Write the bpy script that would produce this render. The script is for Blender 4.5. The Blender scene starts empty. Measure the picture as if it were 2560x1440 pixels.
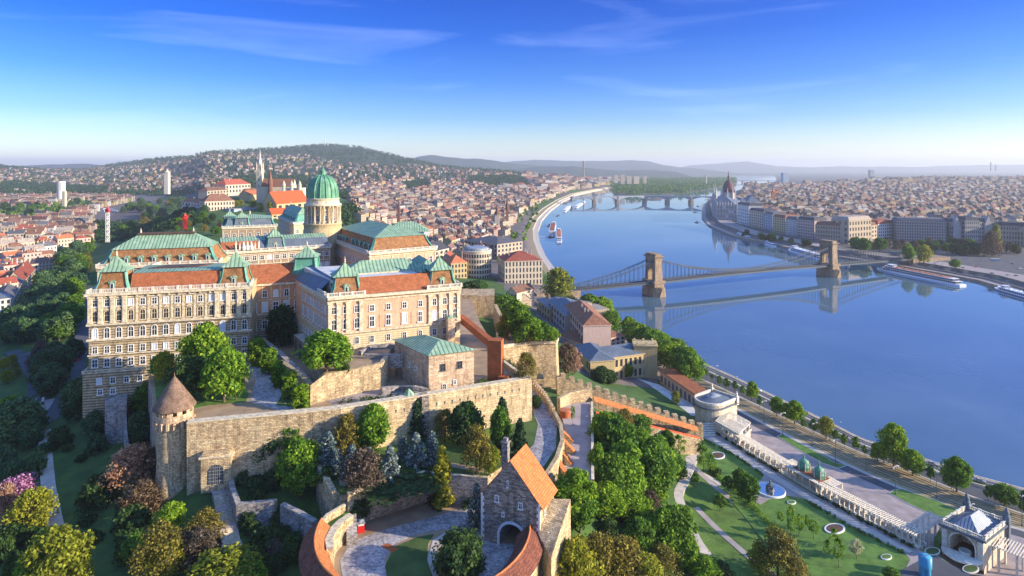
import bpy, math, random
import numpy as np
from mathutils import Vector, Matrix
random.seed(7); np.random.seed(7)
R = math.radians
SC = bpy.context.scene
COL = SC.collection
# ---------------------------------------------------------------- camera
F, CX, HOR, H = 1500.0, 1280.0, 418.0, 146.0        # focal length / centre / horizon (2560 px frame), eye height above the river
cd = bpy.data.cameras.new('camera'); cam = bpy.data.objects.new('camera', cd); COL.objects.link(cam)
cam.location = (0, 0, H); cam.rotation_euler = (R(90), 0, 0)
cd.sensor_width = 36; cd.lens = F / 2560 * 36; cd.shift_y = -(720 - HOR) / 2560
cd.clip_start = 1; cd.clip_end = 90000
SC.camera = cam
# ---------------------------------------------------------------- light
SUN_AZ, SUN_EL = -12.0, 18.0          # azimuth from +X towards +Y, elevation
sd_ = bpy.data.lights.new('sun', 'SUN'); so = bpy.data.objects.new('sun', sd_); COL.objects.link(so)
sd_.energy = 4.4; sd_.angle = R(0.5); sd_.color = (1.0, 0.85, 0.62)
sv = Vector((math.cos(R(SUN_AZ)) * math.cos(R(SUN_EL)), math.sin(R(SUN_AZ)) * math.cos(R(SUN_EL)), math.sin(R(SUN_EL))))
so.rotation_euler = sv.to_track_quat('Z', 'Y').to_euler()
W = bpy.data.worlds.new('World'); SC.world = W; W.use_nodes = True
wn = W.node_tree; wn.nodes.clear()
def wnode(t, **k):
    n = wn.nodes.new(t)
    for a, b in k.items(): setattr(n, a, b)
    return n
sky = wnode('ShaderNodeTexSky', sky_type='NISHITA', sun_disc=False, sun_elevation=R(SUN_EL), sun_rotation=R(90 - SUN_AZ), altitude=100, air_density=1.0, dust_density=0.6, ozone_density=2.5)
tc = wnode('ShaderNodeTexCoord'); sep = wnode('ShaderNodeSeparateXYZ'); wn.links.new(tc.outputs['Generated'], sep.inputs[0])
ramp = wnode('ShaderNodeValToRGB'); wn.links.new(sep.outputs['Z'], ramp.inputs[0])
def setramp(r, pts):
    el = r.color_ramp.elements
    while len(el) > 1: el.remove(el[-1])
    el[0].position, el[0].color = pts[0][0], (*pts[0][1], 1)
    for p, c in pts[1:]:
        e = el.new(p); e.color = (*c, 1)
setramp(ramp, [(0.0, (0.86, 0.86, 1.02)), (0.035, (0.60, 0.66, 0.80)), (0.08, (0.29, 0.45, 0.72)), (0.14, (0.11, 0.30, 0.70)), (0.21, (0.025, 0.20, 0.66)), (0.28, (0.004, 0.155, 0.62)), (0.40, (0.05, 0.21, 0.58)), (0.55, (0.6, 0.8, 1.1)), (1.0, (1.3, 1.6, 2.1))])  # upper stops, above the view, brightened to add fill light
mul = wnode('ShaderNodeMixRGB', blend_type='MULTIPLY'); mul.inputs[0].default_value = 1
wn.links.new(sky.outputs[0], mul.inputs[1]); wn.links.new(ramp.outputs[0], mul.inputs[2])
# thin streaks of cirrus
mp = wnode('ShaderNodeMapping'); mp.inputs['Rotation'].default_value = (R(14), R(-38), R(22)); mp.inputs['Scale'].default_value = (1.6, 2.0, 13)
wn.links.new(tc.outputs['Generated'], mp.inputs[0])
nz = wnode('ShaderNodeTexNoise'); nz.inputs['Scale'].default_value = 1.5; nz.inputs['Detail'].default_value = 5; nz.inputs['Roughness'].default_value = .55; nz.inputs['Distortion'].default_value = .6
wn.links.new(mp.outputs[0], nz.inputs['Vector'])
cr = wnode('ShaderNodeValToRGB'); setramp(cr, [(0.56, (0, 0, 0)), (0.80, (0.11, 0.11, 0.11))]); wn.links.new(nz.outputs[0], cr.inputs[0])
cmx = wnode('ShaderNodeMixRGB', blend_type='MIX'); cmx.inputs[2].default_value = (5.0, 6.0, 8.2, 1)
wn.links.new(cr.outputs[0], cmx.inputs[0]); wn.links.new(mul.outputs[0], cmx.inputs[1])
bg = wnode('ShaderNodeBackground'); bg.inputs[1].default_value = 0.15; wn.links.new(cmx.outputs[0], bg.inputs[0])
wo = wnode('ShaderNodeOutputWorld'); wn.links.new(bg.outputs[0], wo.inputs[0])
SC.view_settings.view_transform = 'Standard'; SC.view_settings.look = 'None'; SC.view_settings.exposure = 1.12; SC.view_settings.gamma = 1
SC.render.engine = 'CYCLES'
SC.cycles.use_denoising = True; SC.cycles.max_bounces = 6; SC.cycles.diffuse_bounces = 2; SC.cycles.glossy_bounces = 2; SC.cycles.transmission_bounces = 2; SC.cycles.transparent_max_bounces = 4
SC.cycles.volume_bounces = 0
# ---------------------------------------------------------------- helpers
def P(u, v, z):
    """point of height z seen at pixel (u, v) of the 2560x1440 frame"""
    D = F * (H - z) / (v - HOR); return Vector(((u - CX) / F * D, D, z))
def Q(u, v, D):
    return Vector(((u - CX) / F * D, D, H - (v - HOR) / F * D))
def PX(p):
    return (CX + F * p[0] / p[1], HOR + F * (H - p[2]) / p[1])
def xy(u, v, z):
    p = P(u, v, z); return (p.x, p.y)

class MB:
    def __init__(s): s.v = []; s.f = []; s.m = []; s.s = []; s.c = []
    def add(s, vs, fs, m=0, smooth=False, c=None):
        o = len(s.v); s.v.extend(tuple(v) for v in vs)
        for f in fs:
            s.f.append([i + o for i in f]); s.m.append(m); s.s.append(smooth); s.c.append(c)
    def quad(s, a, b, c, d, m=0): s.add([a, b, c, d], [(0, 1, 2, 3)], m)
    def tri(s, a, b, c, m=0): s.add([a, b, c], [(0, 1, 2)], m)
    def box(s, x, y, z, sx, sy, sz, rot=0, m=0, c=None):
        ca, sa = math.cos(rot), math.sin(rot); vs = []
        for dz in (0, sz):
            for dx, dy in ((-.5, -.5), (.5, -.5), (.5, .5), (-.5, .5)):
                a, b = dx * sx, dy * sy; vs.append((x + a * ca - b * sa, y + a * sa + b * ca, z + dz))
        s.add(vs, [(3, 2, 1, 0), (4, 5, 6, 7), (0, 1, 5, 4), (1, 2, 6, 5), (2, 3, 7, 6), (3, 0, 4, 7)], m, c=c)
    def prism(s, poly, z0, z1, m=0, mt=None, cap=True, bottom=False):
        n = len(poly)
        a = sum(poly[i][0] * poly[(i + 1) % n][1] - poly[(i + 1) % n][0] * poly[i][1] for i in range(n))
        z0 = z0 if hasattr(z0, '__len__') else [z0] * n; z1 = z1 if hasattr(z1, '__len__') else [z1] * n
        if a < 0: poly = poly[::-1]; z0 = z0[::-1]; z1 = z1[::-1]
        vs = [(p[0], p[1], z0[i]) for i, p in enumerate(poly)] + [(p[0], p[1], z1[i]) for i, p in enumerate(poly)]
        s.add(vs, [(i, (i + 1) % n, n + (i + 1) % n, n + i) for i in range(n)], m)
        if cap: s.add(vs[n:], [tuple(range(n))], m if mt is None else mt)
        if bottom: s.add(vs[:n], [tuple(range(n))[::-1]], m)
    def beam(s, p, q, w, h, m=0):
        p = Vector(p); q = Vector(q); d = (q - p)
        if d.length < 1e-6: return
        d.normalize(); t = d.cross(Vector((0, 0, 1)))
        t = Vector((1, 0, 0)) if t.length < 1e-3 else t.normalized()
        b = t.cross(d); vs = []
        for o in (p, q):
            for a, c in ((-.5, -.5), (.5, -.5), (.5, .5), (-.5, .5)): vs.append(o + t * a * w + b * c * h)
        s.add(vs, [(0, 1, 2, 3), (7, 6, 5, 4), (0, 4, 5, 1), (1, 5, 6, 2), (2, 6, 7, 3), (3, 7, 4, 0)], m)
    def lathe(s, x, y, prof, n=24, m=0, smooth=True, a0=0, a1=360, cap=False):
        full = abs(a1 - a0) >= 359.9; k = n if full else n + 1; vs = []
        for r, z in prof:
            for i in range(k):
                a = R(a0 + (a1 - a0) * i / n); vs.append((x + r * math.cos(a), y + r * math.sin(a), z))
        fs = []
        for j in range(len(prof) - 1):
            for i in range(n):
                i2 = (i + 1) % k; fs.append((j * k + i, j * k + i2, (j + 1) * k + i2, (j + 1) * k + i))
        s.add(vs, fs, m, smooth)
        if cap: s.add(vs[-k:], [tuple(range(k))], m)
    def cyl(s, x, y, z0, z1, r, n=12, m=0, r2=None):
        s.lathe(x, y, [(r, z0), (r if r2 is None else r2, z1)], n, m, n > 8, cap=True)
    def tube(s, pts, rad, n=6, m=0):
        """round tube through pts with radius list"""
        pts = [Vector(p) for p in pts]; vs = []
        for i, p in enumerate(pts):
            d = (pts[min(i + 1, len(pts) - 1)] - pts[max(i - 1, 0)]).normalized()
            t = d.cross(Vector((0.3, 0.1, 1))).normalized(); b = t.cross(d)
            r = rad[i] if hasattr(rad, '__len__') else rad
            for k in range(n):
                a = 2 * math.pi * k / n; vs.append(p + t * r * math.cos(a) + b * r * math.sin(a))
        s.add(vs, [(j * n + k, j * n + (k + 1) % n, (j + 1) * n + (k + 1) % n, (j + 1) * n + k) for j in range(len(pts) - 1) for k in range(n)], m, True)
    def mesh(s, name, mats, off=(0, 0, 0)):
        me = bpy.data.meshes.new(name); nv = len(s.v)
        V = np.array(s.v, dtype=np.float64).reshape(-1, 3)
        ln = np.array([len(f) for f in s.f], dtype=np.int32); li = np.array([i for f in s.f for i in f], dtype=np.int32)
        st = np.concatenate([[0], np.cumsum(ln)[:-1]]).astype(np.int32)
        A = V[li[st]]; B = V[li[st + 1]]; C = V[li[st + 2]]
        N = np.cross(B - A, C - A); Ln = np.linalg.norm(N, axis=1); N = N / np.maximum(Ln, 1e-9)[:, None]
        T = np.stack([-N[:, 1], N[:, 0], np.zeros(len(N))], 1); tl = np.linalg.norm(T, axis=1)
        flat = tl < .03; T[flat] = (1, 0, 0); tl[flat] = 1; T /= tl[:, None]
        Bt = np.cross(N, T); fi = np.repeat(np.arange(len(ln)), ln)
        uv = np.stack([(V[li] * T[fi]).sum(1), (V[li] * Bt[fi]).sum(1)], 1)
        me.vertices.add(nv); me.vertices.foreach_set('co', (V - np.array(off)).astype(np.float32).ravel())
        me.loops.add(len(li)); me.loops.foreach_set('vertex_index', li)
        me.polygons.add(len(ln)); me.polygons.foreach_set('loop_start', st); me.polygons.foreach_set('loop_total', ln)
        me.polygons.foreach_set('material_index', np.array(s.m, dtype=np.int32)); me.polygons.foreach_set('use_smooth', np.array(s.s, dtype=bool))
        ul = me.uv_layers.new(name='UVMap'); ul.data.foreach_set('uv', uv.astype(np.float32).ravel())
        if any(c is not None for c in s.c):
            ca = me.color_attributes.new('Col', 'FLOAT_COLOR', 'CORNER')
            cc = np.array([(c if c is not None else (.5, .5, .5)) for c in s.c], dtype=np.float32)
            ca.data.foreach_set('color', np.concatenate([cc[fi], np.ones((len(fi), 1), np.float32)], 1).ravel())
        for mt in (mats if isinstance(mats, (list, tuple)) else [mats]): me.materials.append(mt)
        me.update(calc_edges=True); me.validate(); return me
    def obj(s, name, mats, parent=None):
        if parent is None:
            V = np.array(s.v); off = (float(V[:, 0].mean()), float(V[:, 1].mean()), float(V[:, 2].min()))
            o = bpy.data.objects.new(name, s.mesh(name, mats, off)); o.location = off
        else:
            o = bpy.data.objects.new(name, s.mesh(name, mats, wpos(parent))); o.parent = parent
        COL.objects.link(o); return o
def wpos(o):
    p = Vector((0, 0, 0))
    while o: p += o.location; o = o.parent
    return tuple(p)
def thing(name, label, cat, loc, group=None):
    o = bpy.data.objects.new(name, None); COL.objects.link(o); o.location = loc; o.empty_display_size = 1
    return tag(o, label, cat, group)
def tag(o, label, cat, group=None):
    if label: o['label'] = label
    o['category'] = cat
    if group: o['group'] = group
    return o
def struct(o): o['kind'] = 'structure'; return o
AUTO = []
def auto(o, base, cat, group, pos):
    o['category'] = cat; o['group'] = group; AUTO.append((o, base, PX(pos))); return o
# ---------------------------------------------------------------- materials
MT = {}
class N:
    def __init__(s, name):
        s.mat = bpy.data.materials.new(name); s.mat.use_nodes = True; s.t = s.mat.node_tree; s.b = s.t.nodes['Principled BSDF']
        s.b.inputs['Specular IOR Level'].default_value = .3
    def n(s, t, ins=None, **k):
        n = s.t.nodes.new(t)
        for a, b in k.items(): setattr(n, a, b)
        for a, b in (ins or {}).items():
            if isinstance(b, bpy.types.NodeSocket): s.t.links.new(b, n.inputs[a])
            else: n.inputs[a].default_value = b
        return n
    def set(s, a, b):
        if isinstance(b, bpy.types.NodeSocket): s.t.links.new(b, s.b.inputs[a])
        else: s.b.inputs[a].default_value = b
    def ramp(s, fac, pts):
        r = s.n('ShaderNodeValToRGB'); setramp(r, pts); s.t.links.new(fac, r.inputs[0]); return r.outputs[0]
    def mix(s, f, a, b, bt='MIX'):
        n = s.n('ShaderNodeMixRGB', blend_type=bt)
        for i, x in ((0, f), (1, a), (2, b)):
            if isinstance(x, bpy.types.NodeSocket): s.t.links.new(x, n.inputs[i])
            else: n.inputs[i].default_value = x if i == 0 else (*x, 1)
        return n.outputs[0]
    def co(s, kind='Object'):
        return s.n('ShaderNodeTexCoord').outputs[kind]
    def noise(s, vec, sc, det=4, rough=.6):
        return s.n('ShaderNodeTexNoise', {'Vector': vec, 'Scale': sc, 'Detail': det, 'Roughness': rough}).outputs[0]
    def bump(s, h, st, d=.1):
        s.set('Normal', s.n('ShaderNodeBump', {'Height': h, 'Strength': st, 'Distance': d}).outputs[0])
def mul3(c, k): return tuple(min(1, x * k) for x in c)
def plain(name, c, rough=.85, var=.25, sc=.35, metal=0, bump=0, rnd=0):
    m = N(name); o = m.co('Object'); n1 = m.noise(o, sc, 6)
    col = m.ramp(n1, [(.3, mul3(c, 1 - var)), (.5, c), (.72, mul3(c, 1 + var))])
    if rnd:
        r = m.n('ShaderNodeObjectInfo').outputs['Random']; col = m.mix(1, col, m.ramp(r, [(0, (1 - rnd,) * 3), (1, (1 + rnd * .3, 1, 1 - rnd * .3))]), 'MULTIPLY')
    m.set('Base Color', col); m.set('Roughness', rough); m.set('Metallic', metal)
    if bump: m.bump(m.noise(o, sc * 6, 3), bump)
    MT[name] = m.mat; return m.mat
def stone(name, c1, c2, cm, sx=.9, sy=.45, var=.5, bmp=.5, gr=(.5, .42, .3)):
    """rubble or ashlar masonry in metres of UV"""
    m = N(name); uv = m.co('UV'); nzv = m.n('ShaderNodeTexNoise', {'Vector': uv, 'Scale': 1.2, 'Detail': 2.}).outputs['Color']
    uvd = m.n('ShaderNodeVectorMath', {0: uv, 1: m.n('ShaderNodeVectorMath', {0: nzv, 'Scale': .35}, operation='SCALE').outputs[0]}, operation='ADD').outputs[0]
    br = m.n('ShaderNodeTexBrick', {'Vector': uvd, 'Color1': (*c1, 1), 'Color2': (*c2, 1), 'Mortar': (*cm, 1), 'Scale': 1., 'Mortar Size': .035, 'Brick Width': sx, 'Row Height': sy, 'Bias': 0., 'Mortar Smooth': .3})
    o = m.co('Object'); n1 = m.noise(o, .18, 7, .7)
    col = m.mix(var, br.outputs[0], m.ramp(n1, [(.32, mul3(gr, .45)), (.5, gr), (.66, mul3(gr, 1.5))]), 'MULTIPLY')
    n2 = m.noise(o, 1.6, 4, .75); ns = m.noise(m.n('ShaderNodeMapping', {0: uv, 'Scale': (.5, .07, 1)}).outputs[0], 1.0, 6, .7)
    col = m.mix(.85, col, m.ramp(ns, [(.34, (.42, .38, .34)), (.5, (.95, .93, .9)), (.7, (1.15, 1.12, 1.05))]), 'MULTIPLY')
    col = m.mix(1, col, m.ramp(n2, [(.28, (.45, .4, .36)), (.48, (1, 1, 1)), (.7, (1.45, 1.4, 1.3))]), 'MULTIPLY')
    m.set('Base Color', col); m.set('Roughness', .95); m.bump(m.mix(.5, br.outputs['Fac'], n2), bmp, .25)
    MT[name] = m.mat; return m.mat
def seam(name, c, dark=.55, w=1.0, rough=.55, patina=None, amt=.3):
    """sheet metal with standing seams running down the slope"""
    m = N(name); uv = m.co('UV'); sx = m.n('ShaderNodeSeparateXYZ', {0: uv}).outputs[0]
    fr = m.n('ShaderNodeMath', {0: m.n('ShaderNodeMath', {0: sx, 1: w}, operation='DIVIDE').outputs[0]}, operation='FRACT').outputs[0]
    o = m.co('Object'); n1 = m.noise(o, .25, 6, .7)
    base = m.ramp(n1, [(.3, mul3(c, 1 - amt)), (.55, c), (.75, patina or mul3(c, 1 + amt))])
    st = m.ramp(fr, [(.0, (dark,) * 3), (.22, (dark,) * 3), (.3, (1, 1, 1)), (.92, (1.1, 1.1, 1.1)), (1, (dark,) * 3)])
    m.set('Base Color', m.mix(1, base, st, 'MULTIPLY')); m.set('Roughness', rough); m.bump(m.ramp(fr, [(0, (1, 1, 1)), (.15, (1, 1, 1)), (.25, (0, 0, 0))]), .6, .15)
    MT[name] = m.mat; return m.mat
def tiles(name, c, w=.8, h=.8, var=.3, rnd=.12, bmp=.4):
    m = N(name); uv = m.co('UV')
    br = m.n('ShaderNodeTexBrick', {'Vector': uv, 'Color1': (*mul3(c, 1.15), 1), 'Color2': (*mul3(c, .8), 1), 'Mortar': (*mul3(c, .45), 1), 'Scale': 1., 'Mortar Size': .05, 'Brick Width': w, 'Row Height': h, 'Mortar Smooth': .2})
    o = m.co('Object'); n1 = m.noise(o, .5, 7, .7)
    col = m.mix(1, br.outputs[0], m.ramp(n1, [(.3, (1 - var,) * 3), (.5, (1, 1, 1)), (.7, (1 + var, 1 + var, 1 + var))]), 'MULTIPLY')
    r = m.n('ShaderNodeObjectInfo').outputs['Random']; col = m.mix(1, col, m.ramp(r, [(0, (1 - rnd * 2,) * 3), (1, (1.1, 1.05, 1))]), 'MULTIPLY')
    m.set('Base Color', col); m.set('Roughness', .85); m.bump(br.outputs['Fac'], bmp, .1)
    MT[name] = m.mat; return m.mat
def render_wall(name, c, grime=.5, rust=0.0, rh=.9, rnd=.0):
    """stuccoed facade with streaked grime, optional horizontal rustication joints"""
    m = N(name); o = m.co('Object'); uv = m.co('UV')
    st = m.n('ShaderNodeMapping', {0: uv, 'Scale': (.9, .12, 1)}).outputs[0]
    n1 = m.noise(st, 1.0, 6, .75); n2 = m.noise(o, .9, 6, .75)
    col = m.mix(grime, c, m.mix(1, m.ramp(n1, [(.3, mul3(c, .35)), (.52, c), (.75, mul3(c, 1.25))]), m.ramp(n2, [(.3, (.5, .45, .4)), (.55, (1, 1, 1))]), 'MULTIPLY'))
    if rust:
        sy = m.n('ShaderNodeSeparateXYZ', {0: uv}).outputs[1]
        fr = m.n('ShaderNodeMath', {0: m.n('ShaderNodeMath', {0: sy, 1: rh}, operation='DIVIDE').outputs[0]}, operation='FRACT').outputs[0]
        ln = m.ramp(fr, [(0, (1 - rust,) * 3), (.22, (1 - rust,) * 3), (.32, (1, 1, 1)), (.95, (1, 1, 1)), (1, (1 - rust,) * 3)])
        col = m.mix(1, col, ln, 'MULTIPLY'); m.bump(ln, .8, .2)
    if rnd:
        r = m.n('ShaderNodeObjectInfo').outputs['Random']; col = m.mix(1, col, m.ramp(r, [(0, (1 - rnd,) * 3), (1, (1, 1, 1))]), 'MULTIPLY')
    m.set('Base Color', col); m.set('Roughness', .9); MT[name] = m.mat; return m.mat
def leafmat(name, c, c2, tr=.35):
    m = N(name); g = m.n('ShaderNodeNewGeometry'); ri = g.outputs['Random Per Island']
    col = m.ramp(ri, [(0, mul3(c, .6)), (.5, c), (1, c2)])
    r = m.n('ShaderNodeObjectInfo').outputs['Random']; col = m.mix(1, col, m.ramp(r, [(0, (.72, .8, .8)), (.5, (1, 1, 1)), (1, (1.25, 1.12, .9))]), 'MULTIPLY')
    m.set('Base Color', col); m.set('Roughness', .6); m.b.inputs['Specular IOR Level'].default_value = .15
    tb = m.n('ShaderNodeBsdfTranslucent', {'Color': col}); mx = m.n('ShaderNodeMixShader', {0: tr, 1: m.b.outputs[0], 2: tb.outputs[0]})
    m.t.links.new(mx.outputs[0], m.t.nodes['Material Output'].inputs[0]); MT[name] = m.mat; return m.mat
# ---------------------------------------------------------------- material palette
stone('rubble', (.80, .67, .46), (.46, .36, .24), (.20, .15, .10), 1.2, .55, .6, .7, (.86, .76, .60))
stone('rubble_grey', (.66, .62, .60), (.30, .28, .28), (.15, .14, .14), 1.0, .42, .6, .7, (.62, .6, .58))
stone('gate_stone', (.62, .56, .50), (.24, .19, .16), (.12, .10, .09), 1.3, .38, .5, .8, (.62, .58, .54))
stone('ashlar', (.68, .58, .44), (.55, .38, .27), (.40, .30, .20), 2.2, .8, .45, .3, (.85, .78, .68))
stone('coursed', (.82, .69, .47), (.60, .48, .32), (.28, .21, .13), 3.0, .8, .5, .5, (.86, .76, .60))
stone('bridge_stone', (.44, .34, .25), (.34, .26, .19), (.22, .17, .13), 2.4, 1.1, .5, .3, (.72, .66, .58))
stone('white_stone', (.68, .61, .49), (.56, .49, .39), (.5, .46, .4), 2.0, .7, .35, .25, (.9, .88, .84))
seam('copper', (.27, .42, .27), .42, 1.7, .6, (.46, .55, .36))
seam('copper_plain', (.11, .33, .24), .8, 1.25, .5, (.20, .46, .32))
seam('copper_dome', (.13, .33, .20), .75, 1.6, .5, (.26, .46, .27), .5)
seam('zinc', (.34, .38, .42), .35, 1.0, .4, (.5, .52, .54))
seam('zinc_dark', (.13, .16, .20), .7, 1.0, .45, (.2, .23, .27))
tiles('terracotta', (.40, .135, .055), .9, .5, .28, 0)
tiles('brown_tiles', (.33, .165, .07), .7, .5, .5, 0)
tiles('orange_tiles', (.60, .20, .065), .55, .75, .2, 0, .8)
tiles('old_tiles', (.22, .075, .045), .55, .8, .4, 0, .9)
tiles('scarlet_tiles', (.66, .10, .03), .9, .9, .15, 0)
tiles('shingle', (.26, .17, .12), .5, .5, .45, 0, 1)
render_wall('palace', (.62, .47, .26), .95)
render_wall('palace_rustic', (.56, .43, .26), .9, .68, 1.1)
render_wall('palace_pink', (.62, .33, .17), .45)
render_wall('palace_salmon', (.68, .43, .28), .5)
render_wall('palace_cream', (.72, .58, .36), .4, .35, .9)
render_wall('palace_shaded', (.38, .28, .20), .7)  # palace stucco with the shade on the inner wings put into its colour
plain('trim', (.62, .52, .36), .85, .45, .9)
plain('trim_white', (.66, .60, .49), .85, .25, .8)
plain('frame_white', (.78, .76, .72), .6, .05)
plain('rust', (.36, .10, .03), .8, .25, .4)
plain('iron', (.10, .11, .12), .5, .1)
plain('bridge_iron', (.07, .085, .10), .6, .15)
plain('asphalt', (.085, .088, .10), .9, .25, .08)
plain('paving', (.34, .28, .26), .9, .22, .25)
plain('paving_light', (.50, .44, .38), .9, .2, .4)
plain('gravel', (.36, .30, .28), .95, .25, .12)
plain('dirt', (.34, .24, .15), .95, .3, .15)
plain('kerb', (.55, .52, .47), .85, .15, .5)
plain('grass_lawn', (.10, .19, .035), .9, .35, .35, bump=.3)
plain('grass_dark', (.06, .105, .025), .95, .45, .12, bump=.4)
plain('track_bed', (.34, .26, .14), .95, .25, .3)
plain('rail', (.10, .075, .06), .5, .2)
plain('soil', (.10, .06, .045), 1, .4, 1)
plain('bark', (.12, .085, .06), .9, .3, 2)
plain('red_paint', (.50, .02, .015), .5, .15)
plain('blue_paint', (.05, .30, .50), .45, .15)
plain('glass_roof', (.10, .06, .05), .9, .2)
plain('boat_white', (.80, .80, .80), .4, .08)
plain('boat_hull', (.10, .10, .13), .5, .1)
plain('deck_orange', (.45, .16, .07), .7, .3)
plain('concrete', (.55, .54, .52), .85, .2, .3)
cob = N('cobble'); o_ = cob.co('Object')
vo = cob.n('ShaderNodeTexVoronoi', {'Vector': o_, 'Scale': 1.6}).outputs['Color']
cob.set('Base Color', cob.mix(1, cob.ramp(cob.n('ShaderNodeSeparateXYZ', {0: vo}).outputs[0], [(0, (.22, .20, .21)), (1, (.50, .47, .47))]), cob.ramp(cob.noise(o_, .15, 5, .7), [(.3, (.6, .6, .62)), (.6, (1.1, 1.08, 1.05))]), 'MULTIPLY')); cob.set('Roughness', .9); MT['cobble'] = cob.mat
gl = N('glass'); gl.set('Base Color', (.035, .04, .05, 1)); gl.set('Roughness', .12); gl.b.inputs['Specular IOR Level'].default_value = .6; MT['glass'] = gl.mat
gb = N('glass_pale'); gb.set('Base Color', (.62, .66, .72, 1)); gb.set('Roughness', .3); MT['glass_pale'] = gb.mat
leafmat('leaf_bright', (.13, .28, .02), (.34, .48, .04), .4)
leafmat('leaf_mid', (.085, .19, .022), (.20, .34, .03))
leafmat('leaf_dark', (.04, .085, .022), (.085, .15, .035), .25)
leafmat('leaf_teal', (.07, .15, .06), (.15, .25, .09), .3)
leafmat('leaf_olive', (.17, .15, .03), (.38, .31, .05), .3)
leafmat('leaf_yellow', (.24, .27, .025), (.50, .48, .05), .4)
leafmat('leaf_twig', (.10, .075, .055), (.22, .16, .10), .2)
leafmat('leaf_rose', (.40, .22, .15), (.60, .40, .24), .3)
leafmat('leaf_lilac', (.36, .16, .36), (.62, .34, .58), .3)
leafmat('needle', (.022, .06, .025), (.07, .13, .04), .1)
leafmat('needle_blue', (.10, .16, .17), (.42, .46, .38), .1)
leafmat('blossom', (.55, .55, .30), (.75, .72, .45), .3)
# ---------------------------------------------------------------- terrain
RIV = [xy(*p, 0) for p in [(2900, 1370), (2560, 1215), (2410, 1177), (2370, 1162), (2260, 1125), (2150, 1090), (2090, 1060), (2010, 1022), (1905, 972), (1832, 937), (1752, 902), (1660, 860), (1560, 805), (1480, 757), (1430, 727), (1390, 688), (1360, 645), (1345, 608), (1342, 580), (1352, 552), (1375, 527), (1405, 505), (1440, 488), (1490, 477), (1530, 470), (1560, 462), (1640, 449),
      (1840, 438.5), (1932, 438.5), (1935, 452), (1925, 465), (1880, 466), (1800, 488), (1770, 500), (1757, 512), (1757, 546), (1775, 566), (1830, 590), (1870, 600), (1930, 612), (1975, 622), (2100, 645), (2200, 660), (2330, 683), (2450, 705), (2560, 738), (2900, 830)]]
ISL = [xy(*p, 0) for p in [(1530, 470), (1533, 489), (1600, 490), (1700, 486), (1780, 474), (1840, 460), (1842, 450), (1835, 441), (1700, 444), (1600, 451)]]
ISL2 = [xy(*p, 0) for p in [(1612, 499), (1630, 495), (1664, 496), (1650, 501), (1630, 503)]]
def sdist(poly, X, Y):
    """signed distance, negative inside"""
    d = np.full(X.shape, 1e9); ins = np.zeros(X.shape, bool); n = len(poly)
    for i in range(n):
        x0, y0 = poly[i]; x1, y1 = poly[(i + 1) % n]; dx, dy = x1 - x0, y1 - y0
        t = np.clip(((X - x0) * dx + (Y - y0) * dy) / (dx * dx + dy * dy), 0, 1)
        d = np.minimum(d, np.hypot(X - x0 - t * dx, Y - y0 - t * dy))
        c = ((y0 > Y) != (y1 > Y)); xi = x0 + (Y - y0) * dx / (dy if dy else 1e-9); ins ^= c & (X < xi)
    return np.where(ins, -d, d)
def inside(poly, x, y):
    return bool(sdist(poly, np.array([x]), np.array([y]))[0] < 0)
CT = [(-700,1440,20),(-400,1440,22),(0,1440,27),(200,1440,29),(400,1440,31),(560,1400,31),(700,1440,29),(-400,1200,24),(0,1200,27),(130,1330,28.5),(300,1300,32),(120,1080,29.5),(130,1040,30),(250,1150,34),(330,1120,37),
 (440,1222,38.5),(545,1180,43),(470,1190,41),(380,1300,33),(620,1330,34),(0,1000,28),(60,900,27),(180,1000,31),(200,900,34),(213,1064,38),(0,800,25),(100,800,27),(206,800,38),(212,740,40),(222,660,42),(238,610,46),(150,700,26),(0,700,24),(150,640,24),
 (300,500,30),(250,540,36),(400,520,50),(430,500,62),(550,540,64),(560,590,61),(420,560,60),(330,590,52),(700,520,66),(640,490,80),(-400,800,22),(-400,600,22),(0,600,23),(0,520,24),(180,520,25),(-400,500,24),
 (600,1250,38),(650,1200,41),(700,1160,43),(850,1150,43),(1000,1180,42),(1200,1100,44),(1000,1330,33),(1100,1440,30),(900,1440,27),(1300,1440,32),(1300,1200,40),(1400,1150,38),(1440,1010,40),(1350,1020,42),
 (1440,1300,34),(1440,1440,26),(1600,1440,18),(1750,1440,12),(1500,1250,31),(1600,1250,22),(1680,1200,17),(1720,1300,13),(1800,1440,12),(1860,1400,12.2),(1790,1300,12.8),(1490,1060,33),(1600,1090,24),(1700,1130,14),(1480,1180,33),
 (1728,1100,14),(1730,1135,13.6),(1770,1195,12.6),(1856,1295,12.2),(1946,1405,12),(2100,1560,11),(1830,1150,7),(1950,1220,7),(2050,1300,7),(2250,1440,7),(2560,1440,6),(2900,1440,6),(1800,1050,6),(2000,1150,5),(2300,1280,5),(2560,1320,5),(1700,960,7),(1640,960,9),(1500,960,14),(1450,900,14),(1560,850,8),(1420,930,26),(1400,960,40),
 (1300,850,38),(1260,800,48),(1330,860,36),(1360,800,18),(1240,740,40),(1240,700,14),(1300,700,10),(1350,770,10),(1400,760,8),(1100,640,16),(1100,560,14),(1200,600,9),(1320,600,8),(900,520,22),(1000,560,22),(860,560,44),(800,520,52),(1150,730,50),(1100,600,20)]
_cp = np.array([[*xy(u, v, z), z] for u, v, z in CT] + [[0, 300, 44], [-80, 300, 44], [-150, 330, 44], [-60, 400, 50], [20, 330, 44], [-120, 260, 42], [0, 250, 42], [600, 900, 7], [900, 900, 7], [700, 1200, 8], [400, 1300, 3], [1500, 1200, 8], [100, 500, 4], [200, 350, 2], [100, 0, 10], [-150, 0, 10], [0, 60, 14], [-400, 0, 10], [400, 0, 5], [300, 1150, 2]])
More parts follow.
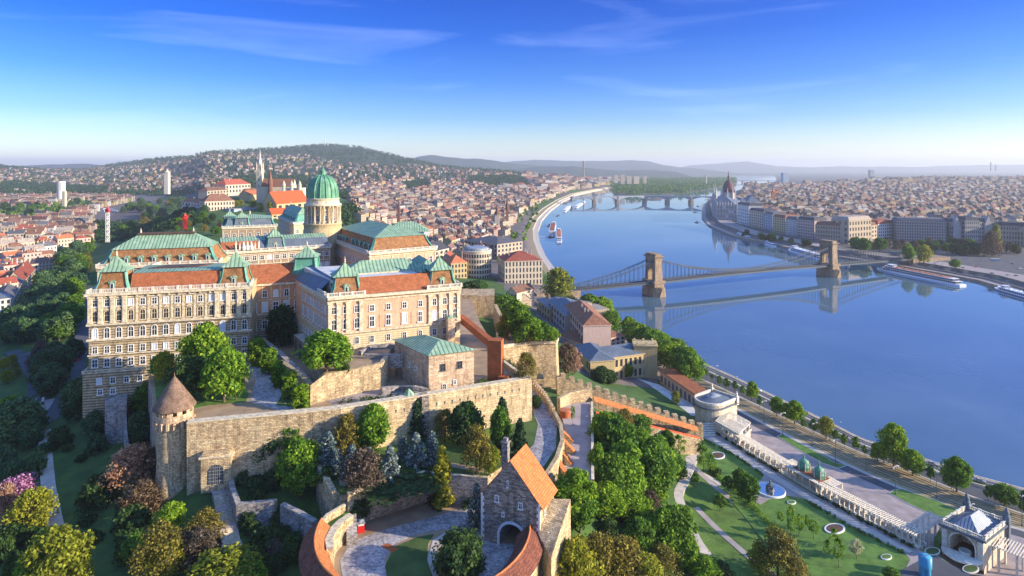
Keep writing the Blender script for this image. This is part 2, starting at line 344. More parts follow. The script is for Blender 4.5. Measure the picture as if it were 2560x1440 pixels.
def _rbf():
    d = np.hypot(_cp[:, None, 0] - _cp[None, :, 0], _cp[:, None, 1] - _cp[None, :, 1]); n = len(_cp)
    A = np.zeros((n + 1, n + 1)); A[:n, :n] = d + np.eye(n) * -.5; A[:n, n] = 1; A[n, :n] = 1
    return np.linalg.solve(A, np.append(_cp[:, 2], 0))
_w = _rbf()
# hill skyline columns: u, skyline v, ridge distance, foot distance
HC = np.array([(-1200,412,4500,2200),(0,417,4500,2400),(60,421,4800,2500),(110,426,5200,2600),(200,427,5200,2600),(245,420,5600,2500),(300,409,6000,2400),(430,394,5500,2200),(480,392,5000,2000),(520,381,4600,1800),(600,378,4700,1800),(700,371,5400,1900),(760,366,6000,2000),(820,362,6300,2100),(900,369,6000,2100),(960,383,5800,2200),(1040,402,5200,2300),(1100,416,4800,2400),(1180,424,4600,2400),(1260,430,4300,2400),(1340,442,4000,2600),(1420,452,3900,2800),(1500,458,4000,3000),(5000,458,4000,3000)], float)
def far_z(X, Y):
    Y = np.maximum(Y, 1); U = CX + F * X / Y
    vr = np.interp(U, HC[:, 0], HC[:, 1]); dr = np.interp(U, HC[:, 0], HC[:, 2]); df = np.interp(U, HC[:, 0], HC[:, 3])
    zr = H - (vr - HOR) / F * dr; base = np.where(U < 500, 24., np.interp(U, [500, 800, 1300, 1400], [40, 22, 12, 8]))
    zr = np.maximum(zr, 9) ; t = np.clip((Y - df) / (dr - df), 0, 1.0); t2 = np.clip((Y - dr) / 2500, 0, 1)
    nz = np.sin(X * .0041 + Y * .0013) * np.sin(Y * .0036 - X * .002) + .5 * np.sin(X * .011 + 2) * np.sin(Y * .009)
    up = t ** 1.25
    z = base + (zr - base) * up + nz * 22 * np.sin(np.pi * np.clip(t, 0, 1)) * np.clip((zr - base) / 200, 0, 1)
    return np.where(t2 > 0, base * .5 + (z - base * .5) * (1 - t2 * t2 * (3 - 2 * t2)), z)
def terr(X, Y):
    X = np.atleast_1d(np.asarray(X, float)); Y = np.atleast_1d(np.asarray(Y, float)); sh = X.shape; x = X.ravel(); y = Y.ravel(); z = np.full(x.shape, _w[-1])
    for i in range(len(_cp)): z = z + _w[i] * np.hypot(x - _cp[i, 0], y - _cp[i, 1])
    U = CX + F * x / np.maximum(y, 1)
    fz = far_z(x, y)
    # old town ridge behind the palace
    cx = np.interp(y, [450, 700, 1200, 1700], [-250, -330, -470, -600]); hh = np.interp(y, [500, 900, 1150, 1500, 1900], [62, 68, 88, 80, 24]); ww = np.interp(y, [500, 1200, 1900], [130, 190, 150])
    g = np.clip(1.45 - np.abs(x - cx) / ww, 0, 1); g = g * g * (3 - 2 * g)
    fz = np.where(y < 1900, fz + (hh - fz) * g * (hh > fz), fz)
    k = np.clip((y - 560) / 240, 0, 1); z = z * (1 - k) + fz * k
    s = sdist(RIV, x, y); s = np.maximum(s, -sdist(ISL, x, y)); s = np.maximum(s, -sdist(ISL2, x, y))
    onisl = (sdist(ISL, x, y) < 0)
    z = np.where(onisl, np.minimum(5, z), z)
    z = np.where(s < 0, np.maximum(s * .5, -6), np.minimum(np.maximum(z, 1.5), (s - np.where(y > 1500, 0, 9)) * np.where(y > 1500, .25, .8)))
    return z.reshape(sh)
us = np.arange(-1300, 3861, 16.); Ds = np.concatenate([110 * 1.028 ** np.arange(0, 176)]); Ds = np.concatenate([[20, 50, 80], Ds, [16000, 22000, 32000, 50000, 80000]])
DD, UU = np.meshgrid(Ds, us, indexing='ij'); XX = (UU - CX) / F * np.maximum(DD, 110); 
ZZ = terr(XX, DD); ZZ[-5:] = 8
nr, nc = DD.shape; vs = np.stack([XX, DD, ZZ], -1).reshape(-1, 3)
idx = np.arange(nr * nc).reshape(nr, nc)
g = MB(); g.v = [tuple(v) for v in vs]; q = np.stack([idx[:-1, :-1], idx[:-1, 1:], idx[1:, 1:], idx[1:, :-1]], -1).reshape(-1, 4)
g.f = q.tolist(); g.m = [0] * len(q); g.s = [True] * len(q)
LAWN = [xy(*p, 13) for p in [(1700, 1120), (1740, 1080), (1800, 1150), (1960, 1390), (2200, 1600), (1850, 1600), (1780, 1440), (1720, 1330), (1700, 1240)]]
CITY = [[xy(*p, 24) for p in [(-1200, 480), (-1200, 1000), (0, 830), (60, 740), (130, 680), (180, 620), (230, 560), (330, 515), (430, 490), (430, 470)]], [xy(*p, 12) for p in [(880, 530), (1330, 510), (1340, 690), (1480, 790), (1640, 900), (1640, 965), (1440, 965), (1330, 790), (1240, 700), (1100, 640)]]]
fc = vs[q].mean(1); cov = np.zeros((len(q), 3)) + (.055, .11, .025)
cityc = np.array((.15, .125, .12)); cov[(fc[:, 0] > 470) & (fc[:, 1] > 700)] = (.10, .10, .105); m_ = (fc[:, 1] > 1000) & (fc[:, 2] < 60)
nzf = np.sin(fc[:, 0] * .013) * np.sin(fc[:, 1] * .009) > .35
cov[m_ & ~nzf] = cityc * .7
for p_ in CITY: cov[sdist(p_, fc[:, 0], fc[:, 1]) < 0] = cityc
cov[(fc[:, 2] > 60) & (fc[:, 1] > 2000)] = (.045, .062, .03)
cov[sdist(LAWN, fc[:, 0], fc[:, 1]) < 0] = (.09, .16, .03)
cov[sdist(ISL, fc[:, 0], fc[:, 1]) < 0] = (.06, .09, .03)
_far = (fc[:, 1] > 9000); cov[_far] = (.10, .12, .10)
g.c = [tuple(c) for c in cov]
tm = N('terrain'); a_ = tm.n('ShaderNodeAttribute', attribute_name='Col').outputs[0]; o_ = tm.co('Object')
tm.set('Base Color', tm.mix(1, a_, tm.ramp(tm.noise(o_, .12, 8, .75), [(.3, (.5, .5, .55)), (.5, (1, 1, 1)), (.7, (1.5, 1.4, 1.1))]), 'MULTIPLY')); tm.set('Roughness', .95); tm.bump(tm.noise(o_, 1.2, 4, .7), .5, .4)
me = g.mesh('ground', tm.mat); ob = bpy.data.objects.new('ground', me); COL.objects.link(ob); struct(ob)
# water
wm = N('water'); o_ = wm.co('Object')
wv = wm.n('ShaderNodeMapping', {0: o_, 'Rotation': (0, 0, .6), 'Scale': (1, .35, 1)}).outputs[0]
n1 = wm.noise(wv, .10, 3, .5); n2 = wm.noise(o_, .012, 4, .6); n3 = wm.noise(wv, .6, 2, .5)
wm.set('Base Color', wm.ramp(n2, [(.3, (.075, .14, .19)), (.7, (.11, .18, .23))])); wm.set('Roughness', .9); wm.b.inputs['Specular IOR Level'].default_value = 0
hgt = wm.mix(.35, n1, n3); wm.set('Normal', wm.n('ShaderNodeBump', {'Height': hgt, 'Strength': .06, 'Distance': .5}).outputs[0])
wgl = wm.n('ShaderNodeBsdfGlossy', {'Color': (.90, .95, 1, 1), 'Roughness': .035}); wnm = wm.b.inputs['Normal'].links[0].from_socket; wm.t.links.new(wnm, wgl.inputs['Normal']); wfr = wm.n('ShaderNodeFresnel', {'IOR': 2.6})
wmx = wm.n('ShaderNodeMixShader', {0: wfr.outputs[0], 1: wm.b.outputs[0], 2: wgl.outputs[0]}); wm.t.links.new(wmx.outputs[0], wm.t.nodes['Material Output'].inputs[0])
w = MB(); w.quad((-2500, 60, 0), (6500, 60, 0), (6500, 14000, 0), (-2500, 14000, 0)); 
ob = bpy.data.objects.new('river_water', w.mesh('river_water', wm.mat)); COL.objects.link(ob); struct(ob)
TERR = []   # built terraces: (polygon, z)
def Gz(x, y):
    z = float(terr(x, y)[0])
    for p, zz in TERR:
        if inside(p, x, y): z = max(z, zz)
    return z
def hit(u, v, dmax=6000):
    """where the ray through pixel (u, v) meets the ground"""
    Dv = 120 * 1.012 ** np.arange(0, 330); X = (u - CX) / F * Dv; zr = H - (v - HOR) / F * Dv; zt = terr(X, Dv)
    for p, zz in TERR: zt = np.where(sdist(p, X, Dv) < 0, np.maximum(zt, zz), zt)
    b = np.nonzero(zr <= zt)[0]
    if len(b) == 0: return None
    i = b[0]
    if i == 0: d = Dv[0]
    else:
        Df = np.linspace(Dv[i - 1], Dv[i], 30); Xf = (u - CX) / F * Df; zf = H - (v - HOR) / F * Df; tf = terr(Xf, Df)
        for p, zz in TERR: tf = np.where(sdist(p, Xf, Df) < 0, np.maximum(tf, zz), tf)
        k = np.nonzero(zf <= tf)[0]; d = Df[k[0]] if len(k) else Dv[i]
    if 0:
        a0 = zr[i - 1] - zt[i - 1]; a1 = zr[i] - zt[i]; t = a0 / max(a0 - a1, 1e-6); d = Dv[i - 1] + (Dv[i] - Dv[i - 1]) * (t if zt[i] - zt[i - 1] < 3 else 1)
    x = (u - CX) / F * d; return Vector((x, d, Gz(x, d)))
# ---------------------------------------------------------------- building kit
def arc(w, h, n=8, x0=0, z0=0):
    """arched outline, width w, height h (semi-elliptic head of height w/2*)"""
    r = w / 2; hh = h - r; pts = [(x0 - r, z0), (x0 + r, z0)]
    for i in range(n + 1):
        a = math.pi * i / n; pts.append((x0 + r * math.cos(a), z0 + hh + r * math.sin(a)))
    return pts
def _ring(m, outer, inner, y0, y1, mat=0):
    n = len(outer); vo = [(x, y0, z) for x, z in outer]; vi = [(x, y0, z) for x, z in inner]; bo = [(x, y1, z) for x, z in outer]; bi = [(x, y1, z) for x, z in inner]
    fs = []
    for i in range(n):
        j = (i + 1) % n; fs += [(i, j, n + j, n + i), (2 * n + i, 2 * n + j, j, i), (n + i, n + j, 3 * n + j, 3 * n + i)]
    m.add(vo + vi + bo + bi, fs, mat)
WP = {}
def _mk_window(kind, w, h, frame='frame_white', pane='glass', hood=False, fw=.26, arch=False, cross=True):
    m = MB(); o = arc(w + 2 * fw, h + fw, 8) if arch else [(-w / 2 - fw, 0), (w / 2 + fw, 0), (w / 2 + fw, h + fw), (-w / 2 - fw, h + fw)]
    i = arc(w, h, 8) if arch else [(-w / 2, 0), (w / 2, 0), (w / 2, h), (-w / 2, h)]
    _ring(m, o, i, -.22, 0)
    m.box(0, -.2, -.28, w + 2 * fw + .3, .5, .28)
    if cross: m.box(0, -.07, 0, .14, .08, h - .05); m.box(0, -.07, h * .55, w, .08, .14)
    if hood: m.add([(-w / 2 - fw - .3, -.55, h + fw + .15), (w / 2 + fw + .3, -.55, h + fw + .15), (0, -.55, h + fw + .95), (-w / 2 - fw - .3, .02, h + fw + .15), (w / 2 + fw + .3, .02, h + fw + .15), (0, .02, h + fw + .95)], [(0, 1, 2), (0, 3, 4, 1), (1, 4, 5, 2), (2, 5, 3, 0)])
    fm = m.mesh('window', MT[frame]); p = MB(); p.add([(x, -.04, z) for x, z in i], [tuple(range(len(i)))]); WP[kind] = (fm, p.mesh('pane', MT[pane]), w, h)
_mk_window('arch', 1.7, 3.9, arch=True); _mk_window('arch_hood', 1.7, 3.9, arch=True, hood=True, frame='trim'); _mk_window('sq', 1.6, 2.4); _mk_window('sq_hood', 1.7, 3.3, hood=True)
_mk_window('sq_pale', 1.6, 2.4, pane='glass_pale'); _mk_window('arch_pale', 1.7, 3.9, arch=True, pane='glass_pale'); _mk_window('small', 1.1, 1.5); _mk_window('house', 1.1, 1.7, fw=.16); _mk_window('plainw', 1.3, 2.0, fw=.1, frame='trim'); _mk_window('round', 1.6, 1.9, arch=True)
_mk_window('iron', 1.2, 2.2, fw=.12, frame='iron')
def win(parent, x, y, z, ang, kind, w=None, h=None, name='window'):
    f, p, w0, h0 = WP[kind]; o = bpy.data.objects.new(name, f); COL.objects.link(o); o.parent = parent; b = wpos(parent)
    o.location = (x - b[0], y - b[1], z - b[2]); o.rotation_euler = (0, 0, ang); o.scale = ((w or w0) / w0, 1, (h or h0) / h0)
    q = bpy.data.objects.new('pane', p); COL.objects.link(q); q.parent = o; return o
class Fac:
    """one wall plane from p0 to p1 (left to right seen from outside)"""
    def __init__(s, p0, p1):
        s.p0 = Vector(p0[:2]); s.p1 = Vector(p1[:2]); s.d = s.p1 - s.p0; s.L = s.d.length; s.d.normalize(); s.n = Vector((s.d.y, -s.d.x)); s.a = math.atan2(s.d.y, s.d.x)
    def at(s, x, out=0): p = s.p0 + s.d * x + s.n * out; return p
    def band(s, m, z, h, pr, mat=0, x0=0, x1=None, e=0):
        x1 = s.L if x1 is None else x1; c = s.at((x0 + x1) / 2, pr / 2 - .05); m.box(c.x, c.y, z, x1 - x0 + 2 * e, pr + .1, h, s.a, mat)
    def pil(s, m, x, z0, z1, w=.9, pr=.35, mat=0, cap=True):
        c = s.at(x, pr / 2 - .02); m.box(c.x, c.y, z0, w, pr + .04, z1 - z0, s.a, mat)
        if cap:
            for zz, hh in ((z1 - .9, .9), (z0, .8)):
                c = s.at(x, pr / 2 + .06); m.box(c.x, c.y, zz, w + .4, pr + .26, hh, s.a, mat)
    def wins(s, par, xs, z, kind, w=None, h=None, skip=()):
        for i, x in enumerate(xs):
            if i in skip: continue
            c = s.at(x, .02); k = kind
            if k in ('sq', 'arch') and random.random() < .13: k += '_pale'
            win(par, c.x, c.y, z, s.a, k, w, h)
    def xs(s, n, x0=0, x1=None):
        x1 = s.L if x1 is None else x1; return [x0 + (i + .5) / n * (x1 - x0) for i in range(n)]
def balustrade(m, pts, z, h=1.5, sp=4.4, closed=False, mat=0):
    pts = [Vector(p[:2]) for p in pts]
    if closed: pts = pts + [pts[0]]
    for a, b in zip(pts[:-1], pts[1:]):
        L = (b - a).length; d = (b - a) / L; an = math.atan2(d.y, d.x); c = (a + b) / 2
        m.box(c.x, c.y, z, L, .6, .35, an, mat); m.box(c.x, c.y, z + h - .28, L, .55, .28, an, mat)
        n = max(1, round(L / sp))
        for i in range(n + 1): p = a + d * L * i / n; m.box(p.x, p.y, z, 1.0, .8, h + .12, an, mat)
        k = int(L / .62)
        for i in range(k): p = a + d * (i + .5) * L / k; m.box(p.x, p.y, z + .35, .26, .26, h - .6, an, mat)
def inset(poly, d):
    n = len(poly); a = sum(poly[i][0] * poly[(i + 1) % n][1] - poly[(i + 1) % n][0] * poly[i][1] for i in range(n)); sg = 1 if a > 0 else -1; ls = []
    for i in range(n):
        p = Vector(poly[i][:2]); q = Vector(poly[(i + 1) % n][:2]); t = (q - p).normalized(); nn = Vector((-t.y, t.x)) * sg; dd = d[i] if hasattr(d, '__len__') else d
        ls.append((p + nn * dd, t))
    out = []
    for i in range(n):
        p, t = ls[i - 1]; q, s = ls[i]; den = t.x * s.y - t.y * s.x; k = ((q.x - p.x) * s.y - (q.y - p.y) * s.x) / den; out.append((p.x + t.x * k, p.y + t.y * k))
    return out
def frustum(m, lo, z0, hi, z1, mat=0, top=None):
    n = len(lo); vs = [(p[0], p[1], z0) for p in lo] + [(p[0], p[1], z1) for p in hi]
    m.add(vs, [(i, (i + 1) % n, n + (i + 1) % n, n + i) for i in range(n)], mat)
    if top is not None: m.add(vs[n:], [tuple(range(n))], top)
def hip(m, poly, z0, z1, mat=0, long_axis=None, k=.5, over=0):
    """hipped roof on a quadrilateral"""
    if over: poly = inset(poly, -over)
    p = [Vector((q[0], q[1], z0)) for q in poly]; e0 = (p[1] - p[0]).length; e1 = (p[2] - p[1]).length
    ax = (e0 >= e1) if long_axis is None else long_axis
    if not ax: p = p[1:] + p[:1]; e0, e1 = e1, e0
    a = (p[0] + p[3]) / 2; b = (p[1] + p[2]) / 2; t = (b - a).normalized(); r = min(e1 * k, (b - a).length * .5 - .01)
    ra = a + t * r; rb = b - t * r; ra.z = rb.z = z1
    m.add([*p, ra, rb], [(0, 1, 5, 4), (1, 2, 5), (2, 3, 4, 5), (3, 0, 4)], mat); return ra, rb
def gable(m, poly, z0, z1, mat=0, wall=None, long_axis=None, over=.4):
    e0 = (Vector(poly[1][:2]) - Vector(poly[0][:2])).length; e1 = (Vector(poly[2][:2]) - Vector(poly[1][:2])).length
    ax = (e0 >= e1) if long_axis is None else long_axis
    if not ax: poly = list(poly[1:]) + list(poly[:1])
    p = [Vector((q[0], q[1], z0)) for q in poly]; a = (p[0] + p[3]) / 2; b = (p[1] + p[2]) / 2; a.z = b.z = z1
    if wall is not None: m.add([*p, a, b], [(3, 0, 4), (1, 2, 5)], wall)
    t = (b - a).normalized() * over; s = (p[3] - p[0]).normalized() * over; dz = Vector((0, 0, (z1 - z0) / max((p[3] - p[0]).length / 2, .1) * over)); u = Vector((0, 0, .12))
    q = [p[0] - t - s - dz + u, p[1] + t - s - dz + u, p[2] + t + s - dz + u, p[3] - t + s - dz + u]; a = a - t + u; b = b + t + u
    m.add([*q, a, b], [(0, 1, 5, 4), (2, 3, 4, 5)], mat)
    return a, b
def dormer(parent, x, y, z, ang, w=2.0, h=2.6, dep=2.6, wall='copper_plain', roof='copper'):
    m = MB(); ca, sa = math.cos(ang), math.sin(ang)
    def T(a, b, c): return (x + a * ca - b * sa, y + a * sa + b * ca, z + c)
    hw = w / 2; m.add([T(-hw, 0, 0), T(hw, 0, 0), T(hw, 0, h), T(-hw, 0, h), T(-hw, dep, 0), T(hw, dep, 0), T(hw, dep, h), T(-hw, dep, h)], [(0, 1, 2, 3), (1, 5, 6, 2), (4, 0, 3, 7)], 0)
    n = 6; pr = [(-hw - .3, h)] + [((hw + .3) * -math.cos(math.pi * i / n), h + .2 + .75 * math.sin(math.pi * i / n)) for i in range(n + 1)] + [(hw + .3, h)]
    vs = [T(a, -.35, c) for a, c in pr] + [T(a, dep, c) for a, c in pr]; k = len(pr); m.add(vs, [tuple(range(k))] + [(i, i + 1, k + i + 1, k + i) for i in range(k - 1)], 1)
    d = m.obj('dormer', [MT[wall], MT[roof]], parent)
    q = MB(); q.box(*T(0, -.08, .5)[:2], z + .45, w * .62, .16, h - .65, ang); q.obj('frame', MT['frame_white'], d)
    q = MB(); q.box(*T(0, -.18, .5)[:2], z + .65, w * .40, .06, h - 1.0, ang); q.obj('pane', MT['glass'], d); return d
def finial(m, x, y, z, s=1.0, mat=0):
    m.lathe(x, y, [(.05 * s, z - .1), (.45 * s, z), (.5 * s, z + .4 * s), (.2 * s, z + .7 * s), (.42 * s, z + 1.2 * s), (.15 * s, z + 1.7 * s), (.02, z + 2.8 * s)], 8, mat)
def pavilion(root, poly, z0, z1, ins, za, dorm=(), over=.9, low='brown_tiles', dw=2.2, dh=3.0):
    """steep tiled mansard block with copper hips and a flared copper pyramid"""
    hi = inset(poly, ins); n = len(poly); c = Vector((sum(p[0] for p in poly) / n, sum(p[1] for p in poly) / n)); m = MB()
    mid = [tuple(Vector(a) * .35 + Vector(b) * .65) for a, b in zip(poly, hi)]; zm = z0 + (z1 - z0) * .45
    frustum(m, poly, z0, mid, zm); frustum(m, mid, zm, hi, z1); m.obj('mansard_roof', MT[low], root)
    m = MB()
    for i in range(n):
        m = MB(); a, b, d = Vector((*poly[i][:2], z0)), Vector((*mid[i], zm)), Vector((*hi[i], z1)); o = (Vector((a.x, a.y, 0)) - Vector((c.x, c.y, 0))).normalized() * .15
        m.beam(a + o, b + o, 1.3, .3); m.beam(b + o, d + o, 1.1, .3); m.obj('hip_flashing', MT['copper_plain'], root)
    m = MB(); e = inset(hi, -over); e2 = inset(hi, ins * .25); frustum(m, hi, z1 - .3, e, z1 + .1); ze = z1 + (za - z1) * .35
    frustum(m, e, z1 + .1, inset(hi, (over) * .6), z1 + (za - z1) * .25)
    q = inset(hi, (over) * .6)
    for i in range(n): m.tri((*q[i], z1 + (za - z1) * .25), (*q[(i + 1) % n], z1 + (za - z1) * .25), (c.x, c.y, za))
    m.obj('cap_roof', MT['copper'], root)
    m = MB(); finial(m, c.x, c.y, za - .2, 1.0); m.obj('finial', MT['trim'], root)
    for i in dorm:
        p, q = Vector(poly[i][:2]), Vector(poly[(i + 1) % n][:2]); f = Fac(p, q); cc = f.at(f.L / 2, -.6); dormer(root, cc.x, cc.y, z0 + .6, f.a, dw, dh, 3.0)
def chimney(root, x, y, z0, z1, s=1.0, mat='trim'):
    m = MB(); m.box(x, y, z0, s, s * .8, z1 - z0); m.box(x, y, z1, s * 1.25, s * 1.05, .25); m.obj('chimney', MT[mat], root)
# ================================================================ PALACE
GRP = 'wings of the domed palace'
def Z(v, D): return H - (v - HOR) / F * D
# ---- south-west wing
f0, f1 = P(222, 735, 93.5), P(625, 716, 93.5); fw = Fac(f0, f1); nb = -fw.n
b0 = Vector((f0.x, f0.y)) + nb * 76 + fw.d * 6; b1 = Vector((f1.x, f1.y)) + nb * 62
W1 = thing('palace_wing', 'long cream palace wing with copper corner pavilions above the round tower', 'building', (f0.x + 20, f0.y + 10, 40), GRP)
poly = [tuple(f0[:2]), tuple(f1[:2]), tuple(b1), tuple(b0)]
m = MB(); m.prism(poly, 80.3, 93.6, 0); m.prism(poly, 30, 80.3, 1); m.obj('wall', [MT['palace'], MT['palace_rustic']], W1)
m = MB()
bl = Vector(f0[:2]) + (-fw.d) * 1.5 + fw.n * 2.0; br = fw.at(28, 2.0); pod = [tuple(bl), tuple(br), tuple(fw.at(28, -6)), tuple(Vector(f0[:2]) - fw.d * 1.5 + nb * 60)]
m.prism(pod, 24, 61.0, 0); m.obj('podium', MT['palace_rustic'], W1)
m = MB(); balustrade(m, [fw.at(-1.3, -50), fw.at(-1.3, 1.8), fw.at(28, 1.8)], 61.0, 1.3, 5); m.obj('terrace_balustrade', MT['trim'], W1)
m = MB(); L = fw.L
for (z, h, p_) in ((92.6, 1.0, 1.4), (91.4, .5, .5), (80.2, .9, .8), (73.9, .8, .7), (67.6, .5, .4), (87.3, .25, .25)):
    fw.band(m, z, h, p_, 0, e=p_)
    Fac(b0, f0).band(m, z, h, p_ * .98, 0, e=.0)
xs = fw.xs(14)
for i in range(15):
    x = (i / 14) * L; x = min(max(x, .6), L - .6)
    fw.pil(m, x, 81.1, 92.4, 1.5 if i in (0, 1, 2, 3, 11, 12, 13, 14) else .8, .9 if i < 4 or i > 10 else .3)
for x in [i * 4 + 2 for i in range(15)]: fw.band(m, 91.9, .6, 1.1, 0, x - .3, x + .3)
m.obj('cornice', MT['trim'], W1)
fw.wins(W1, xs, 88.1, 'sq', 1.7, 2.6); fw.wins(W1, xs, 81.9, 'arch_hood', 1.8, 4.1); fw.wins(W1, xs, 74.9, 'arch', 1.8, 4.2); fw.wins(W1, xs, 68.7, 'sq', 1.7, 2.6); fw.wins(W1, xs, 63.0, 'sq', 1.8, 3.0)
pf = Fac(pod[0], pod[1])
pf.wins(W1, [6, 11, 16, 21], 56.5, 'sq', 1.6, 2.3); pf.wins(W1, [6.3, 11], 52.2, 'small', 1.5, 2.0)
sf = Fac(b0, f0)
sf.wins(W1, sf.xs(8, 20), 88.1, 'sq'); sf.wins(W1, sf.xs(8, 20), 81.9, 'arch')
m = MB(); balustrade(m, [sf.at(0, .3), fw.at(-.3, .6), fw.at(L + .3, .6), fw.at(L, -8)], 93.7, 1.7, 4.75); m.obj('balustrade', MT['trim_white'], W1)
# pavilions
pw = 13.2
for x0, x1 in ((1.2, 1.2 + pw), (L - 13.4, L - .6)):
    pq = [tuple(fw.at(x0, -1.4)), tuple(fw.at(x1, -1.4)), tuple(fw.at(x1, -13)), tuple(fw.at(x0, -13))]; pavilion(W1, pq, 93.7, 101.8, 2.1, 108.2, (0,), 1.2)
m = MB(); a, b, c, d = fw.at(x0 - 34.0, -1.8), fw.at(x0 + .5, -1.8), fw.at(x0 + .5, -4.6), fw.at(x0 - 34.0, -4.6)
m.quad((*a, 93.7), (*b, 93.7), (*c, 100.6), (*d, 100.6)); m.obj('front_roof', MT['terracotta'], W1)
m = MB(); e, g_ = fw.at(x0 + .5, -11), fw.at(x0 - 34, -11); m.quad((*d, 100.7), (*c, 100.7), (*e, 100.9), (*g_, 100.9))
h1, h2 = fw.at(L - 4, -58), fw.at(4, -62); m.quad((*g_, 100.9), (*e, 100.9), (*h1, 95.6), (*h2, 95.6))
qq = inset(poly, 9); m.prism(qq, 92, 95.0, 0); m.obj('flat_roof', MT['copper'], W1)
m = MB(); zk = lambda y: 100.9 - (y - 11) * 5.3 / 48 + .5; sk = [(16, 20), (37, 20), (37, 50), (16, 50)]; m.prism([tuple(fw.at(a, -b)) for a, b in sk], [zk(b) - 1.2 for a, b in sk], [zk(b) for a, b in sk]); m.obj('skylight', MT['glass_roof'], W1)
# ---- recessed link
z2 = 91.0; g0, g1 = P(626, 712, z2), P(756, 703, z2); g0 = Vector(g0); g1 = Vector(g1); lf = Fac(fw.at(L - .2, -14), g1)
lf = Fac((g0.x - 1, g0.y), g1); W2 = thing('palace_wing', 'recessed pink brick palace wing in the inner corner of the two front wings', 'building', (g0.x + 10, g0.y + 4, 55), GRP)
po = [tuple(lf.at(0)), tuple(lf.at(lf.L + 4)), tuple(lf.at(lf.L + 4, -16)), tuple(lf.at(0, -16))]
m = MB(); m.prism(po, 45, 76.5, 1); m.prism(po, 76.5, z2, 0); m.obj('wall', [MT['palace_pink'], MT['palace_rustic']], W2)
m = MB(); [lf.band(m, z, h, p_) for z, h, p_ in ((90.2, .8, 1.0), (83.2, .4, .3), (76.3, .6, .5))]; [lf.pil(m, x, 77, 90, .5, .15, cap=False) for x in lf.xs(6)]; m.obj('cornice', MT['trim'], W2)
x5 = lf.xs(5); lf.wins(W2, x5, 84.6, 'arch', 1.8, 3.3); lf.wins(W2, x5, 78.0, 'sq', 2.1, 4.1); lf.wins(W2, x5, 69.8, 'arch', 1.9, 4.0)
m = MB(); r0, r1, r2, r3 = lf.at(-1, .5), lf.at(lf.L + 5, .5), lf.at(lf.L + 5, -8), lf.at(-1, -8); m.quad((*r0, z2 + .1), (*r1, z2 + .1), (*r2, 99), (*r3, 99)); m.obj('roof', MT['terracotta'], W2)
m = MB(); r4, r5 = lf.at(lf.L + 5, -16), lf.at(-1, -16); m.quad((*r3, 99), (*r2, 99), (*r4, 96), (*r5, 96)); m.obj('rear_roof', MT['copper'], W2)
pc = lf.at(lf.L + 3, -6); pq = [tuple(Vector(pc) + Vector(o)) for o in ((-6, -6), (6, -4), (4, 8), (-8, 6))]; pavilion(W2, pq, 92, 102, 1.6, 107.5, (), 1.4, 'copper_plain')
# ---- south-east wing
z3 = 92.0; k0, k1, k2 = P(820, 744, z3), P(1150, 717, z3), P(755, 708, z3); ff = Fac(k0, k1); sl = Fac((k2.x, k2.y), (k0.x, k0.y))
bk = ff.at(ff.L, -44); bl = Vector((k2.x, k2.y)) + sl.d * -16
W3 = thing('palace_wing', 'salmon palace wing with two copper pavilions behind the ruined terrace', 'building', (k0.x + 20, k0.y + 15, 60), GRP)
po3 = [tuple(ff.at(0)), tuple(ff.at(ff.L)), tuple(bk), tuple(bl)]
m = MB(); m.prism(po3, 76.4, z3, 0); m.prism(po3, 45, 76.4, 1); m.obj('wall', [MT['palace_salmon'], MT['palace_cream']], W3)
m = MB(); L3 = ff.L
for z, h, p_ in ((91.0, 1.1, 1.3), (89.6, .7, .35), (76.2, .8, .6), (70.4, .3, .2)): ff.band(m, z, h, p_, e=.3); sl.band(m, z, h, p_ * .97)
pL, pR = L3 * .235, L3 * .75
for x in [.8, 4.2, 8.0, pL] + [pR + .4, pR + 5.1, pR + 9.8, L3 - .8]: ff.pil(m, x, 77.0, 89.8, 1.5, .6)
m.obj('cornice', MT['trim'], W3)
for a_, b_, n_ in ((0, pL + .6, 3), (pL + 1, pR - .5, 4), (pR, L3, 3)):
    xx = ff.xs(n_, a_, b_); mid_ = n_ == 4
    ff.wins(W3, xx, 84.9, 'sq' if mid_ else 'arch', 1.7, 2.4 if mid_ else 2.9); ff.wins(W3, xx, 78.3, 'sq' if mid_ else 'arch', 1.8, 4.2); ff.wins(W3, xx, 71.6, 'arch', 1.5, 2.8)
m = MB()
for x in [pL + 3.2 + i * 4.6 for i in range(6)]:
    if x < pR - 2: ff.band(m, 77.6, 5.4, .12, 0, x - .2, x + .2)
m.obj('panel_strip', MT['palace_pink'], W3)
xs9 = sl.xs(9, 0, sl.L - 1); sl.wins(W3, xs9, 84.9, 'sq', 1.5, 2.8); sl.wins(W3, xs9, 78.3, 'sq', 1.5, 3.8); sl.wins(W3, xs9, 70.5, 'arch', 1.4, 2.6)
m = MB(); balustrade(m, [sl.at(sl.L - 12, .4), ff.at(-.3, .5), ff.at(pL + 1.4, .5)], z3 + .1, 1.7, 4.6); balustrade(m, [ff.at(pR - .6, .5), ff.at(L3 + .3, .5), ff.at(L3, -14)], z3 + .1, 1.7, 4.6); m.obj('balustrade', MT['trim_white'], W3)
for x0, x1 in ((1.4, pL + .6), (pR + .2, L3 - 1.2)):
    pavilion(W3, [tuple(ff.at(x0, -1.4)), tuple(ff.at(x1, -1.4)), tuple(ff.at(x1, -13)), tuple(ff.at(x0, -13))], z3 + .1, 99.6, 1.9, 105.2, (0,) if x0 > 5 else (0, 3), 1.3)
m = MB(); a, b, c, d = ff.at(pL - 1, -.4), ff.at(pR + 1.5, -.4), ff.at(pR + 1.5, -4.4), ff.at(pL - 1, -4.4); m.quad((*a, z3 + .15), (*b, z3 + .15), (*c, 98.7), (*d, 98.7))
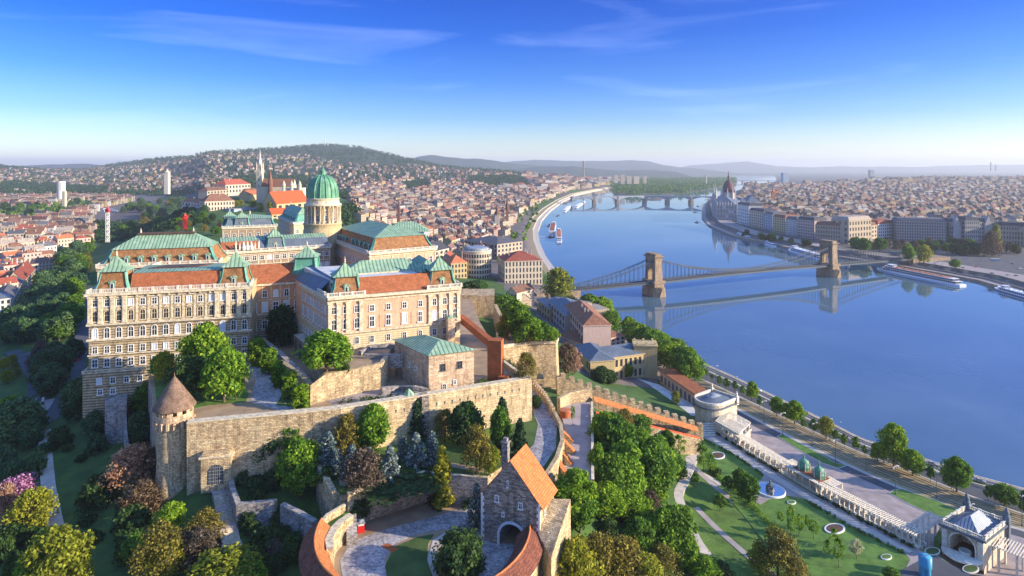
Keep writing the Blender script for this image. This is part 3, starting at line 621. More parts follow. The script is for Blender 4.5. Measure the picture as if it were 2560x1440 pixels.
a, b, c, d = sl.at(0, .4), sl.at(sl.L - 12, .4), sl.at(sl.L - 9, -5), sl.at(6, -6); m.quad((*a, z3 + .15), (*b, z3 + .15), (*c, 98.4), (*d, 98.4), 1)
a, b, c, d = sl.at(-17, 0), sl.at(2, .3), sl.at(6, -6), sl.at(-14, -8); m.quad((*a, z3 + .1), (*b, z3 + .1), (*c, 98.4), (*d, 98.4), 1); m.obj('front_roof', [MT['terracotta'], MT['zinc_dark']], W3)
m = MB(); m.prism(inset(po3, 4), 91, 97.6, 0); m.obj('flat_roof', MT['concrete'], W3)
m = MB(); q0 = [tuple(ff.at(pL - 6, -17)), tuple(ff.at(pR + 4, -17)), tuple(ff.at(pR + 4, -36)), tuple(ff.at(pL - 6, -30))]; m.prism(q0, 97, 98.2, 1); hip(m, q0, 98.2, 102.8, 0); 
q1 = [tuple(ff.at(pR - 2, -10)), tuple(ff.at(L3 - 6, -10)), tuple(ff.at(L3 - 6, -36)), tuple(ff.at(pR - 2, -36))]; hip(m, q1, 98, 103, 0, over=0.5); m.obj('rear_roof', [MT['copper'], MT['trim']], W3)
# ---- generic wing
def wing(label, A, B, depth, z0, zc, rows, nbay, wall='palace_shaded', trim='trim', roof=('brown_tiles', 7, 3, 'copper', 4), left=None, dorm=0, bal=True, back=None, side_rows=True, nside=6, pv=(), name='palace_wing'):
    f = Fac(A, B); bR = f.at(f.L, -depth); bL = Vector(left[:2]) if left is not None else f.at(0, -depth)
    if left is not None: bR = bL + (f.at(f.L) - f.at(0))
    if back is not None: bR = Vector(back[:2])
    poly = [tuple(f.at(0)), tuple(f.at(f.L)), tuple(bR), tuple(bL)]
    r = thing(name, label, 'building', (f.at(f.L / 2, -depth / 2).x, f.at(f.L / 2, -depth / 2).y, z0), GRP)
    m = MB(); m.prism(poly, z0, zc); m.obj('wall', MT[wall], r); m = MB(); s = Fac(bL, f.at(0))
    for zz, h, p_ in ((zc - 1, 1, 1.2), (zc - 2.2, .5, .3)): f.band(m, zz, h, p_, e=.3); s.band(m, zz, h, p_ * .97)
    for zz in rows[1:]: f.band(m, zz[0] + zz[3] + 1.3, .5, .4); s.band(m, zz[0] + zz[3] + 1.3, .5, .38)
    for i in range(nbay + 1): f.pil(m, min(max(f.L * i / nbay, .5), f.L - .5), rows[-1][0] - 1, zc - 2.4, .7, .25, cap=False)
    m.obj('cornice', MT[trim], r)
    for zz, kd, w_, h_ in rows:
        f.wins(r, f.xs(nbay), zz, kd, w_, h_)
        if side_rows: s.wins(r, s.xs(nside), zz, kd, w_, h_)
    if bal: m = MB(); balustrade(m, [s.at(0, .5), f.at(-.2, .5), f.at(f.L + .2, .5), f.at(f.L, -8)], zc, 1.6, 4.8); m.obj('balustrade', MT['trim_white'], r)
    if roof:
        lo, h1, ins, up, h2 = roof; q = inset(poly, 1.2); hi = inset(q, ins); mid = [tuple(Vector(a) * .45 + Vector(b) * .55) for a, b in zip(q, hi)]; m = MB(); frustum(m, q, zc, mid, zc + h1 * .42); frustum(m, mid, zc + h1 * .42, hi, zc + h1); m.obj('mansard_roof', MT[lo], r)
        for a, b, c_ in zip(q, mid, hi): m = MB(); m.beam((*a, zc + .1), (*b, zc + h1 * .42 + .1), 1.8, .4); m.beam((*b, zc + h1 * .42 + .1), (*c_, zc + h1 + .1), 1.5, .4); m.obj('hip_flashing', MT['copper_plain'], r)
        m = MB(); ra, rb = hip(m, inset(hi, -.8), zc + h1, zc + h1 + h2, 0, k=.55); m.obj('cap_roof', MT[up], r)
        for e in (ra, rb): m = MB(); finial(m, e.x, e.y, e.z - .1, 1.2); m.obj('finial', MT['trim'], r)
        qf = Fac(q[0], q[1])
        for i in range(dorm): c = qf.at(qf.L * (i + .75) / (dorm + .5), -.9); dormer(r, c.x, c.y, zc + .9, qf.a, 2.3, 3.1, 2.6)
        if pv:
            qs = Fac(q[3], q[0])
            for t in pv: c = qs.at(qs.L * t, -.9); dormer(r, c.x, c.y, zc + .9, qs.a, 2.3, 3.1, 2.6)
    return r, f, poly
a_, b_ = P(243, 668, 93.5), P(548, 656, 93.5)
W4, f4, p4 = wing('cream palace block with long ribbed copper roof and eight dormers', a_, b_, 30, 50, 93.5, [(86.5, 'sq', 1.8, 3)], 3, 'palace', roof=('brown_tiles', 8.2, 4.2, 'copper', 7.5), dorm=8, side_rows=False)
m = MB(); q = inset(inset(p4, 1.2), 4.2); c0 = [tuple(Vector(q[i]) * .5 + Vector(q[3 - i]) * .5) for i in (0, 1)]; ff4 = Fac(*c0); m.box(*(ff4.at(ff4.L / 2)), 108.6, ff4.L * .6, 4, 1.0, ff4.a); m.obj('ridge_deck', MT['glass_roof'], W4)
a_, b_ = P(548, 633, 92.5), P(826, 616, 92.5)
W5, f5, p5 = wing('shade toned stone palace wing with blind arcade at the foot of the dome', a_, b_, 26, 50, 92.5, [(86.8, 'sq', 2.2, 2.6), (77.5, 'arch', 2.6, 5)], 15, 'palace_shaded', roof=None, side_rows=False)
m = MB(); q = inset(p5, 1.0); qf = Fac(q[0], q[1]); tops = [(*qf.at(0, -5), 98.5), (*qf.at(qf.L, -5), 98.5)]
xa = qf.L * .33; m.quad((*qf.at(0), 92.6), (*qf.at(xa), 92.6), (*qf.at(xa, -5), 98.5), tops[0], 0); m.quad((*qf.at(xa), 92.6), (*qf.at(qf.L), 92.6), tops[1], (*qf.at(xa, -5), 98.5), 1)
m.obj('front_roof', [MT['terracotta'], MT['zinc_dark']], W5); m = MB(); m.quad(tops[0], tops[1], (*qf.at(qf.L, -13), 100.5), (*qf.at(0, -13), 100.5)); m.quad((*qf.at(0, -13), 100.5), (*qf.at(qf.L, -13), 100.5), (*qf.at(qf.L, -24), 95), (*qf.at(0, -24), 95)); m.obj('rear_roof', MT['copper'], W5)
pq = [tuple(qf.at(qf.L * t, o)) for t, o in ((.40, 0), (.58, 0), (.58, -11), (.40, -11))]; pavilion(W5, pq, 92.6, 100.5, 1.6, 106, (0,), 1.2, 'zinc_dark')
m = MB()
for i in range(7): c = f5.at(f5.L * (.14 + i * .033), .5); m.box(c.x, c.y, 93.6, .9, .9, 3.0 + 1.5 * (i in (0, 6)), f5.a); finial(m, c.x, c.y, 96.4 + 1.5 * (i in (0, 6)), .9)
for i in range(3): c = f5.at(f5.L * (.205 + i * .033), .5); m.lathe(c.x, c.y, [(1.3, 93.6), (1.5, 95), (.9, 96.6), (.5, 97.6), (.6, 98.3), (.1, 98.9)], 8)
m.obj('roof_sculpture', MT['trim_white'], W5)
a_, b_ = P(923, 634, 93.5), P(1090, 620, 93.5); lf_ = P(823, 598, 93.5)
W6, f6, p6 = wing('tall cream palace block with dark green copper roof right of the dome', a_, b_, 60, 50, 93.5, [(84.5, 'arch', 2.2, 4.2), (75, 'sq', 2, 3)], 6, 'palace_salmon', roof=('brown_tiles', 8.6, 4.5, 'copper', 6.0), left=lf_, pv=[.12, .2, .28, .36, .52, .62, .72, .82, .92], nside=13)
m = MB(); c = Vector((np.mean([p[0] for p in p6]) + 18, np.mean([p[1] for p in p6]) + 10)); hip(m, [tuple(c + Vector(o)) for o in ((-16, -10), (16, -4), (12, 18), (-20, 12))], 101, 107.3); m.obj('rear_roof', MT['copper'], W6)
a_, b_ = P(556, 570, 93.5), P(692, 565, 93.5)
W8, f8, p8 = wing('shade toned palace wing with two small copper pavilions left of the dome', a_, b_, 40, 50, 93.5, [(84, 'arch', 2.2, 4.4), (75, 'sq', 2, 3.2)], 7, 'palace_shaded', roof=('zinc_dark', 7, 3, 'copper', 3.2), nside=4)
for t in (.03, .2): pavilion(W8, [tuple(f8.at(f8.L * t + i, j)) for i, j in ((0, -1), (13, -1), (13, -13), (0, -13))] if t > .1 else [tuple(f8.at(i, j)) for i, j in ((-1, -22), (11, -22), (11, -34), (-1, -34))], 93.6, 101.5, 1.6, 106.5, (0,), 1.3, 'zinc_dark')
a_, b_ = P(734, 560, 93.5), P(790, 556, 93.5); lf_ = P(697, 543, 93.5)
W9, f9, p9 = wing('short palace wing with steep copper hip roof just left of the dome drum', a_, b_, 60, 50, 93.5, [(84.5, 'arch', 2.2, 4), (75, 'sq', 2, 3)], 3, 'palace_cream', roof=('copper_plain', 8, 4, 'copper', 6), left=lf_, pv=[.2, .35, .5, .65, .8], nside=9)
# ---- great dome
DD_ = 430.; dc = Vector(((807 - CX) / F * DD_, DD_)); DM = thing('domed_tower', 'great green ribbed copper dome on a columned cream drum', 'dome', (dc.x, dc.y, 60), GRP)
def zz(v): return H - (v - HOR) / F * (DD_ - 8)
m = MB(); m.lathe(dc.x, dc.y, [(13.4, 60), (13.4, zz(578)), (13.0, zz(575)), (13.0, zz(563)), (13.4, zz(562)), (13.4, zz(559)), (12.2, zz(558))], 48, cap=True)
m.lathe(dc.x, dc.y, [(10.6, zz(560)), (10.6, zz(512))], 48, smooth=True); m.obj('drum', MT['palace'], DM)
m = MB(); m.lathe(dc.x, dc.y, [(11.2, zz(516)), (12.9, zz(515)), (12.9, zz(511)), (11.4, zz(510)), (11.2, zz(499)), (11.6, zz(498.5)), (11.6, zz(496.5)), (10.6, zz(496))], 48); m.obj('cornice', MT['trim'], DM)
for i in range(12):
    a0 = 360 / 12 * i + 15
    for da in (-5.5, 5.5):
        a = R(a0 + da); x, y = dc.x + 12.0 * math.cos(a), dc.y + 12.0 * math.sin(a)
        if math.sin(a) > .5: continue
        m = MB(); m.box(x, y, zz(559), 1.5, 1.5, 1.5, a); m.lathe(x, y, [(.62, zz(559) + 1.5), (.55, zz(519)), (.85, zz(518.5)), (.95, zz(515.5))], 10); m.obj('column', MT['trim'], DM)
    a = R(a0 + 15); 
    if math.sin(a) > .5: continue
    an = a + math.pi / 2
    win(DM, dc.x + 10.62 * math.cos(a), dc.y + 10.62 * math.sin(a), zz(553), an, 'arch', 1.7, 4.2); win(DM, dc.x + 10.62 * math.cos(a), dc.y + 10.62 * math.sin(a), zz(533), an, 'sq', 1.3, 1.9)
    win(DM, dc.x + 11.3 * math.cos(a), dc.y + 11.3 * math.sin(a), zz(508), an, 'round', 1.2, 1.2)
zb, zt = zz(497), zz(437); hh_ = zt - zb; prof = [(10.7 * math.cos(t) ** .78 if t < 1.5 else .9, zb + hh_ * math.sin(t) ** .92) for t in np.linspace(0.0, 1.45, 16)]
m = MB(); m.lathe(dc.x, dc.y, prof, 48); m.obj('dome_shell', MT['copper_dome'], DM)
for i in range(16):
    a = R(360 / 16 * i + 8)
    if math.sin(a) > .35: continue
    m = MB(); m.tube([(dc.x + (r + .05) * math.cos(a), dc.y + (r + .05) * math.sin(a), z) for r, z in prof], [.42 * (r / 10.7) + .16 for r, z in prof], 6); m.obj('rib', MT['copper_dome'], DM)
m = MB(); m.lathe(dc.x, dc.y, [(2.2, zt - 1.2), (2.4, zt), (1.4, zt + .4), (1.7, zt + 2), (1.9, zt + 2.6), (1.0, zt + 3.6), (.5, zt + 4.8), (.7, zt + 5.4), (.15, zt + 6.2), (.12, zt + 12.5), (.0, zt + 13)], 12); m.obj('lantern', MT['copper_dome'], DM)
# ================================================================ TERRACES, WALLS, GATES
def ribbon(m, pts, th, z0, z1, m_side=0, m_top=None, cren=None, closed=False):
    """wall along pts, th thick, z0/z1 numbers or lists, cren=(merlon, gap, height)"""
    pts = [Vector(p[:2]) for p in pts]; n = len(pts); z0 = z0 if hasattr(z0, '__len__') else [z0] * n; z1 = z1 if hasattr(z1, '__len__') else [z1] * n
    Ls, Rs = [], []
    for i, p in enumerate(pts):
        d0 = (p - pts[i - 1]).normalized() if i else (pts[1] - p).normalized(); d1 = (pts[i + 1] - p).normalized() if i < n - 1 else d0
        t = (d0 + d1).normalized(); nn = Vector((-t.y, t.x)); k = th / 2 / max(.4, nn.dot(Vector((-d0.y, d0.x)))); Ls.append(p + nn * k); Rs.append(p - nn * k)
    vs = [(*p, z0[i]) for i, p in enumerate(Ls)] + [(*p, z0[i]) for i, p in enumerate(Rs)] + [(*p, z1[i]) for i, p in enumerate(Ls)] + [(*p, z1[i]) for i, p in enumerate(Rs)]
    a = [(n + i, n + i + 1, 3 * n + i + 1, 3 * n + i) for i in range(n - 1)] + [(i + 1, i, 2 * n + i, 2 * n + i + 1) for i in range(n - 1)] + [(n, 3 * n, 2 * n, 0)[::-1], (n - 1, 2 * n - 1, 4 * n - 1, 3 * n - 1)[::-1]]
    m.add(vs, a, m_side); m.add(vs, [(3 * n + i, 3 * n + i + 1, 2 * n + i + 1, 2 * n + i) for i in range(n - 1)], m_side if m_top is None else m_top)
    if cren:
        mw, gp, ch = cren
        for i in range(n - 1):
            L = (pts[i + 1] - pts[i]).length; d = (pts[i + 1] - pts[i]) / L; k = max(1, int(L / (mw + gp))); an = math.atan2(d.y, d.x)
            for j in range(k):
                t = (j + .5) / k; c = pts[i] + d * L * t; m.box(c.x, c.y, z1[i] + (z1[i + 1] - z1[i]) * t - .1, mw, th * .98, ch + .1, an, m_side)
def wall(name, label, pts, th, z0, z1, mats, cren=None, cap=None, parent=None, group='old castle walls'):
    m = MB(); ribbon(m, pts, th, z0, z1, 0, 1 if len(mats) > 1 else 0, cren); o = m.obj(name, [MT[x] for x in mats], parent)
    if parent is None: tag(o, label, 'wall', group)
    return o
def pxl(pts, z): return [xy(u, v, z) for u, v in pts]
def sheet(name, poly, z, mat, hgt=.02, label=None, cat=None, group=None, z0=None):
    m = MB(); m.prism([tuple(p[:2]) for p in poly], z - .3 if z0 is None else z0, z, 0); o = m.obj(name, MT[mat]); 
    return tag(o, label, cat, group) if label else struct(o)
def terrace(name, poly, z, z0, side, top):
    m = MB(); m.prism(poly, z0, z, 0, 1); o = m.obj(name, [MT[side], MT[top]]); struct(o); TERR.append((poly, z)); return o
# upper plateau z 61
T1 = pxl([(478, 1050), (850, 1022), (960, 1006), (1323, 953)], 61) + pxl([(1262, 906)], 61) + [xy(1200, 800, 62)] + [xy(1170, 720, 61), xy(640, 760, 61), xy(560, 905, 61), xy(372, 940, 61), xy(392, 1040, 61)]
terrace('terrace', T1, 60.8, 36, 'rubble', 'dirt')
sheet('lawn', pxl([(476, 1022), (520, 1012), (615, 1003), (622, 985), (600, 935), (500, 925), (385, 945), (392, 1010)], 61), 60.86, 'grass_lawn')
sheet('path', pxl([(625, 1003), (700, 1026), (760, 1023), (690, 955), (650, 905), (612, 905), (640, 950)], 61), 60.85, 'cobble')
sheet('lawn', pxl([(690, 1012), (780, 1020), (740, 975), (700, 900), (660, 880), (650, 900), (690, 950), (705, 985)], 61), 60.87, 'grass_dark')
sheet('path', pxl([(845, 1018), (960, 1000), (1040, 985), (1000, 962), (900, 978), (815, 1000)], 61), 60.86, 'gravel')
TB = [xy(818, 935, 69.4), xy(952, 912, 69.4), xy(985, 862, 69.4), xy(1150, 852, 69.4), xy(1150, 800, 69.4), xy(825, 830, 69.4), xy(770, 850, 69.4), xy(778, 905, 69.4)]
terrace('terrace', TB, 69.4, 55, 'rubble', 'dirt')
m = MB(); ribbon(m, [xy(700, 900, 66), xy(735, 922, 67), xy(780, 960, 68), xy(812, 940, 69.6), xy(880, 926, 69.6), xy(953, 913, 69.6), xy(970, 890, 69.6)], 1.8, 55, [66, 67, 68, 70.6, 70.3, 70.6, 70.8]); o = m.obj('terrace_wall', MT['rubble']); tag(o, 'sunlit rubble retaining wall carrying the upper terrace below the salmon wing', 'wall', 'old castle walls')
for u, v, w_, h_ in ((910, 985, 1.2, 2.8), (842, 997, 1.4, 2.4)):
    p = xy(u, v, 60.8); m = MB(); m.add([(p[0] + x, p[1] - 3.2, 60.8 + z) for x, z in arc(w_, h_)], [tuple(range(11))]); 
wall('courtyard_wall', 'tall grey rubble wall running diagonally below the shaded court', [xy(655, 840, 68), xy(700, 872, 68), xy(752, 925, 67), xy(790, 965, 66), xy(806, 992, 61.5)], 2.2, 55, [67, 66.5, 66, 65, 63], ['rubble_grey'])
wall('ruin_wall', 'low ruined oval wall on the upper terrace', [xy(900, 885, 70), xy(925, 870, 70), xy(975, 866, 70), xy(1020, 872, 70), xy(1030, 884, 70), xy(1000, 893, 70), xy(950, 893, 70), xy(912, 892, 70)], 1.3, 66, 71.2, ['rubble_grey'])
wall('ruin_wall', 'ruined wall stub between the arched retaining wall and the square hall', [xy(953, 985, 61), xy(1000, 975, 61), xy(1035, 985, 61), xy(1070, 985, 61)], 1.6, 55, [63.5, 62.6, 64, 63], ['rubble_grey'])
# loggia along the south-east wing
m = MB(); lg = Fac(sl.at(2, 4.2), sl.at(sl.L - 2, 4.2)); lp = [tuple(lg.at(0)), tuple(lg.at(lg.L)), tuple(sl.at(sl.L - 2)), tuple(sl.at(2))]; m.prism(lp, 50, 69.2, 0, 1); o = m.obj('loggia', [MT['palace_rustic'], MT['paving_light']]); tag(o, 'stone loggia platform with round arches along the shaded wing', 'loggia')
for x in lg.xs(5):
    m = MB(); c = lg.at(x, .03); ar = arc(3.4, 7.0); m.add([(c.x + lg.d.x * a, c.y + lg.d.y * a, 60.9 + b) for a, b in ar], [tuple(range(len(ar)))]); q = m.obj('arch_opening', MT['iron'], o)
# curtain walls
c0, c1, c2, c3 = xy(470, 1052, 62.4), xy(850, 1020, 62.4), xy(960, 1004, 62.4), xy(1326, 949, 62.4)
WALLD = [c0[1], c1[1], c2[1], c3[1]]
CW1 = thing('curtain_wall', 'rubble curtain wall with barred gate between the round tower and the first wall tower', 'wall', (c0[0], c0[1], 41), 'old castle walls')
m = MB(); ribbon(m, [c0, xy(660, 1037, 62.4), c1], 2.6, 38, [62.0, 62.3, 62.5]); m.obj('wall', MT['rubble'], CW1)
m = MB(); ribbon(m, [c0, xy(660, 1037, 62.4), c1], 3.0, [62.0, 62.3, 62.5], [62.4, 62.7, 62.9]); m.obj('coping', MT['trim'], CW1)
cf = Fac(c0, c1)
for x, z, w_, h_ in ((21, 52.5, 2, 1.6), (27, 53, 2, 1.5), (34, 52.6, 2, 1.5), (41, 52.4, 1.8, 1.4)):
    c = cf.at(x, 1.34); m = MB(); m.add([(c.x + cf.d.x * a, c.y + cf.d.y * a, z + b) for a, b in arc(w_, h_)], [tuple(range(11))]); m.obj('embrasure', MT['iron'], CW1)
gx = 9.5; c = cf.at(gx, 2.6); m = MB(); m.box(c.x, c.y, 40, 9.0, 3.2, 11.2, cf.a); m.box(c.x, c.y, 51.2, 10.2, 3.9, .5, cf.a, 1); m.box(*cf.at(gx, 2.9), 51.7, 8.2, 2.6, 1.1, cf.a); m.obj('gate_block', [MT['rubble'], MT['trim']], CW1)
c = cf.at(gx, 4.24); m = MB(); ar = arc(5.0, 6.4); m.add([(c.x + cf.d.x * a, c.y + cf.d.y * a, 42.6 + b) for a, b in ar], [tuple(range(len(ar)))]); gd = m.obj('gateway', MT['glass'], CW1)
m = MB(); c = cf.at(gx, 4.3)
for i in range(9): a = (i - 4) * .58; hh = 3.9 + math.sqrt(max(0, 6.25 - a * a)); m.box(c.x + cf.d.x * a, c.y + cf.d.y * a, 42.6, .1, .1, hh, cf.a)
for k in range(5): m.box(c.x, c.y, 43.6 + k * 1.1, 4.8 if k < 4 else 3.6, .1, .1, cf.a)
m.obj('grille', MT['zinc'], gd)
c = cf.at(cf.L * .86, 1.36); m = MB(); ar = arc(4.6, 5.6); m.add([(c.x + cf.d.x * a, c.y + cf.d.y * a, 47.5 + b) for a, b in ar], [tuple(range(len(ar)))]); m.obj('archway', MT['iron'], CW1)
CW2 = thing('curtain_wall', 'long sunlit coursed stone curtain wall with a row of arrow slits', 'wall', (c1[0], c1[1], 44), 'old castle walls')
m = MB(); ribbon(m, [c1, c2, c3], 2.6, 42, [62.5, 62.7, 63.2]); m.obj('wall', MT['coursed'], CW2)
m = MB(); ribbon(m, [c1, c2, c3], 3.0, [62.5, 62.7, 63.2], [62.9, 63.1, 63.6]); m.obj('coping', MT['trim'], CW2)
cf2 = Fac(c2, c3)
for i in range(17):
    c = cf2.at(4 + i * 3.0, 1.34); m = MB(); m.add([(c.x + cf2.d.x * a, c.y + cf2.d.y * a, 58.2 + b + .05 * i) for a, b in ((-.12, 0), (.12, 0), (.4, 1.2), (-.4, 1.2))], [(0, 1, 2, 3)]); m.obj('arrow_slit', MT['iron'], CW2)
c = cf2.at(14.5, 1.6); m = MB(); m.box(c.x, c.y, 42, 2.6, 1.8, 20.8, cf2.a); frustum(m, [(c.x + a * cf2.d.x, c.y + a * cf2.d.y) for a in (-1.3, 1.3)] + [tuple(cf2.at(14.5 + 1.3, .2)), tuple(cf2.at(14.5 - 1.3, .2))], 62.8, [tuple(cf2.at(14.5 + a, b)) for a, b in ((-1, .6), (1, .6), (1, .3), (-1, .3))], 63.8); m.obj('buttress', MT['gate_stone'], CW2)
# round tower
tx, ty = (436 - CX) / F * 203, 203.; RT = thing('round_tower', 'round stone tower with a conical shingle roof at the corner of the walls', 'tower', (tx, ty, 38))
m = MB(); m.lathe(tx, ty, [(5.9, 36), (5.6, 41), (5.05, 48), (4.9, 60)], 40); m.obj('shaft', MT['rubble'], RT)
m = MB(); m.lathe(tx, ty, [(4.9, 60), (5.0, 60), (5.75, 61.6), (5.75, 63.6)], 40); m.obj('parapet', MT['ashlar'], RT)
for i in range(18):
    a = 2 * math.pi * i / 18; x, y = tx + 5.6 * math.cos(a), ty + 5.6 * math.sin(a)
    if math.sin(a) > .45: continue
    m = MB(); m.box(x, y, 59.3, 1.5, .75, 2.2, a); m.obj('corbel', MT['ashlar'], RT)
for i in range(12):
    a = 2 * math.pi * (i + .5) / 12; x, y = tx + 5.3 * math.cos(a), ty + 5.3 * math.sin(a)
    if math.sin(a) > .45: continue
    m = MB(); m.box(x, y, 63.6, .9, 1.55, 2.1, a); m.obj('merlon', MT['ashlar'], RT)
m = MB(); m.lathe(tx, ty, [(4.6, 65.4), (6.6, 65.1), (6.62, 65.35), (5.0, 67.9), (3.2, 70.8), (1.2, 73.9), (.25, 75.2), (.0, 76.9)], 36, smooth=True); m.obj('conical_roof', MT['shingle'], RT)
# stair down the slope
ST = thing('outer_stair', 'long flight of pale stone steps from the barred gate down the slope', 'stairs', (*xy(560, 1300, 37), 30))
s0, s1 = Vector(P(545, 1184, 42.8)), Vector(P(588, 1408, 31.2)); sdv = s1 - s0; d2 = Vector((sdv.x, sdv.y)).normalized(); an = math.atan2(d2.y, d2.x); LL = Vector((sdv.x, sdv.y)).length; t = 0; m_l = MB(); zc_ = 42.8; nF = 5; fl = LL / nF
for k in range(nF + 1):
    c = s0.xy + d2 * (k * fl + .9 - (1.4 if k == 0 else 0)); m_l.box(c.x, c.y, 26, 2.4 + (3 if k == 0 else 0), 5.4 + (1.6 if k == 0 else 0), zc_ - 26, an); 
    m = MB()
    for j in range(10):
        c = s0.xy + d2 * (k * fl + 2.1 + (j + .5) * (fl - 2.4) / 10); zc_ -= 11.6 / nF / 10; m.box(c.x, c.y, 26, (fl - 2.4) / 10 - .06, 5.0, zc_ - 26, an, 0)
    if k < nF: m.obj('flight', MT['white_stone'], ST)
m_l.obj('landing', MT['gravel'], ST)
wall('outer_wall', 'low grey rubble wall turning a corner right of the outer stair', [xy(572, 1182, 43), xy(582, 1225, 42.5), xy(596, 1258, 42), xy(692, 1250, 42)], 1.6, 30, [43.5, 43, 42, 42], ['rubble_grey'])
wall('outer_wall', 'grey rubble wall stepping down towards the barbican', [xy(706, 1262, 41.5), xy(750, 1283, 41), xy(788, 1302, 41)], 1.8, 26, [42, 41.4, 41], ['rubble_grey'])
wall('spur_wall', 'steep tapering grey spur wall between the leafy tree and the blue spruces', [xy(797, 1160, 49), xy(815, 1195, 48), xy(835, 1228, 47), xy(852, 1252, 44)], 1.8, 30, [49.4, 48.5, 47, 43.5], ['rubble'])
wall('tower_link_wall', 'grey wall running back from the round tower to the palace podium', [(tx - 3, ty + 4), xy(385, 990, 59), xy(378, 955, 59)], 2, 34, [61, 60, 59.5], ['rubble_grey'])
m = MB(); m.prism([xy(262, 1010, 52), xy(316, 1010, 52), xy(320, 975, 52), xy(262, 975, 52)], 30, 51.5); o = m.obj('retaining_wall', MT['rubble_grey']); tag(o, 'square grey retaining wall under the palace podium corner', 'wall', 'old castle walls')
wall('slope_wall', 'thin grey wall running down the slope left of the round tower', [xy(311, 1010, 49), xy(314, 1080, 44), xy(322, 1140, 40)], 1.0, 28, [50, 44.5, 39.5], ['rubble_grey'])
# ward garden terrace z 47
T2 = pxl([(797, 1162), (852, 1238), (872, 1232), (1062, 1177), (1218, 1190), (1262, 1160), (1352, 1192), (1398, 1120), (1396, 1062), (1372, 1005), (1334, 962)], 47) + [c3, c2, c1, xy(700, 1033, 61)]
terrace('terrace', T2, 46.8, 26, 'rubble', 'grass_dark')
sheet('lawn', pxl([(930, 1095), (1090, 1075), (1160, 1085), (1290, 1060), (1240, 1120), (1120, 1130), (1010, 1125), (930, 1125)], 46.9), 46.87, 'grass_lawn')
sheet('lane', pxl([(1330, 968), (1372, 1012), (1392, 1065), (1390, 1120), (1345, 1185), (1280, 1165), (1335, 1110), (1345, 1060), (1320, 1000)], 46.9), 46.86, 'cobble')
sheet('path', pxl([(845, 1190), (870, 1180), (1090, 1150), (1210, 1170), (1210, 1182), (1090, 1160), (880, 1195), (866, 1215), (850, 1215)], 46.9), 46.88, 'dirt')
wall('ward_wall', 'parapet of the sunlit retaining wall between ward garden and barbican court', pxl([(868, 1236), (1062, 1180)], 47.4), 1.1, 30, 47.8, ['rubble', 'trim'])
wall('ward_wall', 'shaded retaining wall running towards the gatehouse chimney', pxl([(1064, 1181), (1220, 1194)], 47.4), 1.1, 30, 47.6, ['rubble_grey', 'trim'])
wall('ward_rampart', 'curved crenellated wall between the ward lane and the ramp', pxl([(1333, 958), (1362, 990), (1385, 1030)], 49), 1.3, 34, 49.2, ['rubble'], (1.4, 1.2, 1.4))
wall('ward_rampart', 'curved buttressed wall sweeping down to the back of the gatehouse', pxl([(1386, 1032), (1402, 1062), (1406, 1100), (1392, 1140), (1362, 1185), (1352, 1200)], 48.6), 1.4, 30, [49.2, 49, 48.8, 48.4, 48, 47.6], ['rubble'])
for i, (u, v) in enumerate([(1404, 1072), (1408, 1095), (1403, 1120), (1394, 1145)]):
    p = xy(u, v, 47); BT = thing('buttress', 'sloping buttress with an orange tiled cap on the curved ward wall, %s from the top' % ('first', 'second', 'third', 'fourth')[i], 'buttress', (*p, 40), 'tiled buttresses of the ward wall'); an = R(-12 - 12 * i); m = MB(); ca, sa = math.cos(an), math.sin(an)
    T = lambda a, b, z: (p[0] + a * ca - b * sa, p[1] + a * sa + b * ca, z)
    m.add([T(-1, -.7, 34), T(4.2, -.7, 34), T(4.2, -.7, 43), T(-1, -.7, 47.4), T(-1, .7, 34), T(4.2, .7, 34), T(4.2, .7, 43), T(-1, .7, 47.4)], [(0, 1, 2, 3), (5, 4, 7, 6), (1, 5, 6, 2)]); m.obj('pier', MT['rubble'], BT)
    m = MB(); m.add([T(-1, -.9, 47.6), T(4.6, -.9, 42.9), T(4.6, .9, 42.9), T(-1, .9, 47.6), T(-1, -.9, 47.3), T(4.6, -.9, 42.6), T(4.6, .9, 42.6), T(-1, .9, 47.3)], [(0, 1, 2, 3), (0, 4, 5, 1), (2, 6, 7, 3), (1, 5, 6, 2)]); m.obj('tiled_cap', MT['orange_tiles'], BT)
# barbican court z 38
T3 = pxl([(858, 1292), (1062, 1244), (1218, 1252), (1290, 1250), (1330, 1330), (1330, 1365)], 38) + [(5 - 3, 160), (-2, 150), (-10, 144), (-24, 140.5), (-38, 144), (-47, 152), (-51, 160), (-53, 168)]
terrace('terrace', T3, 37.9, 12, 'rubble_grey', 'dirt')
sheet('lane', pxl([(1210, 1300), (1190, 1262), (1090, 1290), (980, 1318), (880, 1352), (850, 1400), (860, 1470), (1000, 1500), (980, 1440), (960, 1400), (985, 1360), (1040, 1335), (1110, 1322), (1200, 1345), (1205, 1400), (1190, 1480), (1320, 1480), (1330, 1370), (1215, 1350)], 38), 37.96, 'cobble')
sheet('lawn', pxl([(962, 1415), (985, 1368), (1045, 1342), (1085, 1335), (1070, 1360), (1068, 1400), (1085, 1450), (1070, 1490), (975, 1480)], 38), 38.02, 'grass_dark')
sheet('path', pxl([(1068, 1400), (1082, 1350), (1135, 1318), (1120, 1340), (1092, 1375), (1092, 1410), (1105, 1480), (1080, 1480)], 38), 38.0, 'paving_light')
m = MB(); pg = pxl([(952, 1366), (968, 1358), (998, 1372), (982, 1381)], 38); m.prism(pg, 37.9, 38.05); o = m.obj('drain_grate', MT['rust']); tag(o, 'rusty rectangular drain grate in the cobbled barbican court', 'grate')
cx_, cy_, cr_ = -24.5, 168.5, 29.5
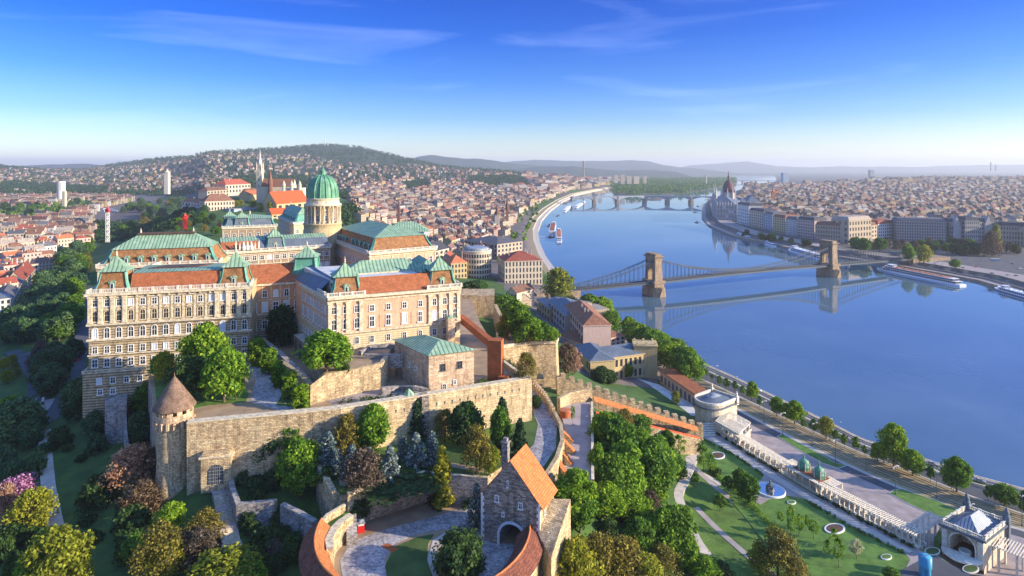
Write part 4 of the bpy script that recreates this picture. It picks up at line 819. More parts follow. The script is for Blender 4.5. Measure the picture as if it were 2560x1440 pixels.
def barb(a0, a1, label, mt_in, mt_out, zr=46.4):
    B = thing('tiled_wall_walk', label, 'wall', (cx_ + cr_ * math.cos(R((a0 + a1) / 2)), cy_ + cr_ * math.sin(R((a0 + a1) / 2)), 22), 'old castle walls'); pts = [(cx_ + cr_ * math.cos(R(a)), cy_ + cr_ * math.sin(R(a))) for a in np.linspace(a0, a1, 14)]
    m = MB(); ribbon(m, pts, 5.6, 14, zr - 3.2); m.obj('wall', MT['rubble_grey' if mt_out == 'old_tiles' and a0 > 180 and a0 < 260 else 'rubble'], B)
    m = MB(); n = 22
    A = np.linspace(a0 - 1, a1 + 1, n); rr = [(3.9, -3.3), (0, 0), (-3.9, -3.3)]; vs = [(cx_ + (cr_ + r) * math.cos(R(a)), cy_ + (cr_ + r) * math.sin(R(a)), zr + z) for r, z in rr for a in A]
    m.add(vs, [(i, i + 1, n + i + 1, n + i) for i in range(n - 1)], 1); m.add(vs, [(n + i, n + i + 1, 2 * n + i + 1, 2 * n + i) for i in range(n - 1)], 0); m.obj('tiled_roof', [MT[mt_in], MT[mt_out]], B)
    m = MB(); m.tube([(cx_ + cr_ * math.cos(R(a)), cy_ + cr_ * math.sin(R(a)), zr + .05) for a in A], .28, 6); m.obj('ridge_tile', MT['orange_tiles'], B)
barb(178, 262, 'curved wall walk with orange inner and dark outer tiled slopes left of the barbican court', 'orange_tiles', 'old_tiles')
barb(292, 360, 'curved wall walk with red brown tiled roof ending at the gatehouse arch', 'old_tiles', 'old_tiles', 45.5)
wall('barbican_wall', 'thin outer curved wall beside the grassy strip above the barbican', [xy(793, 1338, 45.5), xy(800, 1310, 45.5), xy(818, 1288, 45.5), xy(845, 1272, 45.5), xy(862, 1262, 45.5)], .9, 30, 45.8, ['rubble', 'trim'])
wall('barbican_wall', 'thick inner curved wall beside the grassy strip above the barbican', [xy(826, 1374, 44), xy(822, 1350, 44), xy(835, 1322, 44), xy(852, 1305, 44), xy(878, 1288, 44)], 2.0, 30, 44.4, ['rubble', 'trim'])
sheet('lawn', pxl([(800, 1340), (822, 1350), (838, 1318), (870, 1285), (862, 1268), (840, 1278), (815, 1296), (800, 1318)], 43.6), 43.6, 'grass_lawn', z0=30)
wall('buttress_wall', 'stepped stone buttress beside the red kiosk', [xy(878, 1290, 43), xy(880, 1345, 40)], 3.0, 30, [43.5, 40.5], ['rubble_grey'])
# gatehouse
g0, g1 = Vector(P(1203, 1232, 51.6)), Vector(P(1350, 1264, 51.6)); gf = Fac(g0, g1); gdv = Vector((.41, .91)).normalized(); gd_ = 11.0
GH = thing('gatehouse', 'stone gatehouse with steep orange tiled roof and white arched gateway', 'gatehouse', (*((g0 + g1) / 2).xy, 38)); r0, r1 = g1.xy + gdv * gd_, g0.xy + gdv * gd_; gp = [tuple(g0.xy), tuple(g1.xy), tuple(r0), tuple(r1)]; GL = gf.L; mid = GL * .5
def G3(x, z, o=0): c = gf.at(x, o); return (c.x, c.y, z)
# front wall with real arched opening
ar = arc(7.6, 6.6, 14, x0=9.6, z0=38); zE, zA = 51.6, 62.4; m = MB()
top = [(9.6 + 3.8, 38)] + ar[2:-0 or None]
pts = ar[2:]                                   # from right springing over to the left springing
outer = []
for x, z in pts:
    dx, dz = x - 9.6, z - (38 + 2.8); k = 99
    for bx, side in ((0 - 9.6, 0), (GL - 9.6, 1)):
        if (dx > 0) == (side == 1) and abs(dx) > 1e-6: k = min(k, bx / dx)
    sl_ = (zA - zE) / mid; 
    for s_ in (1, -1):      # roof lines z = zE + sl*(x) or zE + sl*(GL-x)
        a = dz - s_ * sl_ * dx; b = (zE + (sl_ * 9.6 if s_ == 1 else sl_ * (GL - 9.6))) - (38 + 2.8)
        if a > 1e-6: k = min(k, b / a)
    outer.append((9.6 + dx * k, 40.8 + dz * k))
vs = [G3(x, z) for x, z in pts] + [G3(x, z) for x, z in outer]; n = len(pts); m.add(vs, [(i, n + i, n + i + 1, i + 1) for i in range(n - 1)])
a_i = max(range(n), key=lambda i: outer[i][1]); 
m.quad(G3(ar[1][0], 36), G3(GL, 36), (*G3(GL, 0)[:2], outer[0][1]), (*G3(ar[1][0], 0)[:2], pts[0][1])); m.quad(G3(0, 36), G3(ar[0][0], 36), G3(ar[0][0], pts[-1][1]), G3(0, outer[-1][1]))
cor = [(GL, zE), (mid, zA), (0, zE)]
for cx2, cz2 in cor:
    j = [i for i in range(n - 1) if (outer[i][0] - cx2) * (outer[i + 1][0] - cx2) <= 0 and min(outer[i][1], outer[i + 1][1]) <= cz2 + .01 and max(outer[i][1], outer[i + 1][1]) > 45]
    for i in j[:1]: m.tri(G3(*outer[i]), G3(cx2, cz2), G3(*outer[i + 1]))
if abs(outer[0][0] - GL) < .01: 
    i = next(i for i in range(n - 1) if abs(outer[i][0] - GL) < .01 and abs(outer[i + 1][0] - GL) > .01); m.tri(G3(*outer[i]), G3(GL, zE), G3(*outer[i + 1]))
if abs(outer[-1][0]) < .01:
    i = next(i for i in range(n - 1) if abs(outer[i][0]) > .01 and abs(outer[i + 1][0]) < .01); m.tri(G3(*outer[i]), G3(0, zE), G3(*outer[i + 1]))
m.quad((*gp[1], 30), (*gp[2], 30), (*gp[2], zE), (*gp[1], zE), 1); m.quad((*gp[2], 30), (*gp[3], 30), (*gp[3], zE), (*gp[2], zE), 0); m.quad((*gp[3], 30), (*gp[0], 30), (*gp[0], zE), (*gp[3], zE), 0)
bm_ = gf.at(mid) + gdv * gd_; m.tri((*gp[2], zE), (*gp[3], zE), (*bm_, zA), 0); m.obj('wall', [MT['gate_stone'], MT['rubble']], GH)
m = MB(); vs = [G3(x, z) for x, z in ar] + [(G3(x, z)[0] + gdv.x * 9, G3(x, z)[1] + gdv.y * 9, z) for x, z in ar]; n = len(ar); m.add(vs, [(i, (i + 1) % n, n + (i + 1) % n, n + i) for i in range(1, n)]); m.add(vs[n:], [tuple(range(n))]); m.obj('passage', MT['rubble_grey'], GH)
m = MB(); o2 = arc(9.0, 7.3, 14, x0=9.6, z0=38); vs = []
for ring, oo in ((o2, .22), (ar, .22), (o2, -.02), (ar, -.02)): vs += [G3(x, z, oo) for x, z in ring]
n = len(ar); m.add(vs, sum([[(i, i + 1, n + i + 1, n + i), (2 * n + i, 2 * n + i + 1, i + 1, i), (n + i, n + i + 1, 3 * n + i + 1, 3 * n + i)] for i in range(1, n - 1)], []) + [(0, n, 2 * n - 1, n - 1)][:0]); 
m.box(*gf.at(ar[0][0] - .35, .1), 38, .7, .26, 3.6, gf.a); m.box(*gf.at(ar[1][0] + .35, .1), 38, .7, .26, 3.6, gf.a); m.obj('arch_surround', MT['frame_white'], GH)
m = MB()
for k in range(15):
    z = 38 + k * .92; w_ = 1.0 if k % 2 else .6
    for x in (w_ / 2 - .05, GL - w_ / 2 + .05): c = gf.at(x, .03); m.box(c.x, c.y, z, w_, .2, .86, gf.a)
m.obj('quoins', MT['frame_white'], GH)
for x, z, w_, h_ in ((5.0, 50.2, .9, 1.5), (12.2, 49.6, .9, 1.5), (6.9, 46.4, .6, 1.0), (8.3, 55.0, .35, 1.6)):
    c = gf.at(x, .05); win(GH, c.x, c.y, z, gf.a, 'small', w_, h_)
sf = Fac(gp[1], gp[2]); [win(GH, *sf.at(x, .04), z, sf.a, 'small', .5, 1.3) for x, z in ((3, 47.5), (7, 48.6))]
m = MB(); ov = 1.0; e = gf.d * ov; dn = ov * (zA - zE) / mid
for sgn, A, B in ((1, gp[1], gp[2]), (-1, gp[0], gp[3])):
    A = Vector(A) + e * sgn - gdv * .05; B = Vector(B) + e * sgn + gdv * .6; R0 = gf.at(mid) - gdv * .05; R1 = gf.at(mid) + gdv * (gd_ + .6)
    a3, b3, c3_, d3 = (*A, zE - dn + .15), (*B, zE - dn + .15), (*R1, zA + .15), (*R0, zA + .15)
    m.add([a3, b3, c3_, d3] + [(p[0], p[1], p[2] - .35) for p in (a3, b3, c3_, d3)], [(0, 1, 2, 3), (4, 7, 6, 5), (0, 4, 5, 1), (0, 3, 7, 4), (1, 5, 6, 2)])
m.obj('tiled_roof', MT['orange_tiles'], GH)
m = MB(); c = gf.at(2.2) + gdv * 12.0; m.box(c.x, c.y, 40, 1.9, 1.9, 21.5, gf.a); m.box(c.x, c.y, 61.5, 2.3, 2.3, .5, gf.a); m.box(c.x, c.y, 62, 1.3, 1.3, 1.0, gf.a); m.obj('chimney', MT['rubble_grey'], GH)
m = MB(); A = Vector(gp[2]) - gdv * 3; B = A + gf.d * 5.5 + gdv * 2; C_ = B - gdv * 16; m.prism([tuple(A), tuple(B), tuple(C_), tuple(Vector(gp[1]) - gdv * 1)], 14, [49.5, 49.5, 42, 44], 0, 0); o = m.obj('flank_wall', MT['rubble']); tag(o, 'tall sunlit rubble wall against the right flank of the gatehouse', 'wall', 'old castle walls')
# square hall, lift tower, big bastion
h0, h1, h2, h3 = xy(1072, 887, 75.2), xy(1185, 873, 75.2), xy(1080, 842, 75.2), xy(987, 848, 75.2); HL = thing('stone_hall', 'square pale stone hall with a low green metal hipped roof', 'building', (*xy(1100, 950, 61), 60)); hp = [h0, h1, h2, h3]
m = MB(); m.prism(hp, 56, 75.0); m.obj('wall', MT['ashlar'], HL); m = MB(); hip(m, hp, 75.0, 78.2, 0, over=.8, k=.45); m.obj('roof', MT['copper'], HL)
hf = Fac(h0, h1); hs = Fac(h3, h0)
for x, z, k, w_, h_ in ((5.5, 68.6, 'iron', 1.7, 2.4), (12.2, 68.8, 'iron', 1.7, 2.4), (10.2, 62.9, 'small', .9, 1.4), (6.0, 61.0, 'arch', 1.4, 2.4)): c = hf.at(x, .04); win(HL, c.x, c.y, z, hf.a, k, w_, h_)
for x in (12, 17): c = hs.at(x, .04); win(HL, c.x, c.y, 67, hs.a, 'small')
LT = thing('lift_tower', 'rust coloured steel lift tower with a long covered walkway', 'tower', (*xy(1238, 930, 62), 60)); lp_ = Vector(xy(1239, 852, 77.0)); m = MB(); m.box(lp_.x, lp_.y, 56, 5.6, 4.6, 21.6, R(-12)); m.obj('shaft', MT['rust'], LT)
m = MB(); q = Vector(P(1152, 795, 76.0)); m.beam((lp_.x - 1.5, lp_.y + 1, 75.5), (q.x, q.y, 76.0), 2.6, 3.0); m.obj('walkway', MT['rust'], LT); m = MB(); m.box(lp_.x + 3.2, lp_.y - 2.6, 60.8, 4, 3, 3.2, R(-12)); m.obj('porch', MT['rust'], LT)
BP = pxl([(1252, 868), (1320, 858), (1389, 856), (1394, 848), (1388, 836), (1300, 826), (1240, 830)], 63); m = MB(); lo_ = inset(BP, -1.6); frustum(m, lo_, 30, BP, 62.9, 0, 0); o = m.obj('bastion', MT['rubble']); tag(o, 'huge sunlit rubble bastion right of the rusty lift tower', 'bastion', 'old castle walls'); TERR.append((BP, 62.8))
m = MB(); ribbon(m, BP[:5], 1.2, 62.5, 63.9); o.select_set(False); m.obj('parapet', MT['trim'], o)
m = MB(); bx = Vector(xy(1350, 960, 44)); m.add([(bx.x + x, bx.y - 1.55, 46.8 + z) for x, z in arc(3.2, 2.8)], [tuple(range(11))]); m.obj('arch_opening', MT['iron'], o)
wall('plateau_wall', 'rubble parapet wall from the curtain wall end back to the bastion', [c3, xy(1290, 928, 62), xy(1258, 904, 62)], 1.4, 42, 62.6, ['rubble', 'trim'])
m = MB(); m.prism([xy(1150, 738, 63), xy(1236, 739, 63), xy(1236, 722, 63), xy(1150, 722, 63)], 25, 63.0); o = m.obj('east_wall', MT['rubble']); tag(o, 'flat topped sunlit rubble wall behind the salmon wing corner', 'wall', 'old castle walls')
wall('slope_rampart', 'low rubble wall descending to the trees behind the lift tower', [xy(1238, 760, 60), xy(1262, 800, 60), xy(1300, 828, 60)], 2.0, 25, [60, 58, 62], ['rubble'])
m = MB(); m.box(*(ff.at(L3 - 5.5, 3.2)), 60, 3.4, 3.4, 19.5, ff.a); o = m.obj('stair_turret', MT['ashlar']); tag(o, 'slim square stair turret in front of the salmon wing', 'turret'); m = MB(); hip(m, [tuple(ff.at(L3 - 5.5 + a, 3.2 + b)) for a, b in ((-1.9, 1.9), (1.9, 1.9), (1.9, -1.9), (-1.9, -1.9))], 79.5, 80.6); m.obj('roof', MT['copper'], o)
KI = thing('pavilion_kiosk', 'small ticket kiosk with a pale green octagonal roof by the stone hall', 'kiosk', (*xy(1022, 1000, 61), 61)); p = xy(1022, 1000, 61); m = MB(); m.cyl(p[0], p[1], 60.8, 63.2, 1.3, 8); m.obj('cabin', MT['ashlar'], KI); m = MB(); m.lathe(p[0], p[1], [(2.3, 63.0), (.1, 65.2)], 8, smooth=False); m.obj('roof', MT['copper'], KI)
# red kiosk
p = xy(902, 1328, 38); KB = thing('red_kiosk', 'bright red boxed kiosk standing in the barbican court', 'kiosk', (*p, 38)); m = MB(); m.box(p[0], p[1], 38, 2.0, 2.0, 2.7, R(20)); m.obj('cabin', MT['red_paint'], KB); m = MB(); m.box(p[0], p[1], 40.7, 2.3, 2.3, .25, R(20)); m.lathe(p[0], p[1], [(.9, 40.95), (.5, 41.3), (.1, 41.4)], 8); m.obj('roof', MT['zinc'], KB)
m = MB(); f_ = Fac((p[0] - .94 + .34, p[1] - .94 - .34), (p[0] + .94 + .34, p[1] - .94 + .34)); f_.band(m, 40.2, .35, .08, 0, .2, 1.8); m.obj('sign_band', MT['frame_white'], KB)
# ramp and stepped wall
sheet('lane', pxl([(1398, 1012), (1476, 1005), (1478, 1200), (1440, 1215), (1385, 1205), (1410, 1120), (1412, 1070)], 42), 42.0, 'gravel', z0=28); TERR.append((pxl([(1398, 1012), (1476, 1005), (1478, 1200), (1385, 1205), (1410, 1120)], 42), 42))
wall('ramp_wall', 'long low parapet along the right side of the ramp', pxl([(1480, 1008), (1482, 1205)], 42.5), 1.0, 26, 43.4, ['rubble', 'trim'])
RS = thing('ramp_steps', 'broad stone steps beside the ramp under the buttresses', 'stairs', (*xy(1400, 1150, 42), 38)); m = MB()
for i in range(9): p = xy(1412 - i * 2.4, 1118 + i * 9, 42.4); m.box(p[0], p[1], 38, 5.5, 1.0, 4.25 - i * .02, R(8))
m.obj('tread', MT['white_stone'], RS)
w0 = Vector(P(1392, 942, 49)); w1 = Vector(P(1756, 1062, 24)); W_n = 17; SW = thing('stepped_wall', 'stepped crenellated stone wall descending from the bastion to the round pavilion', 'wall', (*((w0 + w1) / 2).xy, 20), 'old castle walls'); m = MB(); sw = Fac(w0, w1)
for i in range(W_n):
    xa, xb = sw.L * i / W_n, sw.L * (i + 1) / W_n; z = 49.2 + (23.5 - 49.2) * i / (W_n - 1); c = sw.at((xa + xb) / 2); m.box(c.x, c.y, 5, xb - xa, 2.4, z - 5, sw.a); c = sw.at(xb - (xb - xa) * .3, 0); m.box(c.x, c.y, z, (xb - xa) * .55, 2.38, 1.2, sw.a)
m.obj('wall', MT['rubble'], SW)
CS = thing('covered_stair', 'covered stairway with a long narrow orange roof along the stepped wall', 'covered stair', (*xy(1600, 1050, 30), 20)); a0_, a1_ = Vector(P(1484, 990, 44)), Vector(P(1742, 1066, 24)); nrm = Vector((sw.n.x, sw.n.y, 0))
m = MB(); e = nrm * 1.9 + Vector((0, 0, -1.6)); m.add([a0_, a1_, a1_ + e, a0_ + e] + [q + Vector((0, 0, -.25)) for q in (a0_, a1_, a1_ + e, a0_ + e)], [(0, 3, 2, 1), (4, 5, 6, 7), (3, 7, 6, 2)]); m.obj('roof', MT['orange_tiles'], CS)
m = MB(); b0_, b1_ = a0_ + nrm * 4.6 + Vector((0, 0, -5.0)), a1_ + nrm * 3.2 + Vector((0, 0, -3.6)); e2 = nrm * 1.4 + Vector((0, 0, -1.0)); m.add([b0_, b1_, b1_ + e2, b0_ + e2], [(0, 3, 2, 1)]); m.obj('lower_roof', MT['scarlet_tiles'], CS)
m = MB(); ribbon(m, [(b0_ + nrm * .8).xy, (b1_ + nrm * .8).xy], 1.4, 5, [b0_.z - .6, b1_.z - .6]); m.obj('outer_wall', MT['rubble'], CS)
for i in range(14): t = (i + .5) / 14; p = a0_.lerp(a1_, t) + nrm * 1.7; m = MB(); m.box(p.x, p.y, p.z - 4, .25, .25, 2.6); m.obj('post', MT['bark'], CS)
wall('gate_wall', 'low stone wall with an arched passage at the head of the ramp', pxl([(1396, 1000), (1425, 985), (1478, 975)], 46), 1.6, 34, 47, ['rubble'])
p = xy(1413, 1035, 43); CK = thing('ticket_drum', 'round orange metal drum cabin at the top of the ramp', 'cabin', (*p, 42)); m = MB(); m.lathe(p[0], p[1], [(2.2, 41), (2.2, 44.6)], 20); m.obj('drum', MT['rust'], CK); m = MB(); m.lathe(p[0], p[1], [(2.35, 44.6), (2.35, 44.85), (.05, 45.0)], 20, smooth=False); m.obj('lid', MT['deck_orange'], CK)
# ================================================================ EMBANKMENT AND BAZAAR GARDEN
WATERE = [(1425, 727), (1480, 760), (1560, 807), (1660, 862), (1752, 904), (1832, 939), (1905, 974), (2010, 1024), (2090, 1062), (2150, 1094), (2260, 1128), (2370, 1165), (2410, 1180), (2560, 1220), (2900, 1375)]
LB = [(1425, 742), (1480, 776), (1560, 822), (1660, 878), (1747, 917), (1830, 954), (1905, 990), (2010, 1042), (2090, 1078), (2150, 1108), (2270, 1152), (2370, 1186), (2410, 1198), (2560, 1244), (2900, 1395)]
LK = [(1700, 925), (1800, 970), (1880, 1008), (2045, 1085), (2140, 1128), (2280, 1182), (2420, 1240), (2560, 1288), (2900, 1415)]
LT = [(1700, 945), (1790, 990), (1875, 1037), (2030, 1117), (2100, 1150), (2170, 1182), (2280, 1229), (2407, 1280), (2560, 1323), (2900, 1450)]
PGL = [(1786, 1078), (1945, 1178), (2035, 1232), (2292, 1372)]
inner8 = [(2900, 1640), (2560, 1500), (2292, 1376)] + PGL[::-1][1:] + [(1735, 1060), (1690, 1000), (1600, 985), (1470, 950), (1430, 900), (1400, 850), (1390, 790), (1385, 755)]
terrace('embankment', pxl(LB, 8) + pxl(inner8, 8), 8, -5, 'white_stone', 'paving')
terrace('lower_quay', pxl(WATERE, 3.2) + pxl(LB[::-1], 3.2), 3.2, -5, 'white_stone', 'paving_light')
def rs(pts, n):
    a = np.array(pts, float); s = np.concatenate([[0], np.cumsum(np.hypot(*np.diff(a, axis=0).T))]); t = np.linspace(0, s[-1], n); return list(zip(np.interp(t, s, a[:, 0]), np.interp(t, s, a[:, 1])))
def strip_(name, A, B, z, mat, ta=0., tb=1., n=40, z0=None):
    A = [Vector(xy(u, v, z)) for u, v in rs(A, n)]; B = [Vector(xy(u, v, z)) for u, v in rs(B, n)]; a = [p.lerp(q, ta) for p, q in zip(A, B)]; b = [p.lerp(q, tb) for p, q in zip(A, B)]
    m = MB(); m.add([(*p, z) for p in a] + [(*p, z) for p in b] + [(*p, z - .25) for p in a] + [(*p, z - .25) for p in b], sum([[(i, i + 1, n + i + 1, n + i), (2 * n + i, 2 * n + i + 1, i + 1, i), (n + i, n + i + 1, 3 * n + i + 1, 3 * n + i)] for i in range(n - 1)], [])); o = m.obj(name, MT[mat]); struct(o); return o
strip_('road', WATERE, LB, 3.3, 'asphalt', .35, .85); strip_('road_marking', WATERE, LB, 3.32, 'frame_white', .59, .605)
strip_('kerb', WATERE, LB, 3.9, 'white_stone', 0, .08); strip_('parapet', LB, [(u, v + 3) for u, v in LB], 9.0, 'white_stone', 0, .5)
LB2 = [p for p in LB if p[0] >= 1740]; LB2 = [(1700, 897)] + LB2
strip_('pavement', LB2, LK, 8.05, 'asphalt', .06, .9); strip_('kerb', LB2, LK, 8.15, 'kerb', .9, .97)
strip_('track_bed', LK, LT, 8.06, 'track_bed'); 
for t in (.12, .24, .40, .52, .68, .80): strip_('rail', LK, LT, 8.16, 'rail', t, t + .022)
strip_('pavement', LT, [(u - 3, v + 10) for u, v in LT], 8.10, 'paving_light', 0, .5); strip_('pavement', LT, [(u - 8, v + 24) for u, v in LT], 8.07, 'asphalt', .25, .8)
def oval(cu, cv, ru, rv, z, n=28): return [xy(cu + ru * math.cos(2 * math.pi * i / n), cv + rv * math.sin(2 * math.pi * i / n), z) for i in range(n)]
for g_ in ([(1944, 1091), (1956, 1086), (2040, 1130), (2090, 1158), (2114, 1163), (2096, 1170), (2056, 1157), (2000, 1126)], [(2225, 1234), (2234, 1226), (2254, 1223), (2330, 1248), (2412, 1282), (2440, 1300), (2360, 1300), (2290, 1268)], [(1717, 972), (1738, 966), (1764, 980), (1790, 992), (1778, 996), (1748, 990)]):
    q = pxl(g_, 8.1); m = MB(); m.prism(inset(q, -.4), 8, 8.16); struct(m.obj('kerb', MT['kerb'])); sheet('lawn', q, 8.22, 'grass_lawn')
# garden level z 12
GP = pxl([(1738, 1090), (1760, 1075), (1786, 1078), (1945, 1178), (2035, 1232), (2292, 1372), (2340, 1385), (2420, 1440), (2560, 1520), (2300, 1600), (2100, 1560), (1950, 1400), (1860, 1290), (1775, 1190), (1735, 1130)], 12)
terrace('garden_ground', GP, 12, 2, 'white_stone', 'grass_lawn')
PAVE = [(1745, 1090), (1786, 1081), (1942, 1180), (2030, 1234), (2290, 1374), (2340, 1388), (2420, 1440), (2560, 1520), (2300, 1600), (2230, 1500), (2262, 1425), (2275, 1400), (2262, 1382), (2130, 1318), (2010, 1246), (1955, 1237), (1920, 1250), (1900, 1262), (1870, 1240), (1872, 1208), (1905, 1200), (1908, 1186), (1845, 1145), (1790, 1108)]
sheet('paving', pxl(PAVE, 12), 12.05, 'paving'); 
strip_('promenade', [(1762, 1096), (1800, 1118), (1912, 1188), (2008, 1246), (2130, 1316), (2268, 1382)], [(1792, 1092), (1830, 1112), (1938, 1180), (2030, 1238), (2150, 1302), (2288, 1378)], 12.09, 'paving_light', .12, .8)
m = MB(); m.prism(pxl([(2255, 1425), (2330, 1385), (2420, 1435), (2480, 1480), (2300, 1560), (2230, 1480)], 12), 11.8, 12.1); struct(m.obj('plaza', MT['asphalt']))
for i, (cu, cv, ru, rv) in enumerate([(1794, 1140, 19, 9), (2087, 1323, 26, 13), (2216, 1394, 14, 7), (1979, 1257, 11, 5), (2331, 1380, 20, 10), (2427, 1424, 21, 11)]):
    FB = thing('flower_bed', ['oval flower bed with red earth on the upper lawn beside the pergola', 'large oval flower bed with white rim on the big lawn', 'small ring shaped flower bed near the end of the big lawn', 'little round flower bed on the lawn corner by the fountain', 'dark round planting bed left of the arched pavilion', 'dark round planting bed in front of the arched pavilion'][i], 'flower bed', (*xy(cu, cv, 12), 12), 'flower beds of the bazaar garden')
    m = MB(); m.prism(oval(cu, cv, ru, rv, 12), 12, 12.35); m.obj('rim', MT['frame_white' if i < 4 else 'kerb'], FB); m = MB(); m.prism(oval(cu, cv, ru * .82, rv * .8, 12), 12.1, 12.42); m.obj('soil', MT['soil' if i < 2 else 'grass_lawn' if i < 4 else 'grass_dark'], FB)
# fountain
fx, fy = xy(1925, 1227, 12); FN = thing('fountain', 'round fountain basin with dark sculpture group and white rim', 'fountain', (fx, fy, 12)); m = MB(); m.lathe(fx, fy, [(6.0, 12), (6.0, 12.7), (5.5, 12.75), (5.4, 12.3)], 40); m.obj('rim', MT['frame_white'], FN); m = MB(); m.lathe(fx, fy, [(0.01, 12.45), (5.45, 12.45)], 40); m.obj('water', wm.mat, FN)
m = MB(); m.lathe(fx, fy, [(2.0, 12.2), (1.6, 13), (1.1, 13.4), (.9, 14.2), (1.3, 14.6), (.5, 14.9), (.35, 15.6), (.45, 16), (.05, 16.4)], 9, smooth=False); [m.box(fx + 1.3 * math.cos(a), fy + 1.3 * math.sin(a), 12.4, .6, .5, 1.6, a) for a in (0, 1.3, 2.6, 3.9, 5.2)]; m.obj('sculpture', MT['iron'], FN)
# pergola
PG = thing('pergola', 'long white slatted pergola on square posts above the riverside forecourt', 'pergola', (*xy(2035, 1230, 12), 12)); pts = [Vector(xy(u, v, 12)) for u, v in PGL]; m_b = MB(); m_r = MB(); np_ = 0
m = MB(); balp = []
for a, b, kk in zip(pts[:-1], pts[1:], (13, 5, 20)):
    f = Fac(a, b); ln = f.n * 1; 
    if ln.x < 0: ln = -ln
    for i in range(kk):
        for off in (0, 3.4):
            p = a + f.d * (i + .5) * f.L / kk + ln * off; q = MB(); q.box(p.x, p.y, 12, .72, .72, 1.1, f.a); q.box(p.x, p.y, 13.1, .46, .46, 3.0, f.a); q.box(p.x, p.y, 16.0, .7, .7, .35, f.a); q.obj('post', MT['trim_white'], PG); np_ += 1
    for off in (0, 3.4): p0_, p1_ = a + ln * off, b + ln * off; m_b.beam((*p0_, 16.5), (*p1_, 16.5), .35, .4)
    k = int(f.L / .85)
    for i in range(k): p = a + f.d * (i + .5) * f.L / k; m_r.beam((*(p - ln * 1.0), 16.82), (*(p + ln * 4.4), 16.82), .26, .24)
    balustrade(m, [a + ln * .1, b + ln * .1], 12.0, 1.0, 99); balustrade(m, [a + ln * 4.6, b + ln * 4.6], 11.8, 1.1, 3.0)
    q = MB(); q.prism([tuple(a - ln * .5), tuple(b - ln * .5), tuple(b + ln * 5), tuple(a + ln * 5)], 4, 12.0 - .02); q.obj('arcade', MT['white_stone'], PG)
m_b.obj('beam', MT['trim_white'], PG); m_r.obj('rafter', MT['trim_white'], PG)['kind'] = 'stuff'; m.obj('balustrade', MT['trim_white'], PG)
# twin domed kiosk
K = Fac(xy(1990, 1172, 17), xy(2042, 1200, 17)); KD = thing('domed_kiosk', 'terracotta roofed block with two small green ribbed domes at the pergola', 'kiosk', (*K.at(K.L / 2), 8)); m = MB(); kp = [tuple(K.at(-1)), tuple(K.at(K.L + 1)), tuple(K.at(K.L + 1, -5.5)), tuple(K.at(-1, -5.5))]; m.prism(kp, 6, 16.8, 0); m.obj('wall', MT['white_stone'], KD); m = MB(); m.prism(inset(kp, -.4), 16.8, 17.1); m.obj('roof', MT['terracotta'], KD)
for x in (1.6, K.L - 1.2):
    c = K.at(x, -2.8); m = MB(); m.lathe(c.x, c.y, [(2.35, 17), (2.35, 18.4), (2.5, 18.5), (2.2, 18.6), (2.15, 19.5), (1.7, 20.6), (.9, 21.3), (.35, 21.6)], 20); d = m.obj('dome', MT['copper_dome'], KD); m = MB(); m.lathe(c.x, c.y, [(.4, 21.5), (.3, 22), (.45, 22.5), (.1, 23), (.05, 25.3)], 8); m.obj('finial', MT['copper_dome'], d)
    for a in range(6): m = MB(); m.lathe(c.x + 2.45 * math.cos(a * math.pi / 3 + .3), c.y + 2.45 * math.sin(a * math.pi / 3 + .3), [(.22, 17), (.2, 19.4), (.02, 20.6)], 6); m.obj('pinnacle', MT['trim_white'], d)
    c2_ = K.at(x, 1.5); m_r = MB()
for x0, x1, y0, y1 in ((-7, 0, -1, -6), (K.L, K.L + 6.5, -1.5, -7.5), (-3, K.L + 2, 2.5, -.5)):
    m = MB(); n = int((x1 - x0) / .8); [m.beam((*K.at(x0 + (i + .5) * .8, y0), 17.0), (*K.at(x0 + (i + .5) * .8, y1), 17.0), .24, .2) for i in range(n)]; m.beam((*K.at(x0, y1 + .5), 16.8), (*K.at(x1, y1 + .5), 16.8), .3, .3); m.beam((*K.at(x0, y0 - .5), 16.8), (*K.at(x1, y0 - .5), 16.8), .3, .3); 
    for x in (x0 + .4, x1 - .4): c = K.at(x, y1 + .5); m.box(c.x, c.y, 8, .5, .5, 8.8, K.a)
    m.obj('slatted_canopy', MT['trim_white'], KD)
p = xy(2134, 1262, 12); cc = Fac(pts[2], pts[3]); t_ = (Vector(p) - pts[2]).dot(cc.d); ln = cc.n if cc.n.x > 0 else -cc.n; c = pts[2] + cc.d * t_ + ln * 5.0; m = MB()
for x, h in ((-2.6, 1.6), (-1.5, 2.8), (0, 4.2), (1.5, 2.8), (2.6, 1.6)): m.box(c.x + cc.d.x * x, c.y + cc.d.y * x, 8, 1.3, .8, 4 + h, cc.a)
m.lathe(c.x - cc.d.x * 3.6, c.y - cc.d.y * 3.6, [(.6, 12), (.5, 14), (.8, 15), (.4, 16), (.1, 17)], 8); o = m.obj('stone_crest', MT['ashlar']); tag(o, 'stone crest with vase on the pergola balustrade', 'ornament')
